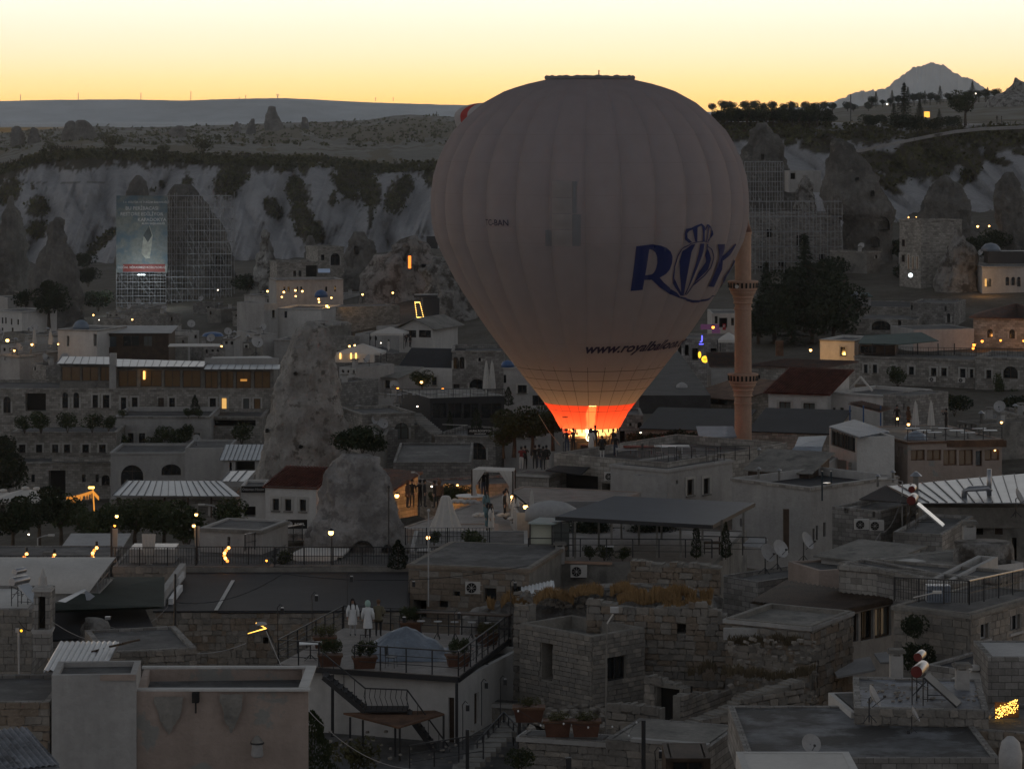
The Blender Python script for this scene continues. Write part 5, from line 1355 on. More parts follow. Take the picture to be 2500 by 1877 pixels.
for x,y in bp_: MB().sphere(P3(x,y,106),.035,8,6,sz=1.3).build('bulb',M_white,t)
# --- ruins in the middle
house('brown_stone_house','brown stone terrace house with barred windows and an air conditioner',(998,143),(1292,141.5),8,1376,1520,M_mortar,[(1108,1123,1443,1458,'w'),(1183,1212,1435,1468,'w'),(1010,1041,1462,1510,'o'),(1250,1278,1430,1458,'w'),(1072,1094,1464,1485,'c')],par=.02,rm=M_roofflat,cor=M_blockb,stone=(.5,.3,SB,False,300))
AC(P3(1157,1448,142.2),0,'air conditioner on the brown stone terrace wall','air conditioners')
house('low_lean_to','low shed with pale ribbed sheet roof beside the grassy mound',(1290,139),(1336,139),2,1452,1500,M_stoneg,roof='shedr',rise=.35,rk='corr',rm=M_white)
rock('rock_mound','rounded dusty rock hump left of the grassy ruin mound',[(1444,1262,1284),(1455,1240,1306),(1480,1180,1312),(1510,1120,1320)],135,M_rock,.9,5,.07,40,24)
rm_ = rock('ruin_mound','large ruined rock and rubble mound topped with dry grass',[(1432,1400,1690),(1450,1340,1725),(1478,1290,1745),(1540,1262,1772),(1640,1255,1780),(1760,1250,1790)],133.5,M_rock,.42,9,.09,90,60,holes=((1306,1590,50,150,True),),ledges=.05)
def wallthing(name,label,A,B,top,bot,thk,st,topf=None,holes=(),cap=260,m=None):
 a,b = P3(A[0],0,A[1]),P3(B[0],0,B[1]); u,n,L = wall_frame(a,b); z1 = ZW(top,A[1]); z0 = ZW(bot,A[1]); t = thing(name,label,'wall',Vector(((a.x+b.x)/2,(a.y+b.y)/2,z0)))
 a0 = Vector((a.x,a.y,0)); N_ = 28; wm = MB(); tf = topf or (lambda s: z1)
 hs = [pix_hole(a,b,h) for h in holes]
 for i in range(N_):
  s0,s1 = L*i/N_,L*(i+1)/N_; zt = tf((s0+s1)/2/L); q = [a0+u*s0+n*-.05,a0+u*s1+n*-.05,a0+u*s1-n*thk,a0+u*s0-n*thk]
  hh = [h for h in hs if h[0] < (s0+s1)/2 < h[1]]
  if hh and hh[0][3] < zt: wm.prism([(p.x,p.y) for p in q],z0,hh[0][2]); wm.prism([(p.x,p.y) for p in q],hh[0][3],zt); MB().prism([((p-n*.4).x,(p-n*.4).y) for p in q],hh[0][2],hh[0][3]).build('opening',M_dark,t)
  else: wm.prism([(p.x,p.y) for p in q],z0,zt)
 wm.build('wall_core',m or M_mortar,t); lay_stones(t,a,b,z0,max(tf(i/20) for i in range(21)),hs,st[0],st[1],st[2],st[3],cap,dep=.14,seed=int(A[0]),topfn=lambda x: tf(x/L),gap=.025)
 return t
zt = lambda lst,Y: (lambda s: lerp_tab([(k,ZW(p,Y)) for k,p in lst],s)+.15*noise.noise(Vector((s*14,Y,0))))
wallthing('ruined_wall','tall ruined rubble wall with a small square window hole',(1432,127.6),(1772,126.5),1480,1700,.7,(.42,.30,[M_block,M_blockg,M_blockb],True),zt([(0,1466),(.2,1482),(.4,1492),(.6,1480),(.85,1470),(1,1500)],127),[(1655,1674,1523,1546,'o')],300)
wallthing('ruined_wall','curved rubble jamb wall beside the dark cave arch',(1255,128.6),(1292,128.2),1500,1720,.6,(.38,.28,SG,True),zt([(0,1490),(1,1478)],128),(),100)
wallthing('ruined_wall','upper broken rubble wall behind the grassy mound',(1540,138.5),(1760,137.5),1385,1480,.8,(.45,.3,SB,True),zt([(0,1372),(.3,1380),(.7,1376),(1,1382)],138),(),200)
t,V,L,z1 = house('block_hut','roofless grey block hut with a black window in front of the ruins',(1447,123.6),(1572,125.8),4.5,1553,1800,M_mortar,[(1482,1528,1596,1661,'w')],'L',[(1322,1350,1568,1660,'o')],par=.55,rm=M_concrete,stone=(.42,.21,[M_blockg,M_blockg,M_block],False,240),fm=M_iron,side_stone=True)
wallthing('ruined_wall','low rubble wall sloping up to the right in front of the dark doorway',(1480,116),(1610,115),1720,1830,.6,(.45,.3,SG,True),zt([(0,1722),(.5,1716),(1,1722)],116),(),90)
wallthing('ruined_wall','dark stone wall with a tall black doorway below the ruins',(1575,119.5),(1668,118.5),1660,1790,.6,(.45,.3,SG,True),zt([(0,1655),(1,1676)],119),[(1602,1660,1680,1767,'o')],80)
wallthing('ruined_wall','grey block wall running right from the black doorway',(1664,117.5),(1790,121.5),1676,1790,.4,(.42,.22,SG,False),zt([(0,1680),(1,1716)],119),(),90)
wallthing('ruined_wall','long ragged rubble wall curving up toward the right ruin house',(1640,112.5),(1962,117),1740,1800,.7,(.45,.27,[M_block,M_blockg],True),zt([(0,1762),(.4,1735),(.6,1712),(1,1690)],114.5),[(1898,1912,1753,1772,'o')],220)
t,V,L,z1 = house('ruined_house','tall weathered stone house with pale cornice and narrow side windows',(1772,124.5),(1978,122.5),4.5,1508,1800,M_mortar,[(1905,1925,1605,1622,'o')],'R',[(1981,1985,1608,1690,'o'),(1989,1993,1603,1680,'o')],par=.2,rm=M_concrete,cor=M_plaster,stone=(.5,.3,[M_blockg,M_blockb,M_block],True,300))
MB().box(V(L*.32,-.12,z1-.55),(L*.6,.2,.5)).build('plaster_band',M_plaster,t)
# dry grass on the mound and ledges
def grass(name,label,spots,n,seed,hgt=.5,m=None):
 rnd = random.Random(seed); mb = MB()
 for (px0,px1,py,Y,dY,dp) in spots:
  k = int(n*(px1-px0)/100)
  for i in range(k):
   s = rnd.random(); px = px0+(px1-px0)*s; yy = Y+rnd.uniform(-dY,dY); g_ = noise.noise(Vector((px*.035,py*.1,seed)))
   if g_ < -.3: continue
   q = P3(px,py+dp*math.sin(math.pi*s)+rnd.uniform(-6,6)-g_*16,yy); h = hgt*rnd.uniform(.5,1.3); dx,dy = rnd.gauss(0,.14)*h*2,rnd.gauss(0,.14)*h*2
   w_ = .02; mb.add([q+Vector((-w_,0,-.1)),q+Vector((w_,0,-.1)),q+Vector((dx*.5+w_*.6,dy*.5,h*.6)),q+Vector((dx,dy,h)),q+Vector((dx*.5-w_*.6,dy*.5,h*.6))],((0,1,2,3,4),))
 o = mb.build(name,m or M_straw); return meta(o,label,'dry grass',None,'stuff')
grass('dry_grass','orange dry grass along the top of the ruin mound',[(1300,1400,1468,132,1.5,-14),(1385,1550,1446,131.6,2,-6),(1540,1740,1452,131,2,-4),(1500,1700,1462,129.5,1,0),(1190,1300,1480,133.5,1,-12),(1620,1735,1482,127.5,.5,-3)],800,3,.27)
grass('dry_grass','dark dry grass tufts on the ruined slope at the right',[(1775,1960,1560,122.5,.4,4),(1770,1990,1635,119,.8,18),(1680,1790,1640,122,1,-10),(1550,1700,1405,139,.6,0)],260,4,.2,mat('dead_grass',(.13,.10,.06),.9,.3,2,0))
# ================================================================ MIDDLE: LEFT AND CENTRE
# --- terraces behind the dark roof
house('terrace_house','long low terrace house with tiled roof deck behind the dark roof',(275,151.5),(668,151.5),8,1383,1480,M_stoneg,par=.03,rm=M_roofflat,stone=(.5,.3,SG,True,60))
railing([P3(272,1380,151.8),P3(478,1380,151.8)],.95,'black baluster railing at the left half of the lounge terrace',1.4,.14,2)
railing([P3(480,1378,151.9),P3(670,1378,151.9)],.95,'black baluster railing right of the lounge terrace, before the grey wall box',1.4,.14,2)
mesh_thing(MB().box(P3(377,1352,154),(2.4,2.0,.85)).box(P3(377,1338,154),(2.3,1.9,.14)),'covered_lounge',mat('plastic_cover',(.38,.38,.37),.35,.2,3,.5,4,.5),'lounge bed wrapped in crumpled pale plastic on the terrace','lounge',loc=P3(377,1372,154))
for px,py0,Y,w_,lb in ((363,1303,152.4,.75,'wide cream curtain tied at its middle, hanging over the lounge terrace'),(281,1290,152.6,.3,'narrow pale curtain tied at the left post of the lounge terrace'),(481,1284,152.6,.3,'narrow pale curtain hung at the right post of the lounge terrace')):
 mb = MB();
 for j,(z,k) in enumerate(((0,1),(.9,.85),(1.45,.3),(1.6,.28),(1.9,.9))):
  for i in range(13): mb.v.append((XW(px,Y)+(i/12-.5)*w_*k,Y+.05*math.sin(i*2.1),ZW(py0,Y)-z*.95))
 for j in range(4):
  for i in range(12): a = j*13+i; mb.f.append((a,a+13,a+14,a+1)); mb.m.append(0)
 mesh_thing(mb,'curtain',M_canvas,lb,'curtain',smooth=True,loc=P3(px,1380,Y))
for px in (272,480): mesh_thing(MB().bar(P3(px,1382,152.4),P3(px,1285,152.4),.09),'curtain_post',M_iron,'black post of the %s curtain on the lounge terrace' % ('left' if px < 300 else 'right'),'post',loc=P3(px,1382,152.4))
t,V,L,z1 = house('terrace_wall','rendered grey terrace wall box with sloping right end',(488,157),(640,156),4,1287,1390,M_plaster,[(555,562,1310,1322,'o')],par=.1,cor=M_concrete)
for i,(x0,y0) in enumerate(((233,1345),(555,1345),(62,1360),(130,1363))):
 t = thing('lantern_string',('string of orange lanterns at the left curtain post','string of orange lanterns on the railing before the grey wall box','string of orange lanterns at the far left terrace','string of orange lanterns beside the white chimney cap')[i],'lantern string',P3(x0,y0,150.9),'lantern strings')
 for k in range(6):
  u = k/5; MB().sphere(P3(x0-9*math.sin(math.pi*u)+3-3*u,y0-8+u*32,150.9),.085,8,6).build('lantern',glow('lantern_glow',(1,.28,.05),2.6) if k % 2 else glow('lantern_glow_b',(1,.42,.1),6),t,smooth=True)
 MB().tube([P3(x0+3,y0-12,150.9),P3(x0+3,y0-24,150.9)],.07,8).build('lantern_cap',M_iron,t)
for i,(px,py,Y,pr) in enumerate(((285,1260,152,LAMPF),(280,1283,152,LAMPO),(479,1256,152.3,LAMPF),(473,1283,152.3,LAMPF),(428,1330,156,LAMP),(668,1317,160,LAMPF),(651,1368,152,LAMPO),(70,1304,190,LAMPW),(268,1303,175,LAMPW),(297,1303,175,LAMPW),(264,1325,175,LAMPW))):
 pr(P3(px,py,Y),0,'lit '+('lamp above the left curtain','orange bulb just below the lamp of the left curtain','lamp above the right curtain','lamp at the head of the right curtain','lantern behind the covered lounge','round lamp below the black shop signs','small flame lamp at the right end of the railing','tiny lamp among the trees at the far left','spot in the hedge left of the curtain, upper','spot in the hedge right of the left curtain','spot in the hedge left of the curtain, lower')[i],'small lit lamps',sc=.62)
house('kiosk','small brown kiosk with pale peaked sheet roof left of the lounge terrace',(165,160),(272,160),4,1345,1420,M_brickr,roof='shed',rise=.35,rk='plain',rm=M_canvasg,over=.5)
house('garden_terrace','low garden terrace with pale benches at the far left',(-100,150),(235,150),10,1400,1480,M_stoneg,par=.05)
for i,(a,b) in enumerate(((0,30),(75,120))): mesh_thing(MB().box(P3((a+b)/2,1377,150.5),((b-a)*150/7000,.7,.06)).box(P3((a+b)/2,1390,150.5),((b-a)*140/7000,.5,.4)),'bench_table',M_canvas,('pale table top at the extreme left terrace','long pale table between the lantern strings')[i],'table',loc=P3((a+b)/2,1400,150.5))
railing([P3(-40,1398,150.2),P3(225,1398,150.2)],.9,'black railing along the far left garden terrace',1.3,.2,2)
CHIM(P3(117,1392,150.8),0,'white capped chimney between the lantern strings at the left',sc=.7)
def lamp_post(px,py0,py1,Y,arm,label):
 t = thing('street_lamp',label,'street lamp',P3(px,py1,Y)); a = P3(px,py1,Y); b = P3(px,py0,Y); MB().tube([a,b,b+Vector((arm*.5,0,.12)),b+Vector((arm,0,.18))],.04,6).build('pole',M_canvasg,t); MB().box(b+Vector((arm*1.15,0,.17)),(abs(arm)*.4+.1,.18,.1)).build('lamp_head',M_canvas,t); return t
lamp_post(92,1313,1380,170,.7,'grey street lamp before the trees at the left'); lamp_post(528,1237,1300,200,-.9,'grey street lamp in front of the metal-roofed restaurant'); lamp_post(1023,1158,1215,215,-.4,'slim street lamp beside the yellow lit wall'); lamp_post(2203,1175,1330,170,-1.0,'street lamp on a thin pole right of the white block building')
mesh_thing(MB().tube([P3(1478,1820,112),P3(1482,1520,112)],.028,6),'thin_pole',M_concrete,'thin grey lamp pole in front of the grey block hut','pole',loc=P3(1478,1820,112))
t = thing('flood_lamp','boxy grey street lamp head on a tilted arm over the block hut','street lamp',P3(1482,1520,112)); MB().tube([P3(1482,1522,112),P3(1497,1498,112)],.035,6).build('arm',M_canvas,t); MB().box(P3(1500,1488,112),(.32,.3,.2)).build('lamp_head',M_canvasg,t)
for i,(x,y,Y,h,s) in enumerate(((30,1355,175,T_dark,.42),(95,1335,190,T_dark,.46),(150,1330,195,T_round2,.62),(215,1345,180,T_round2,.5),(330,1345,180,T_round2,.62),(400,1345,178,T_round2,.6),(455,1340,175,T_bushg,1.6),(5,1250,300,T_dark,.7),(0,1180,320,T_dark,.6),(250,1330,172,T_bushg,1.3),(560,1300,190,T_bushg,1.2))):
 h(P3(x,y,Y),i,('dark leafy tree at the far left edge','tallest dark tree beside the white parasols','green tree right of the white parasols','low tree above the brown kiosk','green tree behind the wide curtain','yellowish tree right of the wide curtain','hedge bush before the restaurant','dark tree at the left edge beside the old hotel','dark tree higher up at the left edge','hedge bush at the left curtain','shrub left of the grey wall box')[i],'trees in the left garden',sc=s)
def open_parasol(px,py,Y,r,label):
 t = thing('parasol',label,'parasol',P3(px,py+60,Y)); c = P3(px,py,Y); q = r*.72; m_ = MB(); pts = [(-r,-q),(r,-q),(r,q),(-r,q)]; top = c
 for i in range(4):
  a,b = pts[i],pts[(i+1) % 4]; m_.add([(c.x+a[0],c.y+a[1],c.z-.62),(c.x+b[0],c.y+b[1],c.z-.62),tuple(c)],((0,1,2),)); m_.add([(c.x+a[0],c.y+a[1],c.z-.84),(c.x+b[0],c.y+b[1],c.z-.84),(c.x+b[0],c.y+b[1],c.z-.62),(c.x+a[0],c.y+a[1],c.z-.62)],((0,1,2,3),))
 m_.build('canopy',M_canvas,t); m2 = MB(); m2.lathe([(.3,-.02),(.26,.1),(.05,.16)],tuple(c),6); m2.build('crown',M_canvas,t); MB().tube([c,c-Vector((0,0,2.6))],.03,5).build('pole',M_iron,t); return t
open_parasol(8,1198,205,1.5,'white square parasol cut by the left edge'); open_parasol(62,1192,203,1.9,'white square parasol beside the cafe garden'); open_parasol(90,1193,210,1.6,'white square parasol nearest the light arch')
t = thing('light_arch','arch of golden icicle lights on a yellow lit post','string lights',P3(232,1262,205)); MB().tube([P3(231,1262,205),P3(227,1193,205),P3(224,1190,205)],.05,5).build('lit_post',glow('post_glow',(1.0,.38,.06),.9),t); MB().box(P3(223,1190,205),(.4,.3,.12)).build('lamp_head',glow('amber',(1,.6,.12),5),t)
ic = MB()
for i in range(46):
 u = i/45; p = P3(163+62*u,1213-16*u**1.4,205+random.uniform(-.2,.2)); l = random.uniform(.15,.55); ic.bar(p,p-Vector((0,0,l)),.022)
for i in range(14): u = i/13; p = P3(226+15*u,1195+16*u,205); ic.bar(p,p-Vector((0,0,.3)),.022)
ic.build('icicle_light',glow('amber2',(1,.36,.05),1.1),t,kind='stuff'); point_light(P3(226,1200,204),(1,.5,.12),25,.1,t)
# metal seam roofed restaurant
def seamroof(name,label,quads,wall,cat='building',m=None,pitch=.55,rk='seam'):
 t = thing(name,label,cat,P3(*wall[0:3]));
 for q in quads: roof_plane(t,*[P3(*p) for p in q],rk,m or M_seam,pitch)
 return t
t = thing('seam_roofed_restaurant','restaurant with pale ribbed metal roof and dark open veranda','restaurant',P3(430,1270,226))
roof_plane(t,P3(274,1209,222),P3(586,1211,222),P3(540,1174,228),P3(312,1173,228),'seam',M_seam,.62)
roof_plane(t,P3(540,1174.5,228.02),P3(600,1174.5,228.02),P3(624,1148,233),P3(562,1150,233),'seam',M_seam,.62)
mb = MB(); mb.box(P3(430,1240,228),(9.5,8,2.4)); mb.build('wall',M_stoneg,t)
for i in range(6): MB().bar(P3(288+i*57,1214,222.6),P3(288+i*57,1262,222.6),.14).build('veranda_post',M_wood,t)
MB().bar(P3(284,1234,222.5),P3(582,1232,222.5),.16).build('veranda_rail',M_concrete,t)
for a,b,y0,y1 in ((390,424,1236,1256),(476,484,1232,1256),(508,520,1234,1258)): MB().box(P3((a+b)/2,(y0+y1)/2,223.3),((b-a)*.0318,.1,(y1-y0)*.0318)).build('white_panel',M_plasterw,t)
t,V,L,z1 = house('narrow_sign_house','narrow white fronted house carrying a black scroll-lettered sign',(588,223),(648,223),4,1186,1290,M_plasterw,[(594,624,1236,1262,'o')],par=.2)
sign('shop_sign','black sign with pale letters reading Ottoman House above the narrow white front',589,647,1186,1202,222.5,'Ottoman House',M_dark,M_canvasg,.5,bold=.004)
t,V,L,z1 = house('tiled_house','white house under a dark red tiled roof beside the rock cone',(648,222),(772,221),5.5,1186,1300,M_plasterw,[(666,681,1217,1246,'W'),(696,711,1218,1247,'W'),(732,747,1219,1248,'W')],roof='shed',rise=.9,rk='tile',rm=M_tile,over=.2)
sign('shop_sign','black shop sign reading LAND OF ROCK under the white tiled house',633,697,1271,1289,219,'LAND OF ROCK',M_dark,M_canvas,.42,lines=[('LAND OF ROCK',.62,.55,.34)])
sign('shop_sign','black shop sign reading ROSEL with round emblem beside the rock cone',697,750,1268,1290,219.1,'ROSEL',M_dark,M_canvas,.42,lines=[('ROSEL',.66,.5,.4)])
t = bpy.data.objects['shop_sign.002'] if 'shop_sign.002' in bpy.data.objects else t; MB().tube([P3(708,1279,218.95),P3(708,1279,218.9)],.2,16).build('emblem',M_canvasg,t)
# central canopy and the terraces around the second rock
house('terrace_house','low terrace house with railed deck under the white awning roof',(670,151.6),(1290,151),4.5,1380,1480,M_stoneg,par=.03,rm=M_roofflat)
t = thing('flat_awning','flat cream awning roof with draped edge before the rock cone','awning',P3(780,1385,156));
mb = MB(); ft = [P3(700,1355,153.5),P3(835,1356,153.5),P3(853,1338,156),P3(742,1336,156)]; mb.add(ft+[p-Vector((0,0,.1)) for p in ft],((0,1,2,3),(7,6,5,4),(0,4,5,1),(1,5,6,2),(2,6,7,3),(3,7,4,0))); mb.build('roof_sheet',M_canvas,t)
mb = MB()
for i in range(21): u = i/20; x = 715+108*u; mb.v.append(tuple(P3(x,1357,153.4))); mb.v.append(tuple(P3(x,1366+10*math.sin(math.pi*u),153.3)))
for i in range(20): mb.f.append((2*i,2*i+1,2*i+3,2*i+2)); mb.m.append(0)
mb.build('valance',M_canvas,t,smooth=True)
for px in (705,832): MB().bar(P3(px,1382,153.6),P3(px,1356,153.6),.08).build('post',M_iron,t)
railing([P3(672,1379,152),P3(955,1379,152)],.95,'black baluster railing in front of the flat awning',1.4,.14,2)
railing([P3(985,1382,151.3),P3(1288,1372,151.6)],.95,'black baluster railing above the brown stone house',1.4,.14,2)
railing([P3(598,1345,154.5),P3(738,1318,163)],.9,'slanting railing beside the foot of the rock cone',1.4,.2,2,topm=M_steel)
railing([P3(990,1330,156.5),P3(1195,1330,156.5)],.95,'upper railing around the bench terrace',1.3,.2,2,topm=M_steel)
T_col(P3(972,1390,150.6),0,'slim dark cypress standing against the terrace railing',sc=(.9,.9,.52));
for i,(px,py,s) in enumerate(((1160,1357,.75),(1185,1382,.5),(690,1385,.5),(1060,1330,.4))): T_bushg(P3(px,py,152.5 if i != 3 else 157),i,('round potted bush in front of the bench terrace','small potted plant against the terrace railing','potted bush under the left end of the flat awning','low bush behind the bench terrace')[i],'potted bushes on the terraces',sc=s)
for i,(px,py0,py1,Y) in enumerate(((949,1192,1390,152),(1046,1250,1480,141),(810,1303,1385,152))): mesh_thing(MB().tube([P3(px,py1,Y),P3(px,py0,Y)],.035,6).sphere(P3(px,py0-4,Y),.09,8,6),'garden_lamp_pole',M_iron if i != 1 else M_canvasg,('tall dark pole with unlit globe before the rock cone','tall pale pole at the brown stone house','slim pole under a glowing lamp in front of the awning')[i],'pole',loc=P3(px,py1,Y))
LAMPF(P3(808,1300,151.8),0,'glowing lamp on the slim pole in front of the flat awning'); LAMPF(P3(1045,1312,150),0,'small glowing lamp before the bench terrace',sc=.7)
# seating terrace right of the rock
t,V,L,z1 = house('seating_terrace','raised pinkish stone terrace with cushioned seats and low tables',(972,176),(1290,173),22,1290,1420,M_plasterp,[(1040,1052,1272,1300,'o')],par=.05,rm=M_deck,cat='terrace')
t,V,L,z1 = house('seating_terrace','lower pinkish terrace wall in front of the cushioned seats',(1055,168),(1215,168),7,1318,1420,M_plasterp,par=.05,rm=M_deck,cat='terrace')
t,V,L,z1 = house('bench_terrace','white plastered terrace with tables and black railings below the seating',(1000,158),(1290,158),8,1345,1420,M_plaster,[(1018,1050,1322,1350,'o')],par=.03,rm=M_roofflat,cat='terrace')
mb = MB(); c = P3(1088,1292,171); mb.lathe([(.95,0),(.55,1.0),(.28,1.9),(.2,2.0)],tuple(c),22)
for i,v_ in enumerate(mb.v): mb.v[i] = (c.x+(v_[0]-c.x)*(1+.08*(-1)**i),c.y+(v_[1]-c.y)*(1+.08*(-1)**i),v_[2])
mesh_thing(mb,'covered_table',M_canvas,'tall round table draped in a pleated cream cloth','covered table',loc=c)
mesh_thing(MB().lathe([(.95,0),(.97,.05)],tuple(P3(1148,1211,190)),24).tube([P3(1148,1213,190),P3(1148,1230,190)],.05,6),'round_table',M_white,'large round white table top before the curtained gazebo','table',loc=P3(1148,1230,190))
for i,(px,py,Y,c) in enumerate(((1118,1228,186,M_canvas),(1150,1230,186,M_canvasg),(1175,1262,178,M_canvas),(1235,1262,178,M_canvas),(1262,1270,176,M_canvas),(1205,1255,180,M_canvasg))):
 mb = MB()
 for k in range(5): mb.sphere(P3(px+(k-2)*7,py-4-(k % 2)*3,Y),.24,8,5,sz=.5)
 mesh_thing(mb,'cushion_pile',c,('row of pale cushions left of the gazebo','grey cushions in front of the gazebo','white cushions left of the praying mat','white cushions beside the lit wall','pale cushions at the lit wall corner','grey cushions in the terrace centre')[i],'cushions','cushion piles on the seating terrace',smooth=True,loc=P3(px,py,Y))
g = thing('curtained_gazebo','white gazebo with tied corner curtains and flat top','gazebo',P3(1205,1210,193)); a,b,c,d = P3(1152,1146,190),P3(1252,1150,190),P3(1258,1142,194.5),P3(1170,1139,194.5)
mb = MB(); mb.add([a,b,c,d]+[p-Vector((0,0,.12)) for p in (a,b,c,d)],((0,1,2,3),(7,6,5,4),(0,4,5,1),(1,5,6,2),(2,6,7,3),(3,7,4,0))); mb.build('roof_cloth',M_canvas,g)
for p in (a,b,c,d):
 q = Vector((p.x,p.y,ZW(1213,190))); MB().bar(p,q,.09).build('post',M_wood,g); cm = MB(); h = p.z-q.z; s = 1 if p in (a,d) else -1
 for j,(z,w_) in enumerate(((0,.9),(.45,.34),(.6,.2),(1,.34))):
  for i in range(9): cm.v.append((p.x+s*(.05+w_*i/8),p.y-.06+.04*math.sin(i*2.4),p.z-z*h))
 for j in range(3):
  for i in range(8): k = j*9+i; cm.f.append((k,k+9,k+10,k+1)); cm.m.append(0)
 cm.build('curtain',M_canvas,g,smooth=True)
# yellow lit building and its old-tile neighbour
t,V,L,z1 = house('lit_wall_house','flat-roofed house whose side wall is washed by a strong amber lamp',(1025,237),(1075,232),9,1168,1260,M_stone,(),'R',[(1088,1094,1158,1190,'W'),(1100,1106,1153,1180,'W'),(1116,1121,1150,1176,'W'),(1126,1131,1147,1174,'W')],par=.2)
point_light(P3(1096,1205,229.5),(1.0,.42,.07),380,.2,None,'wall_wash_light'); LAMPF(P3(1092,1200,228.5),0,'orange lamp at the foot of the amber lit wall')
t,V,L,z1 = house('old_tiled_house','old house with brown tiled roof behind the rock dome',(952,230),(1020,233),8,1200,1270,M_stone,roof='shedr',rise=1.2,rk='tile',rm=M_tileo,over=.3)
for i,(px,py,s) in enumerate(((1105,1228,.8),(1085,1230,.7),(1130,1222,.6),(1060,1230,.5))): T_bushg(P3(px,py,215),i*2,('dark leafy shrub under the amber wall','bushy shrub left of the amber wall lamp','shrub beside the gazebo','small shrub at the standing crowd')[i],'shrubs on the seating terrace',sc=s)
LAMPF(P3(969,1210,185),0,'round glowing lamp beside the rock dome'); LAMPW(P3(1054,1187,214),0,'tiny white lamp on the slim street lamp',sc=.7); LAMP(P3(1117,1184,213),0,'tiny amber lamp among the shrubs',sc=1.0)
# people of the middle terraces: one prototype per look, copied
J1 = lambda *a,**k: skin_person(*a,**k)
PP = [Proto(lambda: J1('stand',M_hair,M_iron)),Proto(lambda: J1('photo',mat('maroon',(.16,.02,.02),.8,.1,3,0),M_canvas)),Proto(lambda: J1('stand',M_canvas,M_canvas,M_hair,(M_canvas,.35),female=True)),Proto(lambda: J1('pocket',M_hair,mat('denim',(.05,.06,.09),.8,.1,3,0))),Proto(lambda: J1('stand',mat('teal_cloth',(.12,.2,.22),.8,.1,3,0),M_iron,M_hair,(MATS['teal_cloth'],.4),female=True)),Proto(lambda: J1('photo',M_hair,M_hair)),Proto(lambda: J1('stand',M_brickr,M_iron,M_hair,(M_brickr,.8),hood=M_brickr)),Proto(lambda: J1('pocket',M_hair,M_canvas,M_hair,(M_hair,.78)))]
crowd = [(995,1240,183,6,'person in rust coat next to the rock dome on the terrace'),(1006,1238,183.5,0,'person in black next to the rust coat on the terrace'),(1025,1238,184,5,'person in dark clothes photographing, left of the pair by the tiled house'),(1037,1238,184,0,'person in dark clothes, right of the pair by the tiled house'),(1060,1240,188,0,'person in black before the amber lit wall'),(1072,1238,190,6,'hooded person before the amber lit wall'),
  (1180,1212,192,3,'person seated under the gazebo left curtain'),(1190,1210,192,5,'person in the middle under the gazebo'),(1187,1265,180,4,'woman in teal dress on the cushioned terrace'),(1232,1268,178,0,'dark suited man bending on the terrace right side'),(1236,1262,178.5,2,'woman in white behind the dark suited man'),(1256,1278,176,2,'woman in long cream dress beside the lit wall'),(1199,1302,170,2,'person in white with hood at the terrace front edge'),(1192,1300,170.5,4,'person crouching next to the white hooded one'),
  (1273,1148,212,1,'person in maroon top photographing, leftmost of the wall crowd'),(1282,1146,213,5,'person in black behind the maroon photographer'),(1306,1145,213,0,'person in black standing in the middle of the wall crowd'),(1316,1143,214,3,'person in dark jacket and denim in the wall crowd'),(1326,1148,212,0,'person in black at the right of the wall crowd'),(1334,1145,213.5,7,'dark coated person nearest the balloon parapet'),
  (1384,1104,214.5,3,'woman in jeans at the left edge of the glowing balloon mouth'),(1400,1103,214.3,5,'dark silhouette photographing in front of the balloon glow'),(1443,1103,214.3,2,'person in pale dress standing in front of the burner flame'),(1453,1101,215,0,'tall dark man right of the burner flame'),(1470,1122,210,7,'person in white trousers at the balloon terrace parapet'),(1503,1118,212,3,'person in jeans right of the glowing ropes'),(1497,1104,215,0,'dark figure behind the ropes of the balloon')]
for i,(px,py,Y,k,lb) in enumerate(crowd):
 o = PP[k](P3(px,py,Y),math.pi+random.uniform(-.6,.6) if i > 13 else random.uniform(-2.5,2.5),lb,'onlookers',sc=(1.03 if i != 23 else 1.12))
# --- balloon terrace building
t,V,L,z1 = house('balloon_terrace_house','stone house with long mottled parapet and roof terrace below the balloon',(1352,208),(1629,202),16,1106,1260,M_stone,[(1470,1490,1180,1222,'o'),(1355,1460,1158,1200,'O')],par=.62,rm=M_roofflat,cor=None)
t,V,L,z1 = house('terrace_annex','pale stone annex with two tall windows under the cafe terrace',(1629,200),(1788,206),5,1146,1260,M_plaster,[(1677,1693,1170,1209,'W'),(1717,1732,1167,1206,'W'),(1650,1656,1172,1182,'o')],par=.12,cor=M_plaster,rm=M_roofflat)
house('rendered_block','plain rendered block between the air conditioners and the annex',(1545,201),(1628,200),2.5,1160,1260,M_plaster,par=.05)
AC(P3(1490,1173,203.6),0,'air conditioner under the balloon terrace, left one of the two','air conditioners'); AC(P3(1520,1176,203.2),0,'air conditioner under the balloon terrace, right one of the two','air conditioners',sc=1.05)
t = thing('dark_awning','dark sloping awning under the left part of the balloon terrace','awning',P3(1385,1210,203)); roof_plane(t,P3(1332,1147,202),P3(1418,1158,202),P3(1440,1140,206),P3(1362,1136,206),'plain',M_bitumen,name='sheet')
house('courtyard_wall','low grey wall with dark tables behind it under the awning',(1343,197),(1455,196),1,1202,1260,M_plaster,par=0,cat='wall'); house('step_wall','stepped pale wall left of the dark awning',(1258,204),(1340,203),2,1155,1260,M_stone,par=0,cat='wall',cor=M_plaster)
house('lit_side_wall','white courtyard wall with warm lamps and small niches',(1245,178),(1262,173),7,1225,1300,M_plaster,par=0,cat='wall')
t,V,L,z1 = house('pale_wall','long pale wall descending from the crowd toward the glass booth',(1248,182),(1392,160),.3,1204,1320,M_plaster,[(1275,1281,1222,1238,'o')],par=0,cat='wall',cor=M_plasterw)
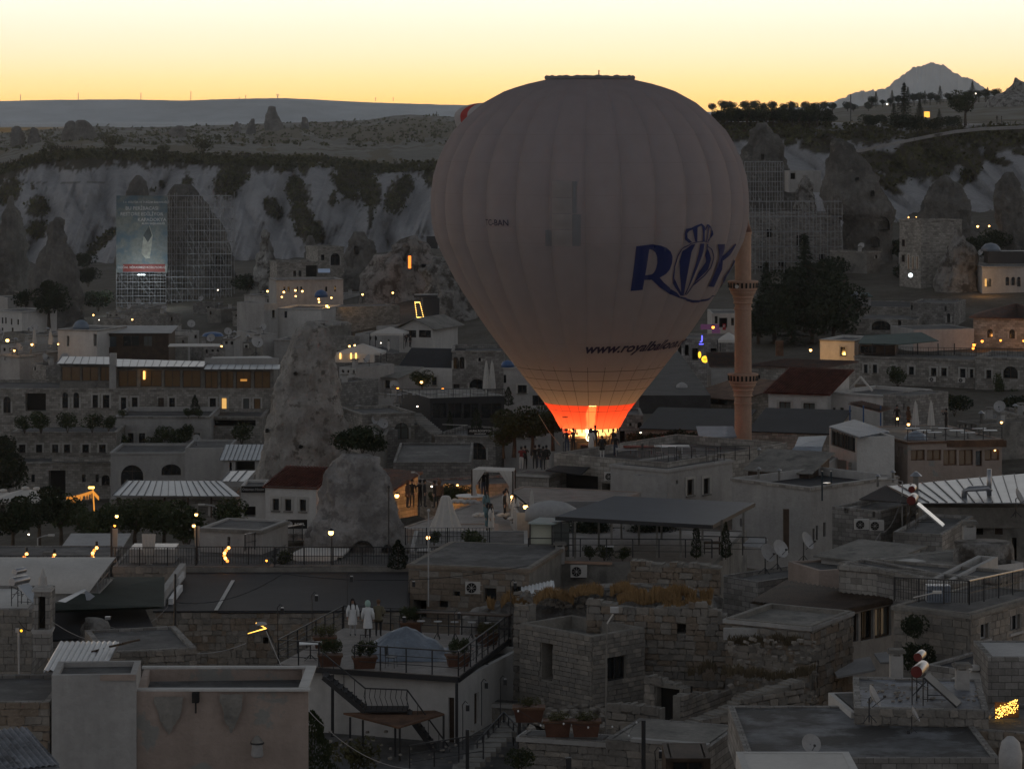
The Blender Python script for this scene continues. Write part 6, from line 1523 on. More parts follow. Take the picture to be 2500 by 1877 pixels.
LAMPF(P3(1252,1213,177),0,'warm lamp on the white courtyard wall, upper'); LAMPF(P3(1283,1237,170),0,'warm lamp on the white courtyard wall, lower'); point_light(P3(1270,1232,171.5),(1,.6,.25),14,.1,None,'wall_light'); point_light(P3(1250,1216,176),(1,.6,.25),12,.1,None,'wall_light')
PARC(P3(1298,1270,166),0,'folded cream parasol beside the pale descending wall',sc=.62)
mesh_thing(MB().lathe([(1.5,0),(1.45,.7),(.9,1.0),(.05,1.15)],tuple(P3(1345,1270,164)),20,sx=1,sy=.6),'covered_sofa',M_canvasg,'large sofa wrapped in a grey cover behind the glass booth','covered sofa',smooth=True,loc=P3(1345,1270,164))
# cafe terrace furniture
for i,(px,py) in enumerate(((1640,1128),(1668,1136),(1700,1130),(1735,1128),(1560,1118),(1585,1116),(1610,1122),(1760,1124))): CHAIR(P3(px,py,203.5+(i % 3)),i*1.1,'black wire chair on the cafe terrace, number %s from the left' % ('four','five','six','seven','one','two','three','eight')[i],'wire chairs on the cafe terrace',sc=1.15)
for i,(px,py,c) in enumerate(((1565,1090,M_red),(1640,1089,M_white),(1530,1096,M_canvasg))): mesh_thing(MB().box(P3(px,py,211),(2.6 if i < 2 else 1.6,1.0,.07)).bar(P3(px-25,py,211),P3(px-25,py+18,211),.05).bar(P3(px+25,py,211),P3(px+25,py+18,211),.05),'long_table',c,('long red table on the cafe terrace','long white patterned table on the cafe terrace','grey table beside the balloon ropes')[i],'table',loc=P3(px,py+18,211))
railing([P3(1652,1124,206),P3(1830,1122,208)],1.0,'thin black railing of the cafe terrace beside the minaret foot',1.2,None,3)
railing([P3(1375,1112,216.5),P3(1440,1110,216.5)],1.0,'low railing in front of the burner glow',1.0,None,3)
mesh_thing(MB().box(P3(1430,1094,216),(.75,.5,.5)),'equipment_box',M_wood,'dark equipment box in front of the burner glow','box',loc=P3(1430,1100,216))
# pavilion with blue-black roof
t = thing('roof_pavilion','open pavilion with wide blue-black roof on slim posts','pavilion',P3(1600,1360,152)); A_,B_,C2,D2 = P3(1356,1260,149.5),P3(1738,1281,147.0),P3(1842,1227,157.5),P3(1500,1210,159.5)
roof_plane(t,A_,B_,C2,D2,'plain',mat('pavilion_sheet',(.045,.055,.068),.55,.15,2,.05),name='roof_sheet',thick=.12)
MB().bar(A_+Vector((0,0,-.1)),B_+Vector((0,0,-.1)),.1,.2).bar(B_+Vector((0,0,-.1)),C2+Vector((0,0,-.1)),.1,.2).build('gutter',M_iron,t)
for px,y0,y1,Y in ((1404,1262,1362,149.3),(1493,1268,1362,149),(1386,1262,1355,150),(1604,1272,1362,148.5),(1661,1274,1360,148.3),(1715,1278,1358,147.7),(1762,1268,1368,149),(1462,1262,1342,154.5),(1560,1262,1342,154.5),(1517,1262,1330,157),(1615,1262,1330,157),(1815,1238,1340,155)): MB().bar(P3(px,y0,Y),P3(px,y1,Y),.11).build('post',M_concrete,t)
t,V,L,z1 = house('pavilion_house','rendered and stone house carrying the open roof pavilion',(1286,149),(1748,147),13,1366,1500,M_concrete,par=.06,rm=M_deck,cor=None)
AC(P3(1413,1408,148),0,'air conditioner on the grey wall under the pavilion','air conditioners',sc=1.0); lay_stones(t,V(5.3,0,0),V(L,0,0),z1-3,z1-.5,[],.5,.3,SB,True,120,seed=4)
MB().bar(V(.0,-.05,z1-.05),V(4.5,-.05,z1-.05),.2,.12).build('coping',M_pinks,t); CHIM(P3(1367,1375,148.5),0,'square stone chimney in front of the glass booth',sc=.8)
t = thing('glass_booth','booth of cream panels and black frames with a glass lean-to top','booth',P3(1345,1360,150)); MB().box(P3(1322,1318,149.8),(1.12,.06,1.75)).build('cream_panel',mat('cream_panel',(.55,.56,.45),.6,.05,2,0),t)
MB().box(P3(1370,1318,149.6),(.85,.05,1.75)).build('glass_panel',G_curt,t); f = MB()
for px,Y in ((1294,149.7),(1348,149.5),(1370,149.3),(1399,149)): f.bar(P3(px,1275,Y),P3(px,1358,Y),.07)
for py in (1275,1300,1330): f.bar(P3(1348,py,149.5),P3(1399,py,149),.04)
f.build('frame',M_iron,t); roof_plane(t,P3(1289,1275,149),P3(1352,1277,149),P3(1400,1266,152),P3(1318,1262,152),'plain',mat('glass_top',(.4,.46,.44),.3,.1,2,0),name='glass_roof')
railing([P3(1290,1358,149),P3(1738,1362,147.2)],.95,'thin black railing along the front of the open pavilion',1.3,None,3)
railing([P3(1700,1352,151),P3(1870,1356,150)],.95,'thin black railing right of the pavilion',1.2,None,3)
for i,(px,py,s) in enumerate(((1440,1366,.4),(1475,1368,.45),(1520,1370,.4),(1420,1325,1.0),(1450,1325,1.1),(1560,1326,.9),(1590,1326,.9),(1625,1325,.8))): (T_bushg if i < 3 else T_bigbush)(P3(px,py,149 if i < 3 else 160),i,'dark %s pavilion' % ('bush in the flower bed left front of the','bush in the flower bed centre front of the','bush in the flower bed right front of the','shrub behind the left posts of the','broad shrub behind the second post of the','shrub behind the middle of the','tall shrub behind the fifth post of the','shrub behind the right part of the')[i],'pavilion shrubs',sc=s*(.45 if i > 2 else 1))
for i,px in enumerate((1700,1772)): T_col(P3(px,1362,148.5),i,('climbing plant on the right front post of the pavilion','climbing plant on the rightmost pavilion post')[i],'climbers',sc=(.5,.5,.62))
mesh_thing(MB().box(P3(1738,1324,150),(.9,.6,.06)).box(P3(1738,1338,149.7),(1.0,.25,.05)).bar(P3(1720,1324,150),P3(1720,1352,150),.05).bar(P3(1756,1324,150),P3(1756,1352,150),.05),'picnic_table',M_wood,'dark wooden picnic table under the right end of the pavilion','table',loc=P3(1738,1350,150))
TABLE(P3(1488,1368,148.6),0,'small table standing at the pavilion front railing',sc=(.5,.5,1))
mesh_thing(MB().box(P3(1560,1283,160),(1.6,.1,.5)),'lettered_board',M_plasterw,'white board with blurred letters behind the pavilion','board',loc=P3(1560,1295,160))
SUNB = mesh_thing(MB().add([P3(1810,1332,152),P3(1855,1336,151.5),P3(1876,1316,153),P3(1832,1310,153.5)],((0,1,2,3),)).bar(P3(1855,1336,151.5),P3(1870,1352,151.5),.05),'sun_bed',M_canvasg,'pale tilted sun bed right of the pavilion','sun bed',loc=P3(1840,1340,152))
# minaret
MY = 236.0; t = thing('minaret','tall round pinkish stone minaret with two carved balconies','minaret',P3(1814,1130,MY)); c = P3(1814,1130,MY); s = MY/F; zz = lambda py: ZW(py,MY)-c.z
def lp(pairs): return [(r*s,zz(py)) for py,r in pairs]
MB().lathe(lp([(1180,24),(1118,23.5),(1117,21.5),(968,20.5)]),tuple(c),28).build('lower_shaft',M_pinks,t,smooth=False)
MB().lathe(lp([(912,21),(735,20)]),tuple(c),28).build('middle_shaft',M_pinks,t); MB().lathe(lp([(686,20),(572,20),(571,22),(566,22)]),tuple(c),28).build('upper_shaft',M_pinks,t)
MB().lathe(lp([(566,22),(545,15),(500,6),(470,1)]),tuple(c),24).build('spire',mat('lead_cone',(.16,.08,.065),.6,.1,2,.1),t,smooth=True)
for y0 in (0,-226):
 rings = [(968,21),(966,24),(962,22),(955,23.5),(952,26),(948,25),(944,28),(940,31),(936,31),(934,34),(930,35),(914,36.5)]
 MB().lathe([(r*s,zz(py+y0)) for py,r in rings]+[(36.5*s,zz(931+y0)+0.0)][:0],tuple(c),32).build('balcony_corbel',M_pinks,t)
 for i in range(22):
  a = 2*math.pi*i/22; p = Vector((c.x+36.2*s*math.cos(a),c.y+36.2*s*math.sin(a),ZW(922+y0,MY))); MB().box(p,(.06,.16,.42),a).build('balcony_niche_shade',M_dark,t)  # blocks set proud; their near-black colour stands in for niche shade
 MB().lathe([(37.5*s,zz(915+y0)),(37.5*s,zz(912+y0)),(34*s,zz(911+y0))],tuple(c),32).build('balcony_rail',M_pinks,t)
 o = MB(); o.tube([(c.x-18*s,c.y-34*s,ZW(924+y0,MY)),(c.x-18*s,c.y-37*s,ZW(924+y0,MY))],.16,10);
 if y0: o.build('loudspeaker',M_canvas,t)
for py in (757,988): MB().lathe([(22*s,zz(py)-.0),(22.6*s,zz(py)+.1),(22*s,zz(py)+.2)],tuple(c),28).build('moulding',M_pinks,t)
# rocks in the middle
rock('rock_cone','tall pale eroded rock cone rising among the houses at the left centre',[(783,748,768),(800,722,798),(850,700,816),(900,692,826),(960,672,832),(1020,655,842),(1090,640,846),(1150,628,838),(1200,622,830)],262,mat('cone_rock',(.36,.345,.32),.95,.22,1.1,1,1.8,.1,streak=.55,spots=((.15,.14,.125),1.1,.55,.62)),.8,2,.075,90,90,holes=((722,911,8,8,True),(735,1090,8,5,False),(652,1050,6,8,False)),ledges=.03,cat='rock')
rock('rock_dome','broad pale rock dome with cave hollows at its foot',[(1108,840,900),(1116,822,925),(1150,806,944),(1190,790,958),(1250,768,970),(1300,750,985),(1345,738,996),(1380,735,998)],158.5,mat('dome_rock',(.32,.305,.29),.95,.22,1.5,1,2.4,.1,streak=.5,spots=((.16,.15,.145),1.4,.50,.60)),.6,4,.085,100,90,holes=((885,1340,62,42,True),(945,1345,24,30,True)),cat='rock')
for i,(px,py,s) in enumerate(((850,1112,.42),(885,1108,.5),(912,1112,.35))): T_bigbush(P3(px,py,160),i*2,('dark shrub on the left crown of the rock dome','wide dark shrub on top of the rock dome','dark shrub on the right crown of the rock dome')[i],'shrubs on the rock dome',sc=s*1.1)
# ================================================================ OLD HOTEL AT THE LEFT
house('old_hotel','long old stone hotel storey with paired windows below the glazed restaurant',(-70,345),(668,345),12,948,1110,M_stone,[(152,166,958,996,'A'),(179,193,958,996,'A'),(226,239,964,995,'W'),(251,267,964,996,'W'),(295,308,970,1000,'W'),(322,336,970,1000,'W'),(386,400,971,1000,'d'),(413,427,971,1000,'W'),(512,527,972,1001,'W'),(540,554,971,1001,'Wl'),(594,608,973,1003,'Wc'),(620,636,973,1003,'Wd'),(8,26,968,1008,'A'),(62,112,960,1004,'o')],par=.4,cor=M_stone)
t,V,L,z1 = house('glazed_restaurant','glazed rooftop restaurant with square columns above the old hotel',(283,346.5),(668,346.5),9,900,952,M_concrete,[(289,334,904,944,'gd'),(343,395,904,944,'gd'),(401,440,904,945,'gd'),(446,490,904,946,'gd'),(500,532,906,949,'gd'),(538,570,906,949,'gd'),(576,613,906,949,'gd'),(620,660,906,949,'gd')],par=.1,fm=M_iron)
MB().box(P3(352,916,346),(.25,.1,1.0)).build('lamp_strip',glow('strip',(1,.5,.12),2.5),t); MB().box(P3(595,928,346.3),(.8,.1,.25)).build('lamp_glow',glow('strip2',(1,.45,.1),.5),t)
roof_plane(t,P3(280,894,344.5),P3(496,895,344.5),P3(508,882,352),P3(283,876,352),'seam',M_seam,.9)
roof_plane(t,P3(497,901,344.5),P3(682,901,344.5),P3(684,890,348),P3(505,890,348),'seam',M_seam,.9)
MB().box(P3(590,882,350),(9.0,.3,.8)).build('parapet',M_plaster,t); roof_plane(t,P3(505,878,350),P3(680,878,350),P3(655,869,357),P3(520,871,357),'plain',M_plasterw,name='upper_roof')
t,V,L,z1 = house('glazed_restaurant','smaller glazed rooftop dining room at the left end of the hotel',(146,347),(278,347),8,890,950,M_concrete,[(150,196,895,930,'gd'),(200,240,895,930,'gd'),(245,270,895,930,'gd')],par=.1,fm=M_iron)
roof_plane(t,P3(138,887,345),P3(272,889,345),P3(270,871,352),P3(152,870,352),'seam',M_seam,.9); MB().box(P3(276,905,345.5),(.8,.8,4.2)).build('chimney',M_plaster,t)
house('hotel_wing','two storey hotel wing with planted terrace in front of the old hotel',(281,332),(513,332),11,1016,1180,M_plaster,[(312,326,1057,1083,'W'),(339,354,1057,1085,'W'),(473,488,1057,1081,'W')],par=.5,cor=M_stone)
house('hotel_wing','right hotel wing with a dark shaded gallery beside the rock cone',(513,336),(640,336),9,1016,1180,M_stone,[(516,624,1024,1041,'o')],par=.4,cor=M_stone)
house('hotel_wing','lower hotel wing with six small square windows in a row',(30,324),(282,324),9,1054,1220,M_stone,[(46,62,1085,1105,'W'),(88,103,1085,1105,'W'),(127,142,1085,1105,'W'),(156,171,1085,1105,'W'),(201,217,1085,1105,'W'),(242,258,1085,1105,'W')],par=.4,cor=M_stone)
house('hotel_ground_floor','ground floor of the old hotel with a tall dark door and arched window',(24,318),(270,318),5,1128,1230,M_stone,[(119,160,1148,1215,'o'),(76,85,1158,1177,'w'),(200,209,1158,1177,'w'),(233,241,1158,1177,'w'),(248,268,1159,1185,'A')],par=.15,cor=M_stone)
MB().box(P3(200,1122,317.5),(6.6,.5,.3)).build('door_hood',M_stone,bpy.data.objects['hotel_ground_floor'])
house('arched_house','plastered house with two wide dark arches left of the metal roofs',(270,312),(452,312),9,1104,1230,M_plaster,[(295,350,1135,1185,'Ao'),(394,442,1133,1160,'Ao')],par=.3,cor=M_plaster)
house('lean_to_house','small house with a teal lean-to roof beside the rock cone',(543,300),(640,300),6,1122,1230,M_plaster,[(560,566,1128,1150,'o'),(575,622,1126,1150,'o')],roof='shed',rise=.9,rk='seam',rm=M_seam,over=.3)
house('low_house','low wall and flat roof between the arched house and the lean-to',(452,306),(560,306),8,1093,1220,M_plaster,par=.2)
for i,(px,py,s) in enumerate(((296,1100,1.25),(373,1100,1.0),(425,1095,1.3),(450,1080,1.2),(400,1080,1.1),(60,1052,1.0),(100,1052,1.3),(165,1050,1.2),(225,1050,1.1),(265,1048,.9),(590,1080,1.3),(300,1016,.5),(460,1016,.6),(485,1016,.6))):
 T_bushg(P3(px,py+4,330 if i not in (5,6,7,8,9) else 322),i,('round topiary at the left end of the hotel terrace','clipped bush left of the vine pergola','vine mass over the hotel terrace door','vine end right of the hotel terrace door','vine beside the hotel terrace door','leftmost shrub of the roof garden over the six windows','second shrub of the roof garden over the six windows','middle shrub of the roof garden over the six windows','fourth shrub of the roof garden over the six windows','rightmost shrub of the roof garden over the six windows','olive bush before the shaded gallery','potted plant on the upper hotel terrace, left','potted plant on the upper hotel terrace, middle','potted plant on the upper hotel terrace, right')[i],'hotel shrubs',sc=s)
T_col(P3(476,1012,331),0,'slim dark cypress on the upper hotel terrace',sc=(1,1,.75))
DISH(P3(479,1090,310),.4,'satellite dish on the low flat roof beside the vine','satellite dishes',sc=.9); DISH(P3(625,868,350),.5,'large satellite dish on the restaurant roof end','satellite dishes',sc=1.6); DISH(P3(466,812,400),.3,'small dish on the roofs behind the restaurant','satellite dishes',sc=1.2)
rnd = random.Random(11)
CL = []
def clutter(x0,x1,y0,y1,Y0,Y1,n,label,seed,mats=(M_plaster,M_stone,M_stoneg,M_concrete)):
 """stepped old houses filling a slope; all are separate small houses"""
 r = random.Random(seed); names = ('narrow','wide','squat','plain','crooked','plastered','stone','weathered','small','pale','dark','tall')
 for i in range(n):
  u = (i+r.random()*.6)/n; v = r.random(); px = x0+(x1-x0)*u; py = y0+(y1-y0)*v; Y = Y0+(Y1-Y0)*(1-v); w_ = r.uniform(28,62)
  hl = []; k = int(w_/14)
  for j in range(k):
   if r.random() < .6: a = px+6+j*14; hl.append((a,a+r.uniform(4,7),py+7,py+7+r.uniform(6,10),r.choice(('w','w','o','W','A','wd' if r.random() < .3 else 'w'))))
  t = house('village_house','%s flat-roofed village house, %s' % (names[i % 12],label),(px,Y),(px+w_,Y+r.uniform(-3,3)),r.uniform(5,9),py,py+90,r.choice(mats),hl,par=r.uniform(.1,.4),cor=r.choice((None,M_stone)),group='village houses '+label)
  CL.append((t[1],t[2],t[3]-.2,Y))
clutter(0,130,800,850,370,430,5,'at the far left above the hotel',1); clutter(250,660,800,850,375,440,9,'on the slope behind the glazed restaurant',2); clutter(820,1010,960,1070,290,340,6,'right of the rock cone',3); clutter(0,130,860,915,352,372,4,'left of the small dining room',4); clutter(210,640,735,790,470,570,9,'at the foot of the left scaffold',5); clutter(620,900,690,730,520,600,5,'behind the cave hotel',6)
t,V,L,z1 = house('domed_house','white stone house with a small blue-grey dome behind the restaurant',(141,372),(237,370),8,803,900,M_plasterw,[(163,169,820,845,'o'),(228,236,815,845,'o')],par=.2,cor=M_stone)
MB().lathe([(1.1,0),(1.08,.35),(.8,.85),(.4,1.1),(.05,1.2)],(P3(198,802,374).x,374,ZW(803,374)),18).build('dome',mat('grey_dome',(.16,.2,.25),.6,.1,3,.1),t,smooth=True)
house('dark_shed','dark glazed rooftop shed right of the grey dome',(238,373),(412,373),7,812,900,M_wood,[(242,285,820,848,'gb'),(300,340,818,846,'g'),(350,372,820,846,'gc')],roof='shed',rise=.4,rk='plain',rm=M_canvasg,over=.4)
t = seamroof('thin_canopy','thin pale canopy over tables behind the glazed restaurant',[((410,845,362),(540,845,362),(538,839,367),(415,839,367))],(475,865,364),'canopy',M_canvas,1,'plain')
mesh_thing(MB().lathe([(1.5,0),(1.2,.35),(.6,.5),(.05,.55)],tuple(P3(520,820,390)),14),'blue_tarp_pile',M_blue,'blue tarpaulin heap on the roofs behind the restaurant','tarpaulin',loc=P3(520,822,390))
house('white_town_house','white house with two rows of windows at the far left edge',(-20,470),(54,466),8,757,860,M_plasterw,[(4,8,775,790,'w'),(12,16,775,790,'w'),(26,30,778,793,'w'),(42,46,780,793,'w'),(4,8,800,813,'w'),(28,33,800,813,'w')],par=.2,cor=M_plaster)
PARC(P3(84,848,370),0,'folded parasol at the far left terrace, left one','folded parasols at the far left',sc=.9); PARC(P3(123,850,370),0,'folded parasol at the far left terrace, right one','folded parasols at the far left',sc=.9)
for i,(px,py,Y,pr,s) in enumerate(((18,831,372,LAMPF,1.6),(78,841,370,LAMPF,1.1),(142,840,370,LAMP,1.4),(35,856,368,LAMPF,.9),(228,769,420,LAMP,1.6),(242,781,420,LAMPW,.7),(323,780,420,LAMP,1.6),(541,845,362,LAMP,1.5),(532,708,560,LAMPW,1.2),(653,711,500,LAMPF,1.3),(693,713,500,LAMPF,1.3),(721,709,500,LAMPF,1.3),(738,711,500,LAMPF,1.3),(688,725,498,LAMPF,1.1),(722,723,498,LAMPF,1.1),(778,730,496,LAMPF,1.1),(779,737,496,LAMPF,1.1),(809,727,497,LAMPF,1.1),(885,719,500,LAMPF,1.2),(959,715,500,LAMPF,1.2),(853,845,398,LAMPF,1.0),(866,843,398,LAMPF,1.0),(1029,933,330,LAMPF,1.1),(1019,992,310,LAMPW,.9),(1081,950,338,LAMPO,1.5),(971,948,330,LAMPO,1.2),(1564,1056,236,LAMPW,.7),(930,837,396,LAMPW,.8),
  (2218,531,520,LAMP,1.5),(2237,530,530,LAMP,1.0),(2243,567,480,LAMPF,1.0),(2325,552,500,LAMPF,1.5),(2342,551,500,LAMPF,1.3),(2387,553,500,LAMPF,1.4),(2415,552,500,LAMPF,1.1),(2166,255,800,LAMPW,2.0),(2382,229,1200,LAMPW,2.4),(1946,657,440,LAMPW,1.3),(1979,855,350,LAMPF,1.2),(2398,833,372,LAMPO,1.8),(2443,831,371,LAMPO,1.4),(2499,832,370,LAMPO,1.4),(2378,842,366,LAMPO,2.0),(2376,850,366,LAMPO,1.8),(2191,1022,226,LAMPF,.8),(2218,1036,225,LAMPF,.8),(2445,1031,228,LAMPF,.7),(2411,1098,219,LAMPF,.5),(2429,1099,219,LAMPF,.5),(2040,1158,200,LAMPW,.5))):
 pr(P3(px,py,Y),0,'lit lamp '+('on the far left terrace wall','at the far left terrace parapet','at the end of the far left terrace','low on the far left stairs','below the scaffold, left of two','beside the scaffold foot, faint','below the scaffold, right of two','at the end of the thin pale canopy','low inside the scaffold','on the cave hotel terrace, first from the left','on the cave hotel terrace, second in the upper row','on the cave hotel terrace, third in the upper row','on the cave hotel terrace, fourth in the upper row','on the cave hotel terrace, lower left','on the cave hotel terrace, lower middle','under the blue dome, upper','under the blue dome, lower','right of the blue dome','on the boulder terrace, left','on the boulder terrace, right','on the white tent, left','on the white tent, right','hanging in the courtyard tree','on the stair by the dark glass building','shining up the white courtyard wall','in the small tree by the tiled cottage','on the grey wall right of the balloon','on the path by the white tent',
  'on the mast above the right cave hotels','beside the mast lamp at the right','on the street facade corner','in the cave terrace at the right, first','in the cave terrace at the right, second','in the cave terrace at the right, third','in the cave terrace at the right, fourth','among the ridge trees','in the far trees under the mountain','inside the right scaffold','on the street corner by the tall white house','shining up the tower house wall, left','shining up the tower house wall, middle','shining up the tower house wall, right','orange cluster on the hotel roof terrace, upper','orange cluster on the hotel roof terrace, lower','between the folded parasols, left','between the folded parasols, right','at the right end of the dining terrace','in the last dining window, left','in the last dining window, right','on the block building corner')[i],'town lamps',sc=s)
# ================================================================ CENTRE SLOPE
t,V,L,z1 = house('white_cave_house','white house with terrace and lit side wall above the rock cone',(676,470),(785,468),10,752,900,M_plasterw,[(694,701,760,776,'w')],par=.3,cor=M_plaster)
house('cave_terrace_wall','tan terrace wall glowing under a yellow lamp',(787,474),(976,480),6,751,860,M_stone,[(788,791,765,770,'o')],par=.1,cat='wall'); point_light(P3(800,749,471.5),(1,.5,.1),650,.3,None,'wall_lamp_light'); LAMPF(P3(798,747,471),0,'yellow lamp washing the tan terrace wall',sc=1.5)
house('white_side_house','white corner house left of the white cave house',(645,466),(678,468),7,742,880,M_plaster,[(664,671,757,776,'W')],par=.3)
house('cave_hotel','long pale cave hotel front with small dark windows',(675,505),(838,508),8,684,790,M_plaster,[(692,697,700,713,'w'),(702,707,700,713,'w'),(724,728,700,713,'w'),(733,738,700,712,'w'),(794,799,700,712,'w'),(816,820,698,712,'w')],par=.3,cor=M_stone)
house('cave_hotel','upper cave hotel block with two windows and a lit blue banner',(676,545),(776,547),8,640,720,M_stone,[(716,723,661,675,'w'),(729,736,661,675,'w'),(747,776,648,676,'o')],par=.3,cor=M_stone)
house('cave_hotel','top cave hotel block with a wide arch under the white cliff',(776,575),(840,577),8,603,700,M_stone,[(784,792,622,636,'w'),(807,830,618,648,'Ao')],par=.3,cor=M_stone)
mesh_thing(MB().box(P3(791,661,542),(2.3,.1,.75)),'lit_banner',glow('banner_blue',(.25,.32,.45),.35),'pale blue lit banner on the cave hotel terrace','banner',loc=P3(791,661,542))
mesh_thing(MB().box(P3(1055,592,640),(2.5,.5,2.8)),'dark_cabin',M_iron,'dark square cabin at the foot of the white cliff','cabin',loc=P3(1055,606,640))
mesh_thing(MB().lathe([(1.15,0),(1.1,.5),(.8,.95),(.3,1.2),(.05,1.25)],tuple(P3(784,725,490)),18),'blue_dome',M_blue,'small blue dome on the cave hotel terrace','dome',smooth=True,loc=P3(784,725,490))
mesh_thing(MB().lathe([(.75,0),(.72,.35),(.5,.65),(.05,.8)],tuple(P3(1239,896,330)),16),'blue_dome',M_blue,'small blue dome beside the left flank of the balloon','dome',smooth=True,loc=P3(1239,896,330))
t = thing('light_framed_door','dark cave pavilion with a door outlined in golden bulbs','pavilion',P3(1040,778,440)); MB().box(P3(1053,753,441),(2.5,2,3.3)).box(P3(1040,722,441),(3.6,2.2,.4)).build('hut',M_iron,t)
fb = MB()
for i in range(34):
 u = i/33*4; k = int(min(u,3)); f = u-k; c4 = [(1013,738),(1025,738),(1034,775),(1018,775),(1013,738)]; p = (c4[k][0]+(c4[k+1][0]-c4[k][0])*f,c4[k][1]+(c4[k+1][1]-c4[k][1])*f); fb.sphere(P3(p[0],p[1],439.5),.065,6,4)
fb.build('light_bulb',glow('gold',(1,.55,.12),6),t,kind='stuff')
t,V,L,z1 = house('gable_cabin','wooden gabled cabin with bright window front on the rock terrace',(975,412),(1056,410),9,801,860,M_plasterw,[(986,1016,806,824,'g'),(1022,1052,806,824,'g')],roof='gablef',rise=1.5,rk='plain',rm=M_concrete,over=.8,fm=M_wood)
def tent(px0,px1,py0,py1,Y,h,label,lit=False):
 t = thing('white_tent',label,'tent',P3((px0+px1)/2,py1+20,Y)); a,b = P3(px0,py1,Y),P3(px1,py1,Y+1); d = 4.0; A = [a,b,b+Vector((.6,d,0)),a+Vector((.6,d,0))]; top = P3((px0*.4+px1*.6),py0,Y+d/2); m_ = MB()
 for i in range(4): m_.add([A[i],A[(i+1) % 4],top],((0,1,2),)); m_.add([A[i]-Vector((0,0,.3)),A[(i+1) % 4]-Vector((0,0,.3)),A[(i+1) % 4],A[i]],((0,1,2,3),))
 m_.build('canopy',M_canvas,t)
 for p in A: MB().bar(p,p-Vector((0,0,h)),.1).build('post',M_iron,t)
 return t
tent(903,986,798,814,405,2.2,'white peaked tent on the rock terrace, upper one'); t = tent(818,930,838,862,395,1.5,'white peaked tent with glowing slits, lower one')
MB().box(P3(865,873,396),(5.6,3,1.1)).build('side_cloth',M_canvas,t); m_ = MB()
for px in (831,857,869): m_.box(P3(px,869,394.3),(.22,.06,.8))
m_.build('lit_slit',glow('slit',(1,.55,.15),2.5),t,kind='stuff')
house('rock_terrace','retaining terrace of rough stone under the white tents',(800,408),(1000,412),14,868,960,M_stoneg,par=.05,cat='terrace')
house('long_courtyard_house','long house with black glazed upper band and pale lower wall',(972,352),(1104,350),8,896,985,M_plasterw,[(994,1009,920,941,'W'),(1054,1066,920,940,'W')],par=.1); house('black_roof_band','long black sloping roof panel above the pale courtyard wall',(974,353),(1105,351),5,896,900,M_bitumen,roof='shed',rise=2.0,rk='plain',rm=M_bitumen,over=.1,z0=ZW(900,353),cat='roof')
house('arched_window_house','tall stone house with twin arched windows left of the balloon',(1104,350),(1232,350),10,856,1000,M_stoneg,[(1107,1118,871,900,'A'),(1122,1134,871,900,'A'),(1168,1174,873,882,'A'),(1146,1184,925,955,'Ao'),(1107,1122,938,955,'w')],par=.5,cor=M_stone)
house('shuttered_house','pale house with shuttered window close to the balloon flank',(1229,338),(1420,338),8,896,1030,M_plaster,[(1264,1286,940,960,'W'),(1222,1236,915,935,'w'),(1300,1330,965,990,'g')],par=.3,cor=M_plaster)
house('tiled_cottage','small cottage with low brown roof in the centre slope',(876,345),(970,343),6,918,1000,M_plaster,[(912,925,930,950,'w'),(940,952,928,948,'w')],roof='shed',rise=.8,rk='plain',rm=M_concrete,over=.5)
t,V,L,z1 = house('dark_glass_building','black glass fronted building with dining terrace on top',(1050,315),(1231,318),10,972,1060,M_iron,[(1056,1090,984,1022,'g'),(1094,1128,984,1022,'g'),(1132,1170,984,1022,'g'),(1175,1226,984,1022,'g')],par=.05,rm=M_concrete,fm=M_iron)
railing([P3(940,972,316),P3(1232,972,315)],1.0,'railing of the dining terrace over the black glass',2,.4,2)
for i in range(9): mesh_thing(MB().box(P3(955+i*31,963-(i % 2)*2,320),(1.0,.7,.06)).bar(P3(955+i*31,963,320),P3(955+i*31,972,320),.06),'dining_table',M_canvasg,'pale table on the dining terrace over black glass, %s from the left' % ('first','second','third','fourth','fifth','sixth','seventh','eighth','ninth')[i],'table','dining terrace tables',loc=P3(955+i*31,972,320))
for i,px in enumerate((1187,1201)): PARC(P3(px,965,322),0,('folded cream parasol before the big arch, left','folded cream parasol before the big arch, right')[i],'folded parasols at the arch',sc=1.35)
house('stone_terrace_house','stone terrace house with arched door under the rooftop sign',(1062,292),(1210,290),9,1060,1160,M_stoneg,[(1141,1187,1080,1122,'Ao')],par=.4,cor=M_stone)
sign('rooftop_sign','black sign reading AURA ROOFTOP on a stone terrace',1142,1203,1045,1062,288,'AURA ROOFTOP',M_dark,M_canvas,.4,lines=[('AURA ROOFTOP',.5,.62,.42),('BAR & RESTAURANT',.5,.2,.18)])
railing([P3(1080,1060,290),P3(1142,1062,289)],1.0,'pale topped railing left of the rooftop sign',1.5,.3,2,topm=M_canvas)
t = thing('outdoor_stairs','outdoor stone stairs descending to the rooftop sign terrace','staircase',P3(1050,1060,300))
for i in range(12): MB().box(P3(1012+i*5.0,1012+i*4.2,306-i*.9),(1.5,.9,.2)).build('step',M_concrete,t)
house('stone_house','stone house with a tall white framed window in the centre',(884,300),(1012,302),8,1010,1110,M_stone,[(962,998,1032,1072,'Ac')],par=.3,cor=M_stone)
house('flat_roofs','low flat roofs of grey stone above the amber lit wall',(960,262),(1150,262),16,1128,1200,M_stoneg,par=.2); house('low_stone_wall','curving low stone wall above the rock dome shrubs',(985,280),(1065,278),2,1090,1150,M_stone,par=0,cat='wall',cor=M_stone)
house('pale_house','pale house front with a small dark name plate left of the balloon',(1230,292),(1345,290),9,1012,1160,M_plaster,[(1258,1280,1046,1070,'W'),(1288,1308,1046,1070,'W')],par=.3,cor=M_plaster)
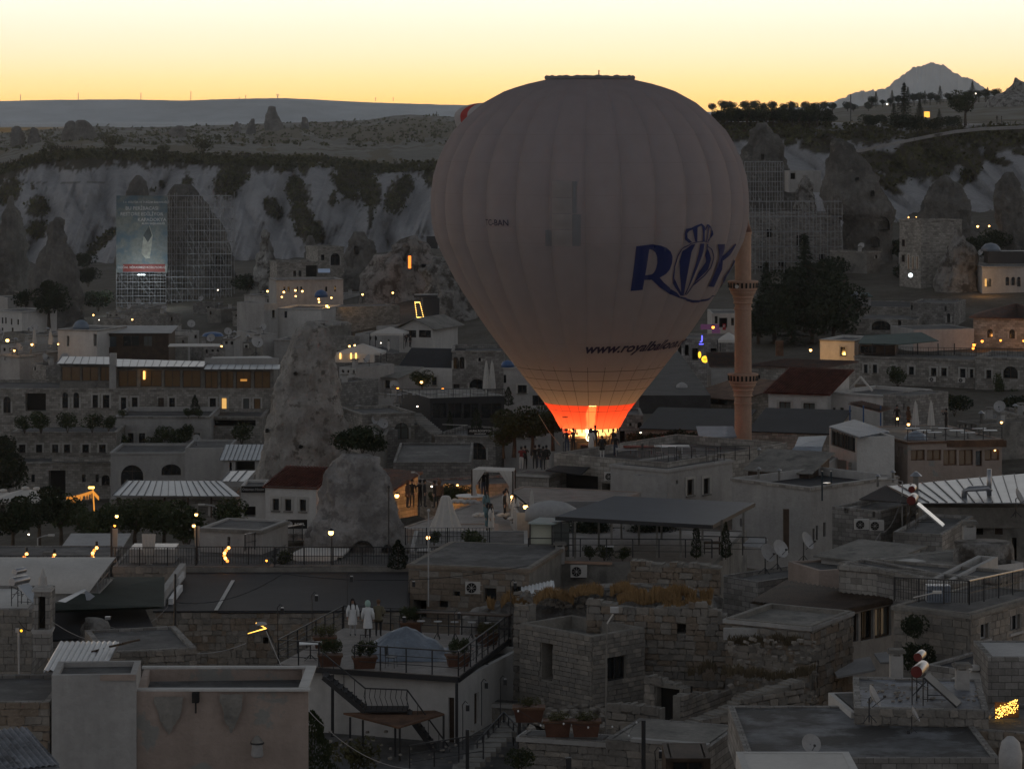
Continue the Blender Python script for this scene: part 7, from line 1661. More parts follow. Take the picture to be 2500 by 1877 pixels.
mesh_thing(MB().box(P3(1280,1028,290.8),(1.35,.08,.22)),'name_plate',M_wood,'small dark name plate on the pale house','plate',loc=P3(1280,1028,290.8))
T_col(P3(1308,1065,288),0,'narrow cypress in front of the pale house',sc=(.9,.9,.55)); T_col(P3(1241,990,325),1,'narrow cypress beside the black glass building',sc=(1,1,.7)); T_col(P3(1163,1050,292),1,'narrow cypress behind the rooftop sign',sc=(1,1,.75)); T_col(P3(1098,1048,292),1,'slim potted cypress left of the rooftop sign',sc=(.6,.6,.6))
for i,(x,y,s) in enumerate(((1255,1100,.95),(1300,1095,.9),(1350,1085,.85),(1230,1105,.6))): T_round2(P3(x,y+10,240),i,'leafy tree behind the wall crowd, %s from the left' % ('second','third','fourth','first')[i],'trees left of the balloon mouth',sc=s*.8)
T_round2(P3(1030,965,335),0,'small courtyard tree with a glowing lamp',sc=.55)
for i,(px,py,k) in enumerate(((992,848,0),(1002,848,0),(949,858,2))): PP[k](P3(px,py,404),i,('person in black on the path by the cabin, left','person in black on the path by the cabin, right','person in white beside the lower white tent')[i],'path walkers')
# ================================================================ BETWEEN BALLOON AND MINARET
def vehicle(name,label,loc,rz,L_,W_,H_,m,van,lights=False,sc=1):
 t = thing(name,label,'van' if van else 'car',loc,rz=rz); b = MB(); h0 = .32
 pr = [(-L_/2,h0),(-L_/2,.95),(-L_/2+.9,1.05),(-L_/2+1.5,H_-.08),(-L_/2+1.9,H_),(L_/2-.15,H_),(L_/2,H_-.35),(L_/2,h0)] if van else [(-L_/2,h0),(-L_/2,.72),(-L_/2+1.1,.88),(-L_/2+1.75,H_-.05),(-L_/2+2.1,H_),(L_/2-1.2,H_-.03),(L_/2-.35,.95),(L_/2,.9),(L_/2,h0)]
 n = len(pr)
 for y,k in ((-W_/2,1),(-W_/2-.0,1),(W_/2,1)):
  pass
 ring = []
 for y in (-W_/2,W_/2):
  for x,z in pr: ring.append((x,y*(1-.12*max(0,(z-.95))/(H_-.9)),z))
 b.add(ring,[tuple(range(n))[::-1],tuple(range(n,2*n))]+[(i,(i+1) % n,n+(i+1) % n,n+i) for i in range(n)]); b.build('body',m,t)
 g = MB(); x0,x1 = -L_/2+(1.0 if van else 1.2),-L_/2+(1.45 if van else 1.7)
 w2 = W_/2*.84; g.add([(x0-.02,-w2,1.1 if van else .93),(x0-.02,w2,1.1 if van else .93),(x1-.03,w2*.93,H_-.12),(x1-.03,-w2*.93,H_-.12)],((3,2,1,0),)); g.build('windscreen',G_dark,t)
 for s in (-1,1):
  g = MB(); g.box((.25,s*(W_/2*.965),(1.0+H_)/2+.05),(L_*.62 if van else L_*.42,.03,(H_-1.0)*.6)); g.build('side_window',G_dark,t)
  for x in (-L_/2+.85,L_/2-.85):
   w_ = MB(); w_.tube([(x,s*(W_/2-.2),.32),(x,s*(W_/2+.01),.32)],.32,14); q = w_.build('wheel',M_iron,t); MB().tube([(x,s*(W_/2+.012),.32),(x,s*(W_/2+.02),.32)],.18,10).build('rim',M_steel,q)
  MB().box((-L_/2-.02,s*W_*.36,.78 if van else .66),(.06,.34,.16)).build('headlight',E_head if lights else M_canvasg,t)
 MB().box((-L_/2-.03,0,.5),(.08,W_*.8,.2)).build('bumper',M_iron,t); return t
house('street','asphalt lane climbing between the houses right of the balloon',(1560,262),(1735,262),50,965,1010,M_tomb,par=.02,rm=M_tomb,cat='road'); bpy.data.objects['street']['kind'] = 'structure'
vehicle('white_van','white van with shining headlights driving down the lane',P3(1668,934,281),1.75,4.9,1.95,2.0,M_white,True,True); vehicle('white_van','white van parked in the lane close to the balloon',P3(1617,963,268),1.5,4.7,1.9,1.9,M_white,True)
point_light(P3(1668,936,277),(1,.95,.8),30,.3,None,'headlight_glow')
t = thing('neon_letter','blue neon letter J glowing on a dark facade','neon sign',P3(1712,828,330)); MB().tube([P3(1714,819,330),P3(1714,832,330),P3(1712,835,330),P3(1709,834,330)],.07,6).build('tube',E_blue,t); MB().box(P3(1712,840,330),(.5,.1,.1)).build('small_letters',E_blue,t)
t = thing('yellow_round_sign','round yellow neon sign over the lane','neon sign',P3(1721,877,320)); MB().tube([P3(1721,877,320),P3(1721,877,320)+Vector((0,-.15,0))],.38,18).build('disc',E_yel,t); MB().box(P3(1721,877,319.8),(.4,.04,.07)).box(P3(1721,880,319.8),(.3,.04,.05)).build('lettering',M_wood,t)
t = thing('yellow_oval_sign','narrow yellow neon sign left of the round one','neon sign',P3(1708,866,322)); mb = MB(); mb.sphere(P3(1708,866,322),.17,8,8,sz=2.2); mb.build('sign_body',E_yel,t)
mesh_thing(MB().box(P3(1733,798,345),(2.2,.6,.6)).box(P3(1748,812,345),(1.0,.2,.9)),'violet_awning',E_mag,'violet lit awning above the neon letter','awning',loc=P3(1733,805,345)); LAMPO(P3(1741,799,343),0,'orange lantern on the violet awning',sc=1.8)
t = thing('flag','small red flag with white crescent and star by the minaret','flag',P3(1768,806,335)); MB().box(P3(1768,798,335),(.38,.03,.75)).build('cloth',mat('flag_red',(.3,.01,.015),.7,.05,3,0),t)
cr = MB()
for i in range(12): a = math.radians(40+i*280/12); cr.box(P3(1768,796,334.9)+Vector((.1*math.cos(a),0,.1*math.sin(a))),(.05,.02,.05))
cr.box(P3(1770,796,334.9),(.04,.02,.04)); cr.build('crescent',M_white,t)
tent(1752,1796,811,830,318,1.6,'white tent roof close to the left of the minaret'); house('far_shop','pale flat-roofed shop beside the minaret top balcony',(1738,352),(1830,352),8,765,870,M_plaster,[(1745,1752,772,790,'w'),(1756,1776,776,800,'o'),(1785,1792,776,795,'w')],par=.2)
house('dark_facade','dark shop fronts along the lane behind the neon signs',(1640,335),(1800,335),8,826,950,M_stoneg,[(1655,1664,842,868,'A'),(1672,1682,842,868,'o'),(1690,1705,850,880,'o'),(1735,1750,850,870,'o')],par=.2)
house('tiled_lane_house','house with mottled tile roof behind the minaret',(1736,300),(1800,300),6,893,1000,M_plaster,roof='shed',rise=1.0,rk='tile',rm=M_tileo,over=.2)
house('brown_roofed_house','house with broad dark brown sheet roof and glazed porch',(1690,272),(1806,268),7,965,1060,M_stone,[(1700,1725,970,985,'g'),(1730,1775,970,988,'g')],roof='shed',rise=1.2,rk='plain',rm=M_brickr,over=.7)
house('grey_round_tank_house','stone hut with a domed grey tank on its roof by the lane',(1650,272),(1688,272),4,968,1060,M_stone,par=.1); mesh_thing(MB().lathe([(.55,0),(.6,.5),(.5,.95),(.2,1.15),(.02,1.2)],tuple(P3(1665,964,270)),16),'water_tank',M_canvasg,'grey domed water tank above the stone hut','water tank',smooth=True,loc=P3(1665,966,270))
house('long_wall_house','low house with long dark lean roof right of the burner glow',(1570,246),(1800,244),8,1045,1140,M_stone,[(1590,1600,1065,1080,'o')],roof='shed',rise=1.0,rk='plain',rm=M_bitumen,over=.3); house('grey_boutique','grey house front with small arched openings beside the ropes',(1490,252),(1570,252),6,1012,1110,M_stoneg,[(1513,1526,1052,1080,'o'),(1556,1567,1030,1045,'A'),(1536,1542,1032,1040,'A')],par=.2)
house('blue_roof_shed','shed with pale blue sheet roof left of the minaret foot',(1712,226),(1792,226),3,1066,1120,M_stoneg,roof='shed',rise=.5,rk='plain',rm=M_bluet,over=.2)
for i,(x,y,s) in enumerate(((1600,1100,.5),(1650,1100,.6),(1700,1098,.5),(1770,1100,.35),(1550,1095,.45))): T_bigbush(P3(x,y,228),i,'low brush behind the cafe terrace, %s clump' % ('second','third','fourth','fifth','first')[i],'brush behind the cafe terrace',sc=s)
# ================================================================ RIGHT SIDE
t,V,L,z1 = house('block_house','large pale block house right of the minaret foot',(1788,192),(1978,187),9,1166,1380,M_plaster,[(1806,1811,1265,1285,'o')],'R',[(1984,1989,1290,1325,'w'),(1992,1997,1283,1318,'w'),(2010,2016,1275,1310,'w')],par=.55,cor=M_stone,rm=M_bitumen)
house('rooftop_store','brown sheet roofed store on top of the pale block house',(1826,198),(1975,196),4,1146,1170,M_wood,roof='shed',rise=1.0,rk='plain',rm=M_concrete,over=.3)
mesh_thing(MB().bar(P3(2007,1222,187),P3(2007,1150,187),.1).bar(P3(2029,1212,190),P3(2029,1150,190),.1).box(P3(2018,1195,188.5),(.55,.4,.9),.9),'sign_frame',G_blue,'glass sign frame on the corner of the pale block house','frame',loc=P3(2018,1222,188.5))
mesh_thing(MB().box(P3(1919,1295,152),(.3,.3,2.3)),'flue',M_wood,'tall rusty flue before the pale block house','chimney',loc=P3(1919,1340,152))
house('tall_white_house','tall white house lit amber at its left corner',(2002,352),(2086,350),8,828,930,M_plasterw,[(2052,2064,847,868,'W'),(2018,2036,896,915,'W'),(2055,2066,893,908,'W')],par=.3,cor=M_stone); point_light(P3(1990,880,347),(1,.5,.12),420,.2,None,'corner_light')
house('long_hotel','long stone hotel with two rows of windows at the right',(2086,344),(2380,338),10,868,1080,M_stone,[(2109,2118,890,911,'W'),(2131,2141,890,911,'W'),(2177,2187,893,912,'W'),(2219,2231,895,915,'W'),(2273,2286,898,918,'W'),(2298,2311,898,918,'W'),(2344,2357,900,922,'W'),(2368,2376,901,922,'W'),(2277,2292,962,982,'W'),(2296,2308,962,982,'W'),(2342,2357,964,984,'W'),(2361,2374,964,984,'W'),(2228,2243,960,978,'W'),(2120,2128,950,965,'w')],par=.4,cor=M_stone)
house('long_hotel','right end of the long hotel with a big arch and vine door',(2381,337),(2560,334),10,871,1080,M_stone,[(2408,2420,903,924,'W'),(2449,2485,894,924,'Ao'),(2462,2485,973,1006,'Ao'),(2412,2426,965,1005,'o')],par=.4,cor=M_stone)
AC(P3(2276,932,339),0,'air conditioner under the long hotel windows, left','air conditioners',sc=.95); AC(P3(2347,934,337),0,'air conditioner under the long hotel windows, right','air conditioners',sc=.95)
T_bushg(P3(2192,945,336),0,'vine pergola bush hanging on the long hotel','hotel vines',sc=1.3); T_bushg(P3(2440,985,334),0,'climbing vine beside the hotel arch door','hotel vines',sc=(.7,.7,1.9)); T_bushg(P3(2480,985,334),0,'round vine over the hotel arch door','hotel vines',sc=.9); T_col(P3(2253,1008,330),0,'dark cypress between the hotel and the parasols',sc=(1.6,1.6,.75))
t = seamroof('green_terrace_roof','dark green terrace roof on top of the long hotel',[((2190,841,344),(2292,832,346),(2250,811,352),(2130,818,352)),((2094,838,346),(2190,840,344.2),(2132,818,352),(2110,818,352))],(2190,866,346),'roof',M_green,1,'plain')
for px in (2100,2130,2160,2190,2240,2290,2330): MB().bar(P3(px,838,345),P3(px,866,345),.12).build('post',M_iron,t)
house('terrace_bar','dark glazed bar under the green terrace roof',(2096,347),(2185,346),4,842,866,M_wood,[(2100,2140,845,862,'g')],par=.05); railing([P3(2190,868,342),P3(2500,872,337)],1.0,'railing along the long hotel roof terrace',2,.3,2)
point_light(P3(2377,846,364),(1,.35,.06),160,.2,None,'lantern_cluster')
house('tower_house','stone house with hipped tile roof and amber uplights',(2376,375),(2560,372),10,774,880,M_stone,[(2410,2424,803,825,'A'),(2464,2478,804,827,'A')],roof='hip',rise=1.5,rk='tile',rm=M_tileo,over=.5)
for px in (2398,2443,2499): point_light(P3(px,830,370.5),(1,.4,.1),45,.1,None,'uplight')
t,V,L,z1 = house('balcony_house','white arched balcony house with small dome at the right edge',(2398,440),(2560,440),10,650,800,M_plaster,[(2404,2410,680,700,'Al'),(2414,2420,680,700,'Ac'),(2455,2464,676,697,'A'),(2469,2478,676,697,'A'),(2483,2492,676,700,'A'),(2450,2458,737,747,'w')],par=.3,cor=M_stone); point_light(P3(2402,690,436),(1,.5,.15),200,.2,None,'corner_light')
MB().box(V(6.5,2.5,z1+1.3),(11,4,1.9)).build('glazed_storey',M_iron,t); MB().lathe([(1.6,0),(1.45,.5),(.9,1.05),(.05,1.25)],tuple(V(1.8,3,z1+2.2)),16).build('dome',M_bluet,t,smooth=True)
house('street_hotel','hotel front with three tall lit slits on the street',(2196,455),(2248,450),8,535,740,M_stone,[(2217,2220,622,657,'Wl'),(2228,2231,626,657,'Wl'),(2238,2241,626,657,'Wl'),(2172,2182,585,602,'w'),(2201,2209,585,602,'w'),(2201,2209,622,640,'w')],par=.3,cor=M_stone)
mesh_thing(MB().tube([P3(2223,672,448),P3(2223,672,447.8)],.34,16),'round_lit_sign',glow('sign_white',(.8,.9,.9),3),'round white lit sign on the street hotel','sign',loc=P3(2223,672,448))
house('car_park','parking terrace with retaining wall below the street',(2072,418),(2240,416),14,748,840,M_stone,par=.05,cat='terrace',rm=M_tomb); house('vaulted_house','old vaulted stone house with a wide dark arch',(2090,395),(2240,393),10,778,880,M_stone,[(2128,2174,783,806,'Ao'),(2192,2200,780,800,'o')],par=.1)
house('rock_ruin','ruined stone house with narrow slots under the right rock',(2222,400),(2330,398),9,738,860,M_stoneg,[(2306,2311,748,760,'o'),(2312,2320,765,788,'A'),(2224,2228,745,757,'o')],par=.2); house('low_yard_house','flat-roofed house below the rock ruin',(2230,372),(2378,374),8,805,900,M_plaster,par=.1)
for i,(px,py,rz,m,v_) in enumerate(((2180,738,.2,M_canvas,0),(2225,728,1.3,M_white,0),(2195,716,.4,M_iron,1),(2120,738,.1,M_canvasg,0),(2150,742,.3,M_iron,0),(2232,740,1.5,M_iron,0))): vehicle('parked_car' if not v_ else 'parked_van',('pale hatchback parked behind the terrace wall','white estate car parked at the street corner','dark van parked under the rock overhang','grey car parked by the shelters','dark car parked between the pale cars','dark car in front of the street corner')[i],P3(px,py,424),rz+1.2,4.3 if not v_ else 4.9,1.8,1.45 if not v_ else 2.0,m,bool(v_))
t = thing('metal_shelter','metal shelters with teal curved roof beside the parked cars','shelter',P3(2100,745,417)); roof_plane(t,P3(2100,722,416),P3(2132,724,416),P3(2120,714,420),P3(2098,714,420),'plain',M_green,name='roof_sheet'); MB().box(P3(2082,730,417),(1.3,2,2.0)).build('sheet_panel',M_bluet,t); MB().box(P3(2110,735,417.5),(1.8,1,1.2)).build('panel',M_canvasg,t)
for i,(px,py,s,k) in enumerate(((1850,850,1.0,0),(1890,855,1.15,0),(1935,850,1.2,1),(1985,850,1.15,0),(2035,845,1.1,0),(1870,790,1.0,1),(1920,780,1.0,0),(1965,775,1.3,1),(2010,790,1.1,0),(2060,800,.9,0))): (T_dark,T_con)[k](P3(px,py+25,385-(i > 4)*-12),i,'dark %s tree of the park behind the minaret' % ('first front','second front','third front','fourth front','fifth front','first rear','second rear','third rear','fourth rear','fifth rear')[i],'park trees behind the minaret',sc=s*(1.0 if k == 0 else 1.3))
house('mottled_roof_house','house with mottled old tile roof right of the minaret',(1833,300),(2002,296),9,892,1010,M_stone,[(1922,1936,880,893,'w'),(1850,1856,915,930,'w')],roof='shedr',rise=.1,rk='tile',rm=M_tileo,over=.3); mesh_thing(MB().box(P3(1903,850,302),(.8,.6,1.6)),'brick_chimney',M_brickr,'brick chimney on the mottled tile roof','chimney',loc=P3(1903,870,302))
house('red_roofed_house','white house under a dark red tile roof with curtained windows',(1876,262),(2018,260),8,957,1060,M_plasterw,[(1902,1930,981,1005,'Wc'),(1961,1989,984,1010,'Wc')],roof='shed',rise=1.6,rk='tile',rm=M_tile,over=.4)
t,V,L,z1 = house('white_annex','white rendered annex with a broken gable on the roof',(2018,262),(2156,258),8,955,1060,M_plasterw,[(2032,2040,995,1010,'w'),(2050,2060,995,1010,'w')],par=.35,cor=M_plaster); MB().bar(V(.5,3,z1),V(1.7,3,z1+1.2),.15).bar(V(1.7,3,z1+1.2),V(3,3,z1),.15).build('gable_timber',M_canvas,t)
t = seamroof('porch','small porch with worn tile roof and blue posts',[((2071,984,250),(2150,1004,248),(2175,996,252),(2105,980,254))],(2120,1040,250),'porch',M_tileo,1,'tile')
for px in (2075,2108,2150): MB().bar(P3(px,990,249),P3(px,1040,249),.12).build('post',M_blue,t)
house('weathered_wall_house','weathered rendered house right of the worn porch',(2156,258),(2222,256),6,962,1060,M_stoneg,[(2205,2208,985,1000,'o')],par=.1)
house('long_dark_roof','low house with long dark sheet roof right of the minaret',(1830,244),(2034,242),8,1052,1150,M_stone,roof='shed',rise=1.2,rk='plain',rm=M_bitumen,over=.2)
mesh_thing(MB().add([P3(1920,1113,214),P3(2004,1113,214),P3(2008,1090,216),P3(2019,1063,220),P3(1950,1066,220),P3(1940,1090,216)],((0,1,2,5),(5,2,3,4))),'roof_tarp',M_bluet,'pale blue tarpaulin draped over a low roof','tarpaulin',loc=P3(1960,1113,214))
t,V,L,z1 = house('metal_roofed_house','white house with ribbed metal roof and dark window band',(2025,222),(2092,216),3.0,1046,1180,M_plasterw,[(2028,2088,1052,1096,'g')],'R',par=.1,roof='flat'); roof_plane(t,P3(2024,1041,221),P3(2098,1067,214),P3(2172,1053,221),P3(2086,1024,228),'corr',M_bluet)
t,V,L,z1 = house('dining_house','restaurant with five wide dining windows and a roof terrace',(2216,217),(2446,219),11,1078,1220,M_plasterp,[(2224,2258,1098,1124,'gd'),(2263,2298,1098,1124,'gd'),(2303,2336,1098,1136,'gd'),(2341,2376,1098,1136,'gd'),(2382,2398,1100,1138,'g'),(2404,2440,1098,1124,'gd')],'L',[(2180,2184,1088,1110,'w'),(2190,2194,1090,1114,'w'),(2200,2204,1092,1118,'w')],par=.08,rm=M_concrete,fm=M_brickr,cor=M_brickr); MB().box(V(L/2,-.1,z1-.25),(L,.16,.5)).build('fascia',M_brickr,t)
railing([V(0,0,z1),V(L,0,z1)],.9,'railing on the dining terrace roof',1.5,None,3)
for i,px in enumerate((2235,2273)): PARC(P3(px,1052,224),0,('folded cream parasol on the right dining terrace, left','folded cream parasol on the right dining terrace, right')[i],'folded parasols on the right dining terrace',sc=(.9,.9,.82))
for i in range(8): TABLE(P3(2228+i*27,1064+(i % 3)*5,222-(i % 3)),0,'dining table on the right roof terrace, %s from the left' % ('first','second','third','fourth','fifth','sixth','seventh','eighth')[i],'tables on the right dining terrace',sc=(1.2,1.1,.8))
mesh_thing(MB().lathe([(.95,0),(.8,.3),(.4,.55),(.03,.65)],tuple(P3(2236,1072,219)),14),'covered_heap',M_bluet,'heap under grey plastic on the dining terrace corner','heap',loc=P3(2236,1072,219))
for i,(px,py) in enumerate(((2190,1042),(2218,1046),(2310,1050))): PP[(0,6,5)[i]](P3(px,py,226),i*2,'diner on the right roof terrace, %s' % ('leftmost','middle','right')[i],'diners')
t,V,L,z1 = house('ribbed_roof_hall','hall with wide pale ribbed metal roof and ventilation duct',(2110,178),(2246,170),14,1228,1400,M_concrete,[(2140,2165,1238,1262,'o')],par=.1)
roof_plane(t,P3(2246,1227,166),P3(2560,1227,163),P3(2560,1150,176),P3(2164,1186,174),'seam',M_seam,.55); roof_plane(t,P3(2097,1218,175),P3(2245,1229,166.5),P3(2166,1186,173.8),P3(2160,1185,174.5),'plain',M_bitumen); MB().box(P3(2380,1255,168),(6.5,3,1.2)).build('wall',M_concrete,t)
mesh_thing(MB().tube([P3(2354,1222,167),P3(2354,1200,167),P3(2366,1193,167),P3(2412,1191,167),P3(2418,1200,167)],.17,10).tube([P3(2415,1210,167),P3(2415,1145,167)],.14,10),'ventilation_duct',M_steel,'bent metal ventilation duct on the ribbed roof','duct',smooth=True,loc=P3(2380,1222,167)); VENT(P3(2236,1215,171),0,'big capped chimney on the ribbed roof gable','capped pipes',sc=1.6)
for i,(px,py,Y) in enumerate(((1852,1168,193),(1902,1172,193),(2143,1188,178),(2180,1178,180),(1853,1120,205))): VENT(P3(px,py,Y),0,'capped pipe %s' % ('on the left of the block house roof','on the middle of the block house roof','left of the ribbed roof, lower','left of the ribbed roof, upper','above the rooftop store')[i],'capped pipes',sc=.8)
house('stone_yard_house','dark stone house with air conditioners before the ribbed roof hall',(2032,172),(2150,170),8,1236,1380,M_stoneg,[(2060,2072,1238,1252,'o'),(2130,2136,1248,1262,'o')],par=.3); AC(P3(2104,1292,169),0,'air conditioner on the dark stone house, left','air conditioners'); AC(P3(2140,1295,169),0,'air conditioner on the dark stone house, right','air conditioners')
house('flat_yard_house','flat grey house carrying the bright solar heater',(2180,158),(2300,157),8,1298,1420,M_stoneg,par=.2); SOLAR(P3(2228,1288,156),-.25,'solar water heater with red tank ends and bright slanting panel','solar water heaters',sc=.95)
t,V,L,z1 = house('grey_roofed_house','concrete house with two doors and capped roof at the right edge',(2300,168),(2560,166),9,1262,1400,M_concrete,[(2375,2400,1275,1305,'o'),(2428,2448,1272,1305,'d'),(2470,2482,1312,1370,'o')],par=.25); DISH(P3(2480,1262,164),1.2,'dish tilted away on the concrete house','satellite dishes',sc=1.1)
rock('round_stone_house','round rubble-stone house with flat worn roof',[(1322,2330,2470),(1345,2328,2474),(1400,2326,2478),(1450,2326,2480)],140,M_rock,.8,7,.02,48,20,cat='building'); CHIM(P3(2366,1340,141),0,'stone chimney with lamps on the round stone house',sc=1.0)
house('slab_roof_house','shabby white house with patched slab roof and black window',(2150,140),(2305,136),5,1362,1500,M_plasterw,[(2175,2206,1358,1412,'o'),(2245,2260,1380,1440,'c')],roof='shedr',rise=-.5,rk='plain',rm=M_concrete,over=.4); house('slab_shed','low shed with slab roof joined to the shabby white house',(2005,143),(2150,141),4,1356,1480,M_plaster,roof='shed',rise=.3,rk='plain',rm=M_concrete,over=.3)
t = thing('blue_solar_heater','solar heater with bright blue collector behind the brown roof','solar heater',P3(2160,1460,135)); MB().add([P3(2122,1402,135),P3(2168,1400,135),P3(2212,1448,133),P3(2170,1450,133)],((3,2,1,0),)).build('collector_panel',M_bluep,t); MB().tube([P3(2108,1400,135),P3(2148,1393,135)],.24,14).build('lower_tank',M_steel,t,smooth=True); MB().tube([P3(2130,1382,135.3),P3(2148,1377,135.3)],.2,14).build('upper_tank',M_steel,t,smooth=True)
house('dish_house','narrow house with two dark dishes and a ladder on its wall',(1850,146),(1922,144),6,1400,1500,M_plaster,[(1875,1888,1405,1425,'w'),(1900,1908,1395,1418,'A')],par=.15); house('brown_wall_house','plain house with tan wall and grey flat roof left of the slab shed',(1924,143),(2000,140),7,1370,1500,M_plasterp,par=.1); house('left_step_house','grey stepped house under the pavilion corner',(1755,144),(1850,142),6,1405,1520,M_stoneg,par=.2)
for i,(px,py,Y,rz) in enumerate(((1868,1400,142,.7),(1898,1390,142,.7),(1962,1370,144,1),(2122,1762,97,1.3),(1976,1868,93,.3),(2226,1788,97,1.4))): DISH(P3(px,py,Y),rz,'satellite dish %s' % ('with dark face on the narrow house, left','with dark face on the narrow house, right','with tripod beside the block house','seen edge-on before the patched black roof','with dark mesh at the bottom right','black and tilted behind the right roof post')[i],'satellite dishes',sc=(1,1,1,.85,.7,.6)[i])
t,V,L,z1 = house('sunroom_house','house with dark corrugated roof and blind-covered sunroom windows',(1832,130.9),(2031,128),5.2,1472,1720,M_plaster,[(1835,1868,1512,1590,'o')],'R',[(2034,2058,1506,1574,'gc'),(2061,2079,1502,1545,'wl'),(2082,2096,1498,1566,'wc'),(2101,2132,1490,1562,'g'),(2136,2176,1482,1555,'gc')],par=.1,fm=M_wood)
o = bpy.data.objects; A1,B1,C1,D1 = P3(1832,1466,130.4),P3(2031,1494,127.4),P3(2186,1459,131.7),P3(1919,1415,137); roof_plane(t,A1,B1,C1,D1,'corr',M_wood); MB().bar(B1-Vector((0,0,.12)),C1-Vector((0,0,.12)),.12,.2).build('gutter',M_wood,t)
for i,(a,b) in enumerate((((2035,1655),(2138,1622)),((2142,1620),(2232,1604)))): t = thing('fabric_awning','grey fabric awning under the sunroom, %s one' % ('left','right')[i],'awning',P3(*a,124)); roof_plane(t,P3(a[0]+8,a[1]-4,123.5),P3(b[0],b[1]+12,124.5),P3(b[0]-14,b[1]-20,127),P3(a[0]-8,a[1]-36+10*i,126.5),'plain',M_canvasg,name='cloth')
t,V,L,z1 = house('corner_house','stone corner house with railed roof terrace at the right edge',(2183,121.8),(2366,119.6),7,1476,1720,M_mortar,[],'R',[(2392,2412,1516,1560,'W'),(2464,2490,1495,1542,'W')],par=.05,cor=M_concrete,stone=(.5,.3,[M_blockg,M_block],False,260),fm=M_canvasg)
railing([P3(2183,1466,121.8),P3(2366,1476,119.5)],1.0,'black baluster railing on the left side of the corner terrace',1.3,.13,2); railing([P3(2366,1476,119.5),P3(2540,1436,125)],1.0,'black baluster railing on the right side of the corner terrace',1.3,.13,2,topm=M_steel)
T_bigbush(P3(2240,1660,119.5),0,'dark ivy mass climbing the corner house, lower part',sc=(.34,.3,.55)); T_bigbush(P3(2235,1570,120),2,'dark ivy mass climbing the corner house, upper part',sc=(.28,.25,.42)); mesh_thing(MB().box(P3(2290,1450,123),(1,.6,.8)),'covered_goods',M_bluet,'goods under pale plastic on the corner terrace','goods',loc=P3(2290,1465,123))
mesh_thing(MB().tube([P3(2230,1458,118),P3(2280,1447,118)],.03,5).box(P3(2288,1445,118),(.35,.2,.1)),'overhanging_street_lamp',M_canvas,'street lamp arm reaching before the corner terrace','street lamp',loc=P3(2230,1458,118))
house('patched_roof_house','low house with flaking silver-black roof under the twin-tank heater',(2086,99.5),(2414,99),5.6,1726,1960,M_stoneg,par=.06,rm=M_bitumenw,stone=(.42,.25,SG,True,160)); h = SOLAR(P3(2246,1722,100.5),-.35,'twin-tank solar heater with red ends on the flaking roof','solar water heaters',sc=.78)
for c_ in h.children:
 if c_.name.startswith('collector'): c_.material_slots[0].link = 'OBJECT'; c_.material_slots[0].material = M_iron
house('white_side_wall','white rendered wall end left of the flaking roof',(2022,104),(2078,100.5),3,1690,1900,M_plasterw,par=0,cat='wall'); house('dark_lower_roof','dark blue-black flat roof beside the ivy',(2260,113),(2345,112),7,1622,1700,M_stoneg,par=.1,rm=M_bitumen)
CHIM(P3(2188,1655,107),0,'stone chimney behind the twin-tank heater',sc=.78); CHIM(P3(2349,1692,103),0,'stone chimney beside the grey parasol',sc=.78); open_parasol(2380,1632,110,1.05,'grey parasol open beside the right stone chimney')
house('white_roof_house','house corner with bright flat roof at the right edge',(2412,108),(2560,108),3.5,1604,1800,M_stoneg,par=.03,rm=M_canvasg); house('court_house','dark house with doors behind the grey parasol',(2400,112),(2560,112),1,1640,1800,M_plaster,[(2420,2450,1660,1710,'o'),(2470,2500,1655,1720,'o')],par=0)
house('big_flat_roof','broad patchy flat roof across the bottom right',(1825,94),(2440,94),8.5,1850,1960,M_stoneg,par=.05,rm=mat('patchy_roof',(.20,.205,.215),.75,.4,.5,.3,6,.35,spots=((.04,.038,.036),.4,.44,.56))); house('bottom_white_roof','white flat roof corner at the bottom edge',(1822,86),(2110,86),4,1905,1960,M_plasterw,par=.02,rm=M_canvas)
house('side_roof','stone edged flat roof at the lower right edge',(2366,99),(2560,98),5,1778,1900,M_stoneg,par=.12,stone=(.42,.25,SB,True,80)); mesh_thing(MB().lathe([(.36,0),(.38,.7),(.3,1.1),(.12,1.28),(.02,1.3)],tuple(P3(2467,1895,92)),14),'covered_statue',M_canvasg,'object wrapped in white cloth at the bottom right corner','covered object',smooth=True,loc=P3(2467,1895,92))
t = thing('light_net','fence panel covered with golden fairy lights','string lights',P3(2458,1750,101)); mb = MB(); rnd = random.Random(3)
for i in range(190): u,v_ = rnd.random(),rnd.random(); mb.sphere(P3(2430+56*u,1754-16*u-(28+6*u)*v_,101),rnd.uniform(.006,.017),5,3)
mb.build('light_bulb',glow('gold2',(1,.55,.1),7),t,kind='stuff'); MB().box(P3(2458,1732,101.2),(.85,.03,.55)).build('fence_panel',M_brickr,t)
clutter(1990,2330,1060,1180,226,250,5,'between the right roof terraces',7); clutter(2100,2400,600,640,462,490,5,'under the right cave rocks',9); clutter(1560,1700,700,740,440,470,3,'hidden behind the balloon side',12); clutter(2250,2480,1390,1430,127,132,3,'behind the corner terrace',13)
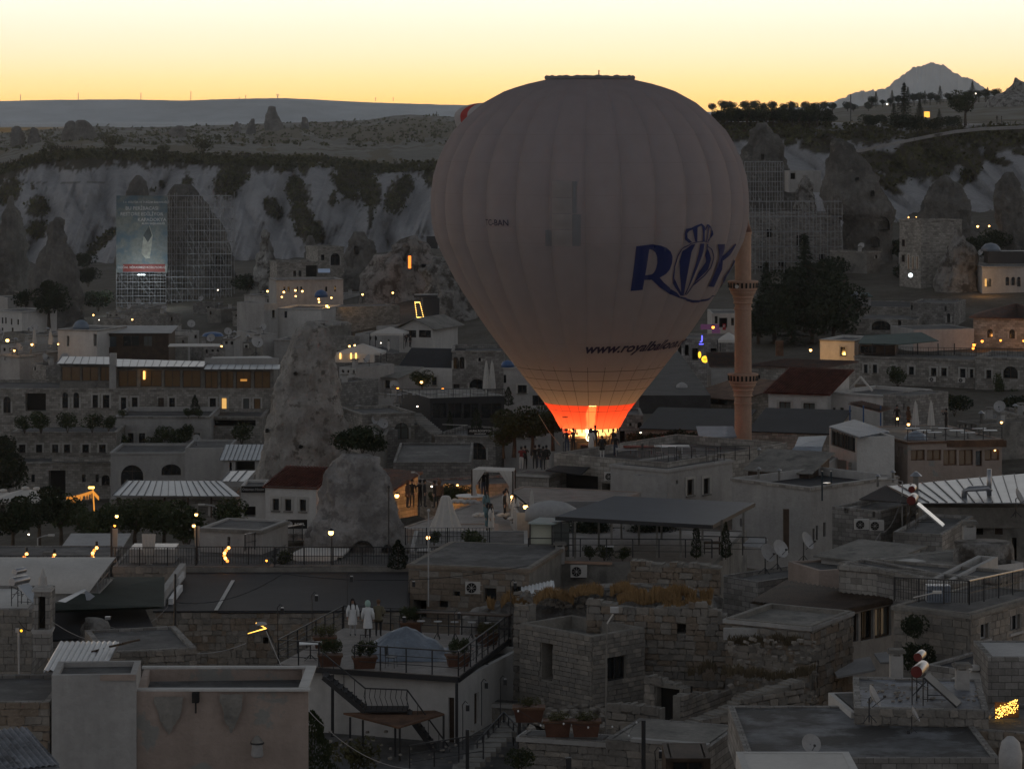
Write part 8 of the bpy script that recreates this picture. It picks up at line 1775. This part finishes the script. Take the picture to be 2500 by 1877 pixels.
for i,(a,b,c_,Y0,Y1) in enumerate(((( 45,1515),(110,1500),None,112,112),((115,1508),(345,1562),(600,1570),112,124),((270,1530),(410,1480),None,121,135),((650,1540),(790,1770),(1050,1877),118,100),((430,1470),(690,1400),(1290,1380),135,140),((2200,1220),(2150,1300),(2060,1350),168,150))):
 pts = [P3(*a,Y0)]+([P3(*b,(Y0+Y1)/2),P3(*c_,Y1)] if c_ else [P3(*b,Y1)]); cable(pts,'thin cable %s' % ('from the turret to the far left','hanging from the turret across the dark roofs','from the chimney stump to the utility pole','sweeping down in front of the staircase','crossing above the big dark roof','looping over the dark stone house')[i],.016,.5,M_canvasg if i in (1,3) else M_iron)
t = thing('lit_street_lamp','street lamp seen glowing yellow before the rubble wall','street lamp',P3(638,1532,120)); MB().tube([P3(625,1520,120),P3(650,1533,120),P3(605,1546,120)],[.03,.03,.01],5).build('lit_tube',glow('tube',(1,.5,.08),4),t); MB().lathe([(.05,0),(.25,.06),(.2,.13),(.02,.17)],tuple(P3(638,1527,120)),12).build('shade',M_canvasg,t); MB().tube([P3(650,1533,120),P3(684,1600,125)],.015,4).build('wire',M_iron,t)
# ================================================================ ROCKS, SCAFFOLDS, FAR THINGS
RK = [('left pair of dark cones, nearest the edge',[(478,22,32),(520,8,50),(600,-10,66),(700,-20,72),(760,-30,75)],590,1),('broad dark cone at the left',[(530,136,148),(560,122,165),(620,100,182),(700,75,198),(790,62,205)],560,1),('dark pointed cone behind the banner',[(428,333,340),(445,322,350),(475,308,364),(600,290,380),(700,280,400)],640,1),
 ('wide rock wrapped in scaffolding',[(450,430,470),(490,410,500),(560,400,540),(640,390,570),(780,380,580)],625,1),('slim cone right of the left scaffold',[(560,644,652),(600,634,665),(660,620,676),(760,600,680)],600,0),('dark cone over the arch house',[(575,752,762),(600,746,772),(640,742,784),(680,735,790)],588,1),('double headed dark rock in the centre',[(566,862,890),(590,850,915),(650,840,928),(740,820,935)],560,1),
 ('large pale boulder mass with a lit hollow',[(575,1005,1022),(592,960,1030),(620,915,1040),(680,890,1090),(760,870,1150),(830,860,1190)],520,0),('jagged pale rock beside the balloon flank',[(628,1060,1090),(660,1030,1120),(740,1040,1180),(800,1050,1210),(850,1060,1230)],470,0),('big dark cone with a tiny window above the right scaffold',[(300,1848,1862),(320,1836,1880),(360,1815,1910),(420,1800,1936),(520,1790,1950)],560,1),
 ('tall craggy rock with cave mouths',[(338,2036,2052),(352,2024,2078),(400,2008,2110),(470,1998,2150),(520,2010,2178),(540,2055,2176),(600,2062,2172),(680,2070,2185),(730,2080,2200)],500,1),('rounded dark rock right of the cave rock',[(430,2296,2310),(445,2280,2342),(500,2255,2370),(550,2250,2385),(620,2240,2410)],530,1),('slender dark rock at the right',[(420,2458,2474),(440,2442,2486),(480,2420,2500),(560,2440,2500),(660,2430,2520)],500,1),('lower pointed rock over the parking',[(560,2330,2342),(600,2315,2372),(660,2295,2385),(740,2280,2400),(800,2270,2410)],445,0),
 ('small pale cone between the right rocks',[(428,1960,1972),(450,1948,1982),(500,1940,1992),(560,1930,2000)],540,0),('sharp needle left of the rounded rock',[(455,2268,2272),(480,2260,2280),(530,2240,2290),(600,2225,2300)],535,1),('castle tower rock on the skyline at the right edge',[(190,2477,2482),(198,2474,2490),(200,2472,2500),(225,2455,2530),(250,2400,2600)],1300,0),
 ('tall rock tower on the skyline at the left',[(259,657,666),(262,655,674),(275,650,676),(290,647,684),(306,645,694)],2000,1),('small skyline cone left of the tower, left',[(297,576,580),(310,568,586),(340,560,592)],1900,1),('small skyline cone left of the tower, right',[(290,614,620),(305,606,624),(335,596,626)],1900,1),('low round rock right of the tower',[(286,738,747),(292,737,752),(302,735,754)],2000,1),
 ('far left skyline rock, first',[(308,36,46),(314,28,54),(340,24,62)],1500,1),('far left skyline rock, second',[(311,78,84),(318,72,92),(340,66,98)],1500,1),('far left skyline rock, third',[(295,168,178),(302,158,186),(340,148,200)],1520,1),('far left skyline rock, fourth',[(293,190,206),(300,186,218),(340,180,246)],1500,1),('skyline hump left of the centre',[(307,432,446),(314,418,452),(325,412,456)],1700,1)]
HL = {3: ((535,640,16,30,True),),9: ((1861,383,4,14,False),),10: ((2092,437,8,9,True),(2130,472,8,14,True),(2150,545,42,34,True),(2136,590,20,24,True)),13: (),7: ((1035,650,9,10,False),),6: ((870,610,10,20,True),)}
for i,(lb,pr,Y,d) in enumerate(RK): rock('rock_formation' if Y < 1000 else 'skyline_rock',lb,pr,Y,M_rockd if d else M_rock,.85,i*3.3,.13 if Y < 1000 else .08,52 if Y < 1000 else 24,44 if Y < 1000 else 14,holes=HL.get(i,()),group='rock formations' if Y < 1000 else 'skyline rocks')
MB().box(P3(1000,640,505),(.5,.3,2.2)).build('fire_glow',glow('fire',(1,.22,.03),2.2),None); o = bpy.data.objects['fire_glow']; meta(o,'narrow orange lit slot in the pale boulder mass','lit opening'); point_light(P3(1000,632,503),(1,.25,.05),220,.3,None,'fire_light')
def scaffold(label,px0,px1,py0,py1,Y,nx_,nz,dep=4,ny=2):
 t = thing('scaffold',label,'scaffold',P3((px0+px1)/2,py1,Y)); x0,x1,z0,z1 = XW(px0,Y),XW(px1,Y),ZW(py1,Y),ZW(py0,Y); m = MB(); m.tube([(0,0,0),(0,0,1)],.055,5); me = m.build('standard_tube',M_galv,t,org=Vector((0,0,0))); b = base_of(t); me.location = Vector((x0,Y,z0))-b; me.scale = (1,1,z1-z0)
 for j in range(ny):
  for i in range(nx_+1):
   if i == j == 0: continue
   o = bpy.data.objects.new('standard_tube',me.data); COL.objects.link(o); o.parent = t; h = random.uniform(-.05,.03)*(z1-z0); o.location = Vector((x0+(x1-x0)*i/nx_,Y+dep*j/max(1,ny-1),z0))-b; o.scale = (1,1,z1-z0+h)
 br = MB()
 for k in range(1,nz+1):
  z = z0+(z1-z0)*k/nz; MB().bar((x0,Y,z),(x1,Y,z),.12).bar((x0,Y,z-(z1-z0)/nz*.5),(x1,Y,z-(z1-z0)/nz*.5),.05).build('ledger_tube',M_galv,t); MB().box(((x0+x1)/2,Y+dep/2,z-.06),(x1-x0,dep*.5,.05)).build('deck_board',M_wood,t)
  for i in range(nx_):
   if random.random() < .4: br.bar((x0+(x1-x0)*i/nx_,Y,z),(x0+(x1-x0)*(i+1)/nx_,Y,z-(z1-z0)/nz),.05)
 br.build('diagonal_brace',M_galv,t,kind='stuff'); return t
scaffold('tall scaffold around the rock beside the hanging banner',284,405,655,790,598,9,8,5); scaffold('tall scaffold covering the rock right of the banner',405,565,478,790,600,12,11,6); scaffold('big grid scaffold right of the minaret',1826,2056,492,712,488,13,6,6); scaffold('upper scaffold on the dark cone above the grid',1818,1912,395,492,520,7,4,5)
house('scaffold_house','grey block house behind the right scaffold',(1830,500),(2052,500),10,520,760,M_stoneg,[(1870,1885,560,580,'o'),(1945,1965,575,600,'o'),(2000,2015,620,640,'o'),(1900,1920,640,660,'o'),(1850,1865,650,670,'o')],par=.2); house('hill_house','low flat house wedged between the right rock cones',(1925,545),(2005,545),8,418,470,M_plaster,[(1930,1942,421,438,'o')],par=.3)
M_ban = mat('banner_print',(.115,.125,.125),.7,.3,.5,0,col2=(.16,.16,.13),spots=((.07,.10,.12),.35,.45,.6))
sign('restoration_banner','huge printed banner hung on the left scaffold',284,409,478,666,594,'',M_ban,M_canvasg,lines=[('T.C. KÜLTÜR VE TURİZM BAKANLIĞI',.56,.92,.035),('BU PERİBACASI',.50,.845,.062),('RESTORE EDİLİYOR',.50,.77,.062),('KAPADOKYA',.70,.69,.062),('ALAN BAŞKANLIĞI',.72,.64,.035),('DOĞAL MİRASIMIZI KORUYORUZ',.5,.075,.055)],dep=.1,bold=.01)
b_ = bpy.data.objects['restoration_banner']; Lb = lambda px,py,o=.09: P3(px,py,594-o)-b_.location
MB().add([Lb(300,645,.055),Lb(403,645,.055),Lb(403,664,.055),Lb(300,664,.055)],((0,3,2,1),)).build('red_band',M_red,b_,org=Vector((0,0,0))); MB().add([Lb(365,550,.1),Lb(373,575,.1),Lb(370,600,.1),Lb(366,630,.1),Lb(356,632,.1),Lb(345,618,.1),Lb(350,580,.1)],((0,6,5,4,3,2,1),)).build('printed_rock',mat('print_rock',(.36,.36,.31),.7,.3,.6,0),b_,org=Vector((0,0,0))); MB().add([Lb(364,552,.13),Lb(371,575,.13),Lb(361,592,.13),Lb(350,575,.13)],((0,3,2,1),)).build('printed_shadow',mat('print_dark',(.06,.07,.07),.7,.2,.6,0),b_,org=Vector((0,0,0)))
t = thing('flood_light','white floodlight shining at the foot of the hanging banner','floodlight',P3(340,674,592)); MB().box(P3(345,671,592.5),(1.5,.1,.1)).build('lamp_bar',E_cold,t); point_light(P3(343,678,586),(.85,.95,1),2600,.3,t,'flood_lamp')
ORD = [a+' from the left' for a in 'first second third fourth fifth sixth seventh eighth ninth tenth eleventh twelfth thirteenth'.split()]
# ridge vegetation and people
for i in range(13): px = 1757+i*22+rnd.uniform(-5,5); (T_round,T_round2)[i % 2](P3(px,313,703),i,'low tree in the row along the right ridge, %s' % ORD[i],'ridge row trees',sc=(rnd.uniform(.9,1.25),1,rnd.uniform(.95,1.2))); T_bigbush(P3(px+10,302,708),i,'hedge clump under the ridge row trees, %s' % ORD[i],'ridge hedge clumps',sc=(.8,.6,.75))
for i,(px,py,Y,k,s,lb) in enumerate(((2207,305,690,T_con,1.35,'tallest dark fir standing above the right ridge'),(2245,305,700,T_con,.85,'second fir right of the tallest fir'),(2182,303,700,T_con,.7,'small fir left of the tallest fir'),(2293,305,700,T_con,.55,'little fir right of the lit kiosk'),(2357,300,690,T_round2,1.5,'broad flat-crowned tree alone on the right ridge'),(2120,312,680,T_bigbush,1.2,'thick bush right of the ridge pole'),(2200,320,675,T_bigbush,1.5,'wide shrub mass under the tallest fir'),(2240,325,672,T_bigbush,1.5,'shrub mass below the lit kiosk'),(2290,322,676,T_bigbush,1.3,'shrub mass right of the lit kiosk'),(2325,312,685,T_bigbush,1.1,'shrub left of the broad lone tree'),(2150,300,700,T_bigbush,.8,'shrub at the ridge kiosk path'),(274,362,1040,T_bush,4.0,'round bush on the left cliff top'),(495,372,1030,T_bush,4.2,'dark bush on the cliff top left of the hikers'),(125,368,1040,T_bush,2.5,'small bush at the left cliff top'),(400,372,1035,T_bush,2.4,'low bush in the middle of the cliff top'),(120,800,470,T_dark,.9,'dark tree beside the small blue-grey dome'))): k(P3(px,py+3,Y),i,lb,None,sc=s)
for i in range(26): px = 2130+i*13+rnd.uniform(-5,5); (T_round,T_con,T_round)[i % 3](P3(px,262-(px-2130)*.05,1350),i,'far tree on the hill line below the mountain','far trees below the mountain',sc=rnd.uniform(.7,1.3))
for i in range(16): px = 1740+i*25+rnd.uniform(-8,8); T_round(P3(px,277,1400),i,'far tree on the skyline behind the ridge row','far skyline trees',sc=rnd.uniform(.9,1.4))
mesh_thing(MB().tube([P3(2077,297,690),P3(2077,230,690)],.12,6),'ridge_pole',M_iron,'tall thin pole standing on the right ridge','pole',loc=P3(2077,297,690)); mesh_thing(MB().box(P3(2263,280,698),(1.3,.5,1.4)),'lit_kiosk',glow('kiosk',(1,.5,.08),1.6),'yellow lit kiosk among the ridge trees','kiosk',loc=P3(2263,287,698))
railing([P3(px,py-2,644-(py-307)*.55) for px,py in PATH[1:]],1.0,'dark fence posts along the hillside path',3.5,None,2)
far = [(126+i*4.6,366,1046) for i in range(14)]+[(2+i*6,405-i*1.2,1045) for i in range(9)]+[(193,361,1046),(199,360,1046)]+[(542,378,1042),(547,378,1042)]+[(579+i*5.2,383,1042) for i in range(7)]+[(655,383,1042),(668,383,1042),(803,395,1044),(809,395,1044),(821,396,1044),(962,398,1044),(968,398,1044),(2434,298,700),(2445,302,700)]
for i,(px,py,Y) in enumerate(far): PP[0](P3(px,py+1,Y),i*1.3,'distant hiker standing on the %s' % ('left cliff edge, one of a long row' if px < 1100 else 'right ridge path, %s' % ('left' if px < 2440 else 'right')),'hikers on the left cliff' if px < 1100 else 'walkers on the right ridge',sc=rnd.uniform(.95,1.15))
def bushes(label,pts,n,sz,seed,m):
 r = random.Random(seed); mb = MB()
 for fn,x0,x1,t0,t1 in pts:
  for i in range(n):
   p = fn(r.uniform(x0,x1),r.uniform(t0,t1)); s = sz*r.uniform(.5,1.4)
   for k in range(6): d = Vector((r.gauss(0,.5),r.gauss(0,.5),abs(r.gauss(0,.4))))*s; a = Vector((r.gauss(0,1),r.gauss(0,1),r.gauss(0,1))).normalized()*s*.5; b = a.cross(Vector((r.gauss(0,1),r.gauss(0,1),r.gauss(0,1)))).normalized()*s*.4; mb.add([p+d-a,p+d+b,p+d+a,p+d-b],((0,1,2,3),))
 return meta(mb.build('scrub',m),label,'scrub',None,'stuff')
bushes('dry scrub along the top of the left cliff',[(cliff_pt,-50,1150,.93,1.0)],1500,1.3,1,M_leafo); bushes('dark scrub on the near right ridge',[(rslope_pt,1740,2550,.88,1.0)],600,.8,2,M_leafo); bushes('scattered scrub over the middle hills',[(mid_pt,0,1120,.3,1.0)],900,1.7,3,M_leafo)
r = random.Random(9); mb = MB()
for fn,BL,cr,bp in ((cliff_pt,LBLOB,CREST,720),(rslope_pt,RBLOB,RCREST,640)):
 for (cx,cy,rx,ry,an) in BL:
  for i in range(int(rx*ry*(.11 if cr is CREST else .035))):
   a = r.uniform(0,6.283); q = math.sqrt(r.random())*.95; u,v_ = q*rx*math.cos(a),q*ry*math.sin(a); px = cx+u*math.cos(an)-v_*math.sin(an); py = cy+u*math.sin(an)+v_*math.cos(an); c0 = lerp_tab(cr,px); t_ = (bp-py)/(bp-c0)
   if not 0 < t_ < 1: continue
   p = fn(px,t_); s = r.uniform(.5,1.3)
   for k in range(4): d = Vector((r.gauss(0,.6),r.gauss(0,.4)-.3,r.gauss(0,.4)))*s; a_ = Vector((r.gauss(0,1),r.gauss(0,1),r.gauss(0,1))).normalized()*s*.55; b = a_.cross(Vector((r.gauss(0,1),r.gauss(0,1),r.gauss(0,1)))).normalized()*s*.4; mb.add([p+d-a_,p+d+b,p+d+a_,p+d-b],((0,1,2,3),))
meta(mb.build('scrub',M_leafo),'scrub filling the gullies of the pale cliffs','scrub',None,'stuff')
for i,px in enumerate((50,191,344,466,584,600,678,917,960)):
 t = thing('pylon','faint pylon on the far mesa skyline, %s' % ORD[i],'pylon',P3(px,246,6550),'pylons on the far ridge'); h = (16,20,20,24,10,14,16,9,9)[i]; m = MB(); a,b = P3(px,247,6550),P3(px,247-h,6550); m.bar(a,b,1.2)
 if i == 6: m.bar(b+Vector((-3.5,0,0)),b+Vector((3.5,0,0)),.7).bar(b+Vector((-3.5,0,0)),a.lerp(b,.5),.7).bar(b+Vector((3.5,0,0)),a.lerp(b,.5),.7)
 m.build('mast',M_canvasg,t)
clutter(2330,2520,1000,1040,240,300,4,'behind the right dining terrace',21); clutter(2060,2480,690,735,440,520,7,'under the right rock cones',22); clutter(640,880,890,960,300,345,3,'behind the rock cone',23)
for i in range(16): px = (15,70,215,240,600,690,1990,2030,2210,2235,2390,2430,2330,2480,2300,205)[i]; T_bigbush(P3(px,(720,760,700,760,720,700,700,690,640,700,640,620,1015,1020,1012,660)[i],(600,560,640,590,600,560,480,470,500,470,480,500,300,290,310,700)[i]),i,'dark bush rooted %s on the slope' % ('by the left cones','under the broad left cone','left of the banner','beside the scaffold foot','right of the left scaffold','behind the cave hotel','at the grid scaffold foot','left of the cave rock','on the lit street','above the parked cars','between the right rocks','under the slender rock','behind the right parasols','at the far right dining terrace','left of the right parasols','below the pale cliff')[i],'slope bushes',sc=1.5 if i not in (12,13,14) else .8)
# rooftop odds and ends on the small houses
KN = (('capped pipe',VENT,'capped pipes',1.3),('stone chimney',CHIM,'roof chimneys',.9),('satellite dish',DISH,'satellite dishes',1.2))
for i,(V,L,z,Y) in enumerate(CL):
 for k in range(2 if Y > 210 else 0): q = KN[(i+k) % 3]; q[1](V(L*(.25+.5*k),2.2+k,z-.2),rnd.uniform(-1,1),None,q[2],sc=q[3])['label'] = 'small %s on the roof of a slope house, one of many alike' % q[0]
h = [o for o in bpy.data.objects if o.get('label','').startswith('solar water heater with pale')]
for c_ in h[0].children:
 for e_ in c_.children: e_.material_slots[0].link = 'OBJECT'; e_.material_slots[0].material = M_steel
for px,py,Y,w_ in ((653,713,498,40),(722,712,497,50),(779,733,493,40),(885,722,497,40),(959,718,497,40),(285,1290,150.5,4),(476,1290,150.8,5),(235,1362,150,4),(808,1310,151,5),(18,834,369,40),(142,843,368,20),(1080,945,335,45),(969,1214,183,10),(2243,570,478,60),(2333,556,497,60),(1029,938,333,20),(865,850,392,30)): point_light(P3(px,py,Y),(1,.5,.14),w_,.15,None,'lamp_pool_light')
r = random.Random(31); mb = MB()
for px0,px1,py0,py1,n_,s_ in ((1290,1800,1690,1790,420,.16),(1780,2000,1560,1760,160,.14),(1260,1740,1440,1480,160,.14),(1840,2420,1772,1850,90,.07),(2100,2400,1670,1715,50,.06),(640,1250,1780,1870,80,.08)):
 for i in range(n_):
  px,py = r.uniform(px0,px1),r.uniform(py0,py1); Y = {1290: 128-(py-1690)*.13,1780: 120,1260: 132,1840: 102-(py-1772)*.09,2100: 103.5-(py-1670)*.07,640: 122-(py-1780)*.06}[px0]; s = s_*r.uniform(.5,1.6)
  mb.box(P3(px,py,Y),(s*1.4,s,s*.7),r.uniform(0,3),rot=Matrix.Rotation(r.uniform(0,3),3,'Z')@Matrix.Rotation(r.uniform(-.5,.5),3,'X'))
meta(mb.build('rubble',M_block),'loose stones and rubble scattered among the ruins and on the roofs','rubble',None,'stuff')
clutter(20,260,1000,1030,352,356,2,'beside the old hotel',33); clutter(1860,2200,1120,1150,205,222,4,'behind the pale block house',34); clutter(0,230,690,740,560,600,4,'between the left cones',35); clutter(660,960,775,830,415,450,6,'under the tan terrace wall',36)
# ================================================================ HAZE
mb = MB(); mb.box((0,3480,130),(10000,7160,300))
hz = bpy.data.materials.new('haze'); hz.use_nodes = True; n = hz.node_tree.nodes; n.clear()
v = n.new('ShaderNodeVolumePrincipled'); v.inputs['Density'].default_value = 0.000040; v.inputs['Color'].default_value = (.80,.87,.95,1); v.inputs['Anisotropy'].default_value = .7
oo = n.new('ShaderNodeOutputMaterial'); hz.node_tree.links.new(v.outputs[0],oo.inputs['Volume'])
o = mb.build('haze',hz); o['kind'] = 'stuff'
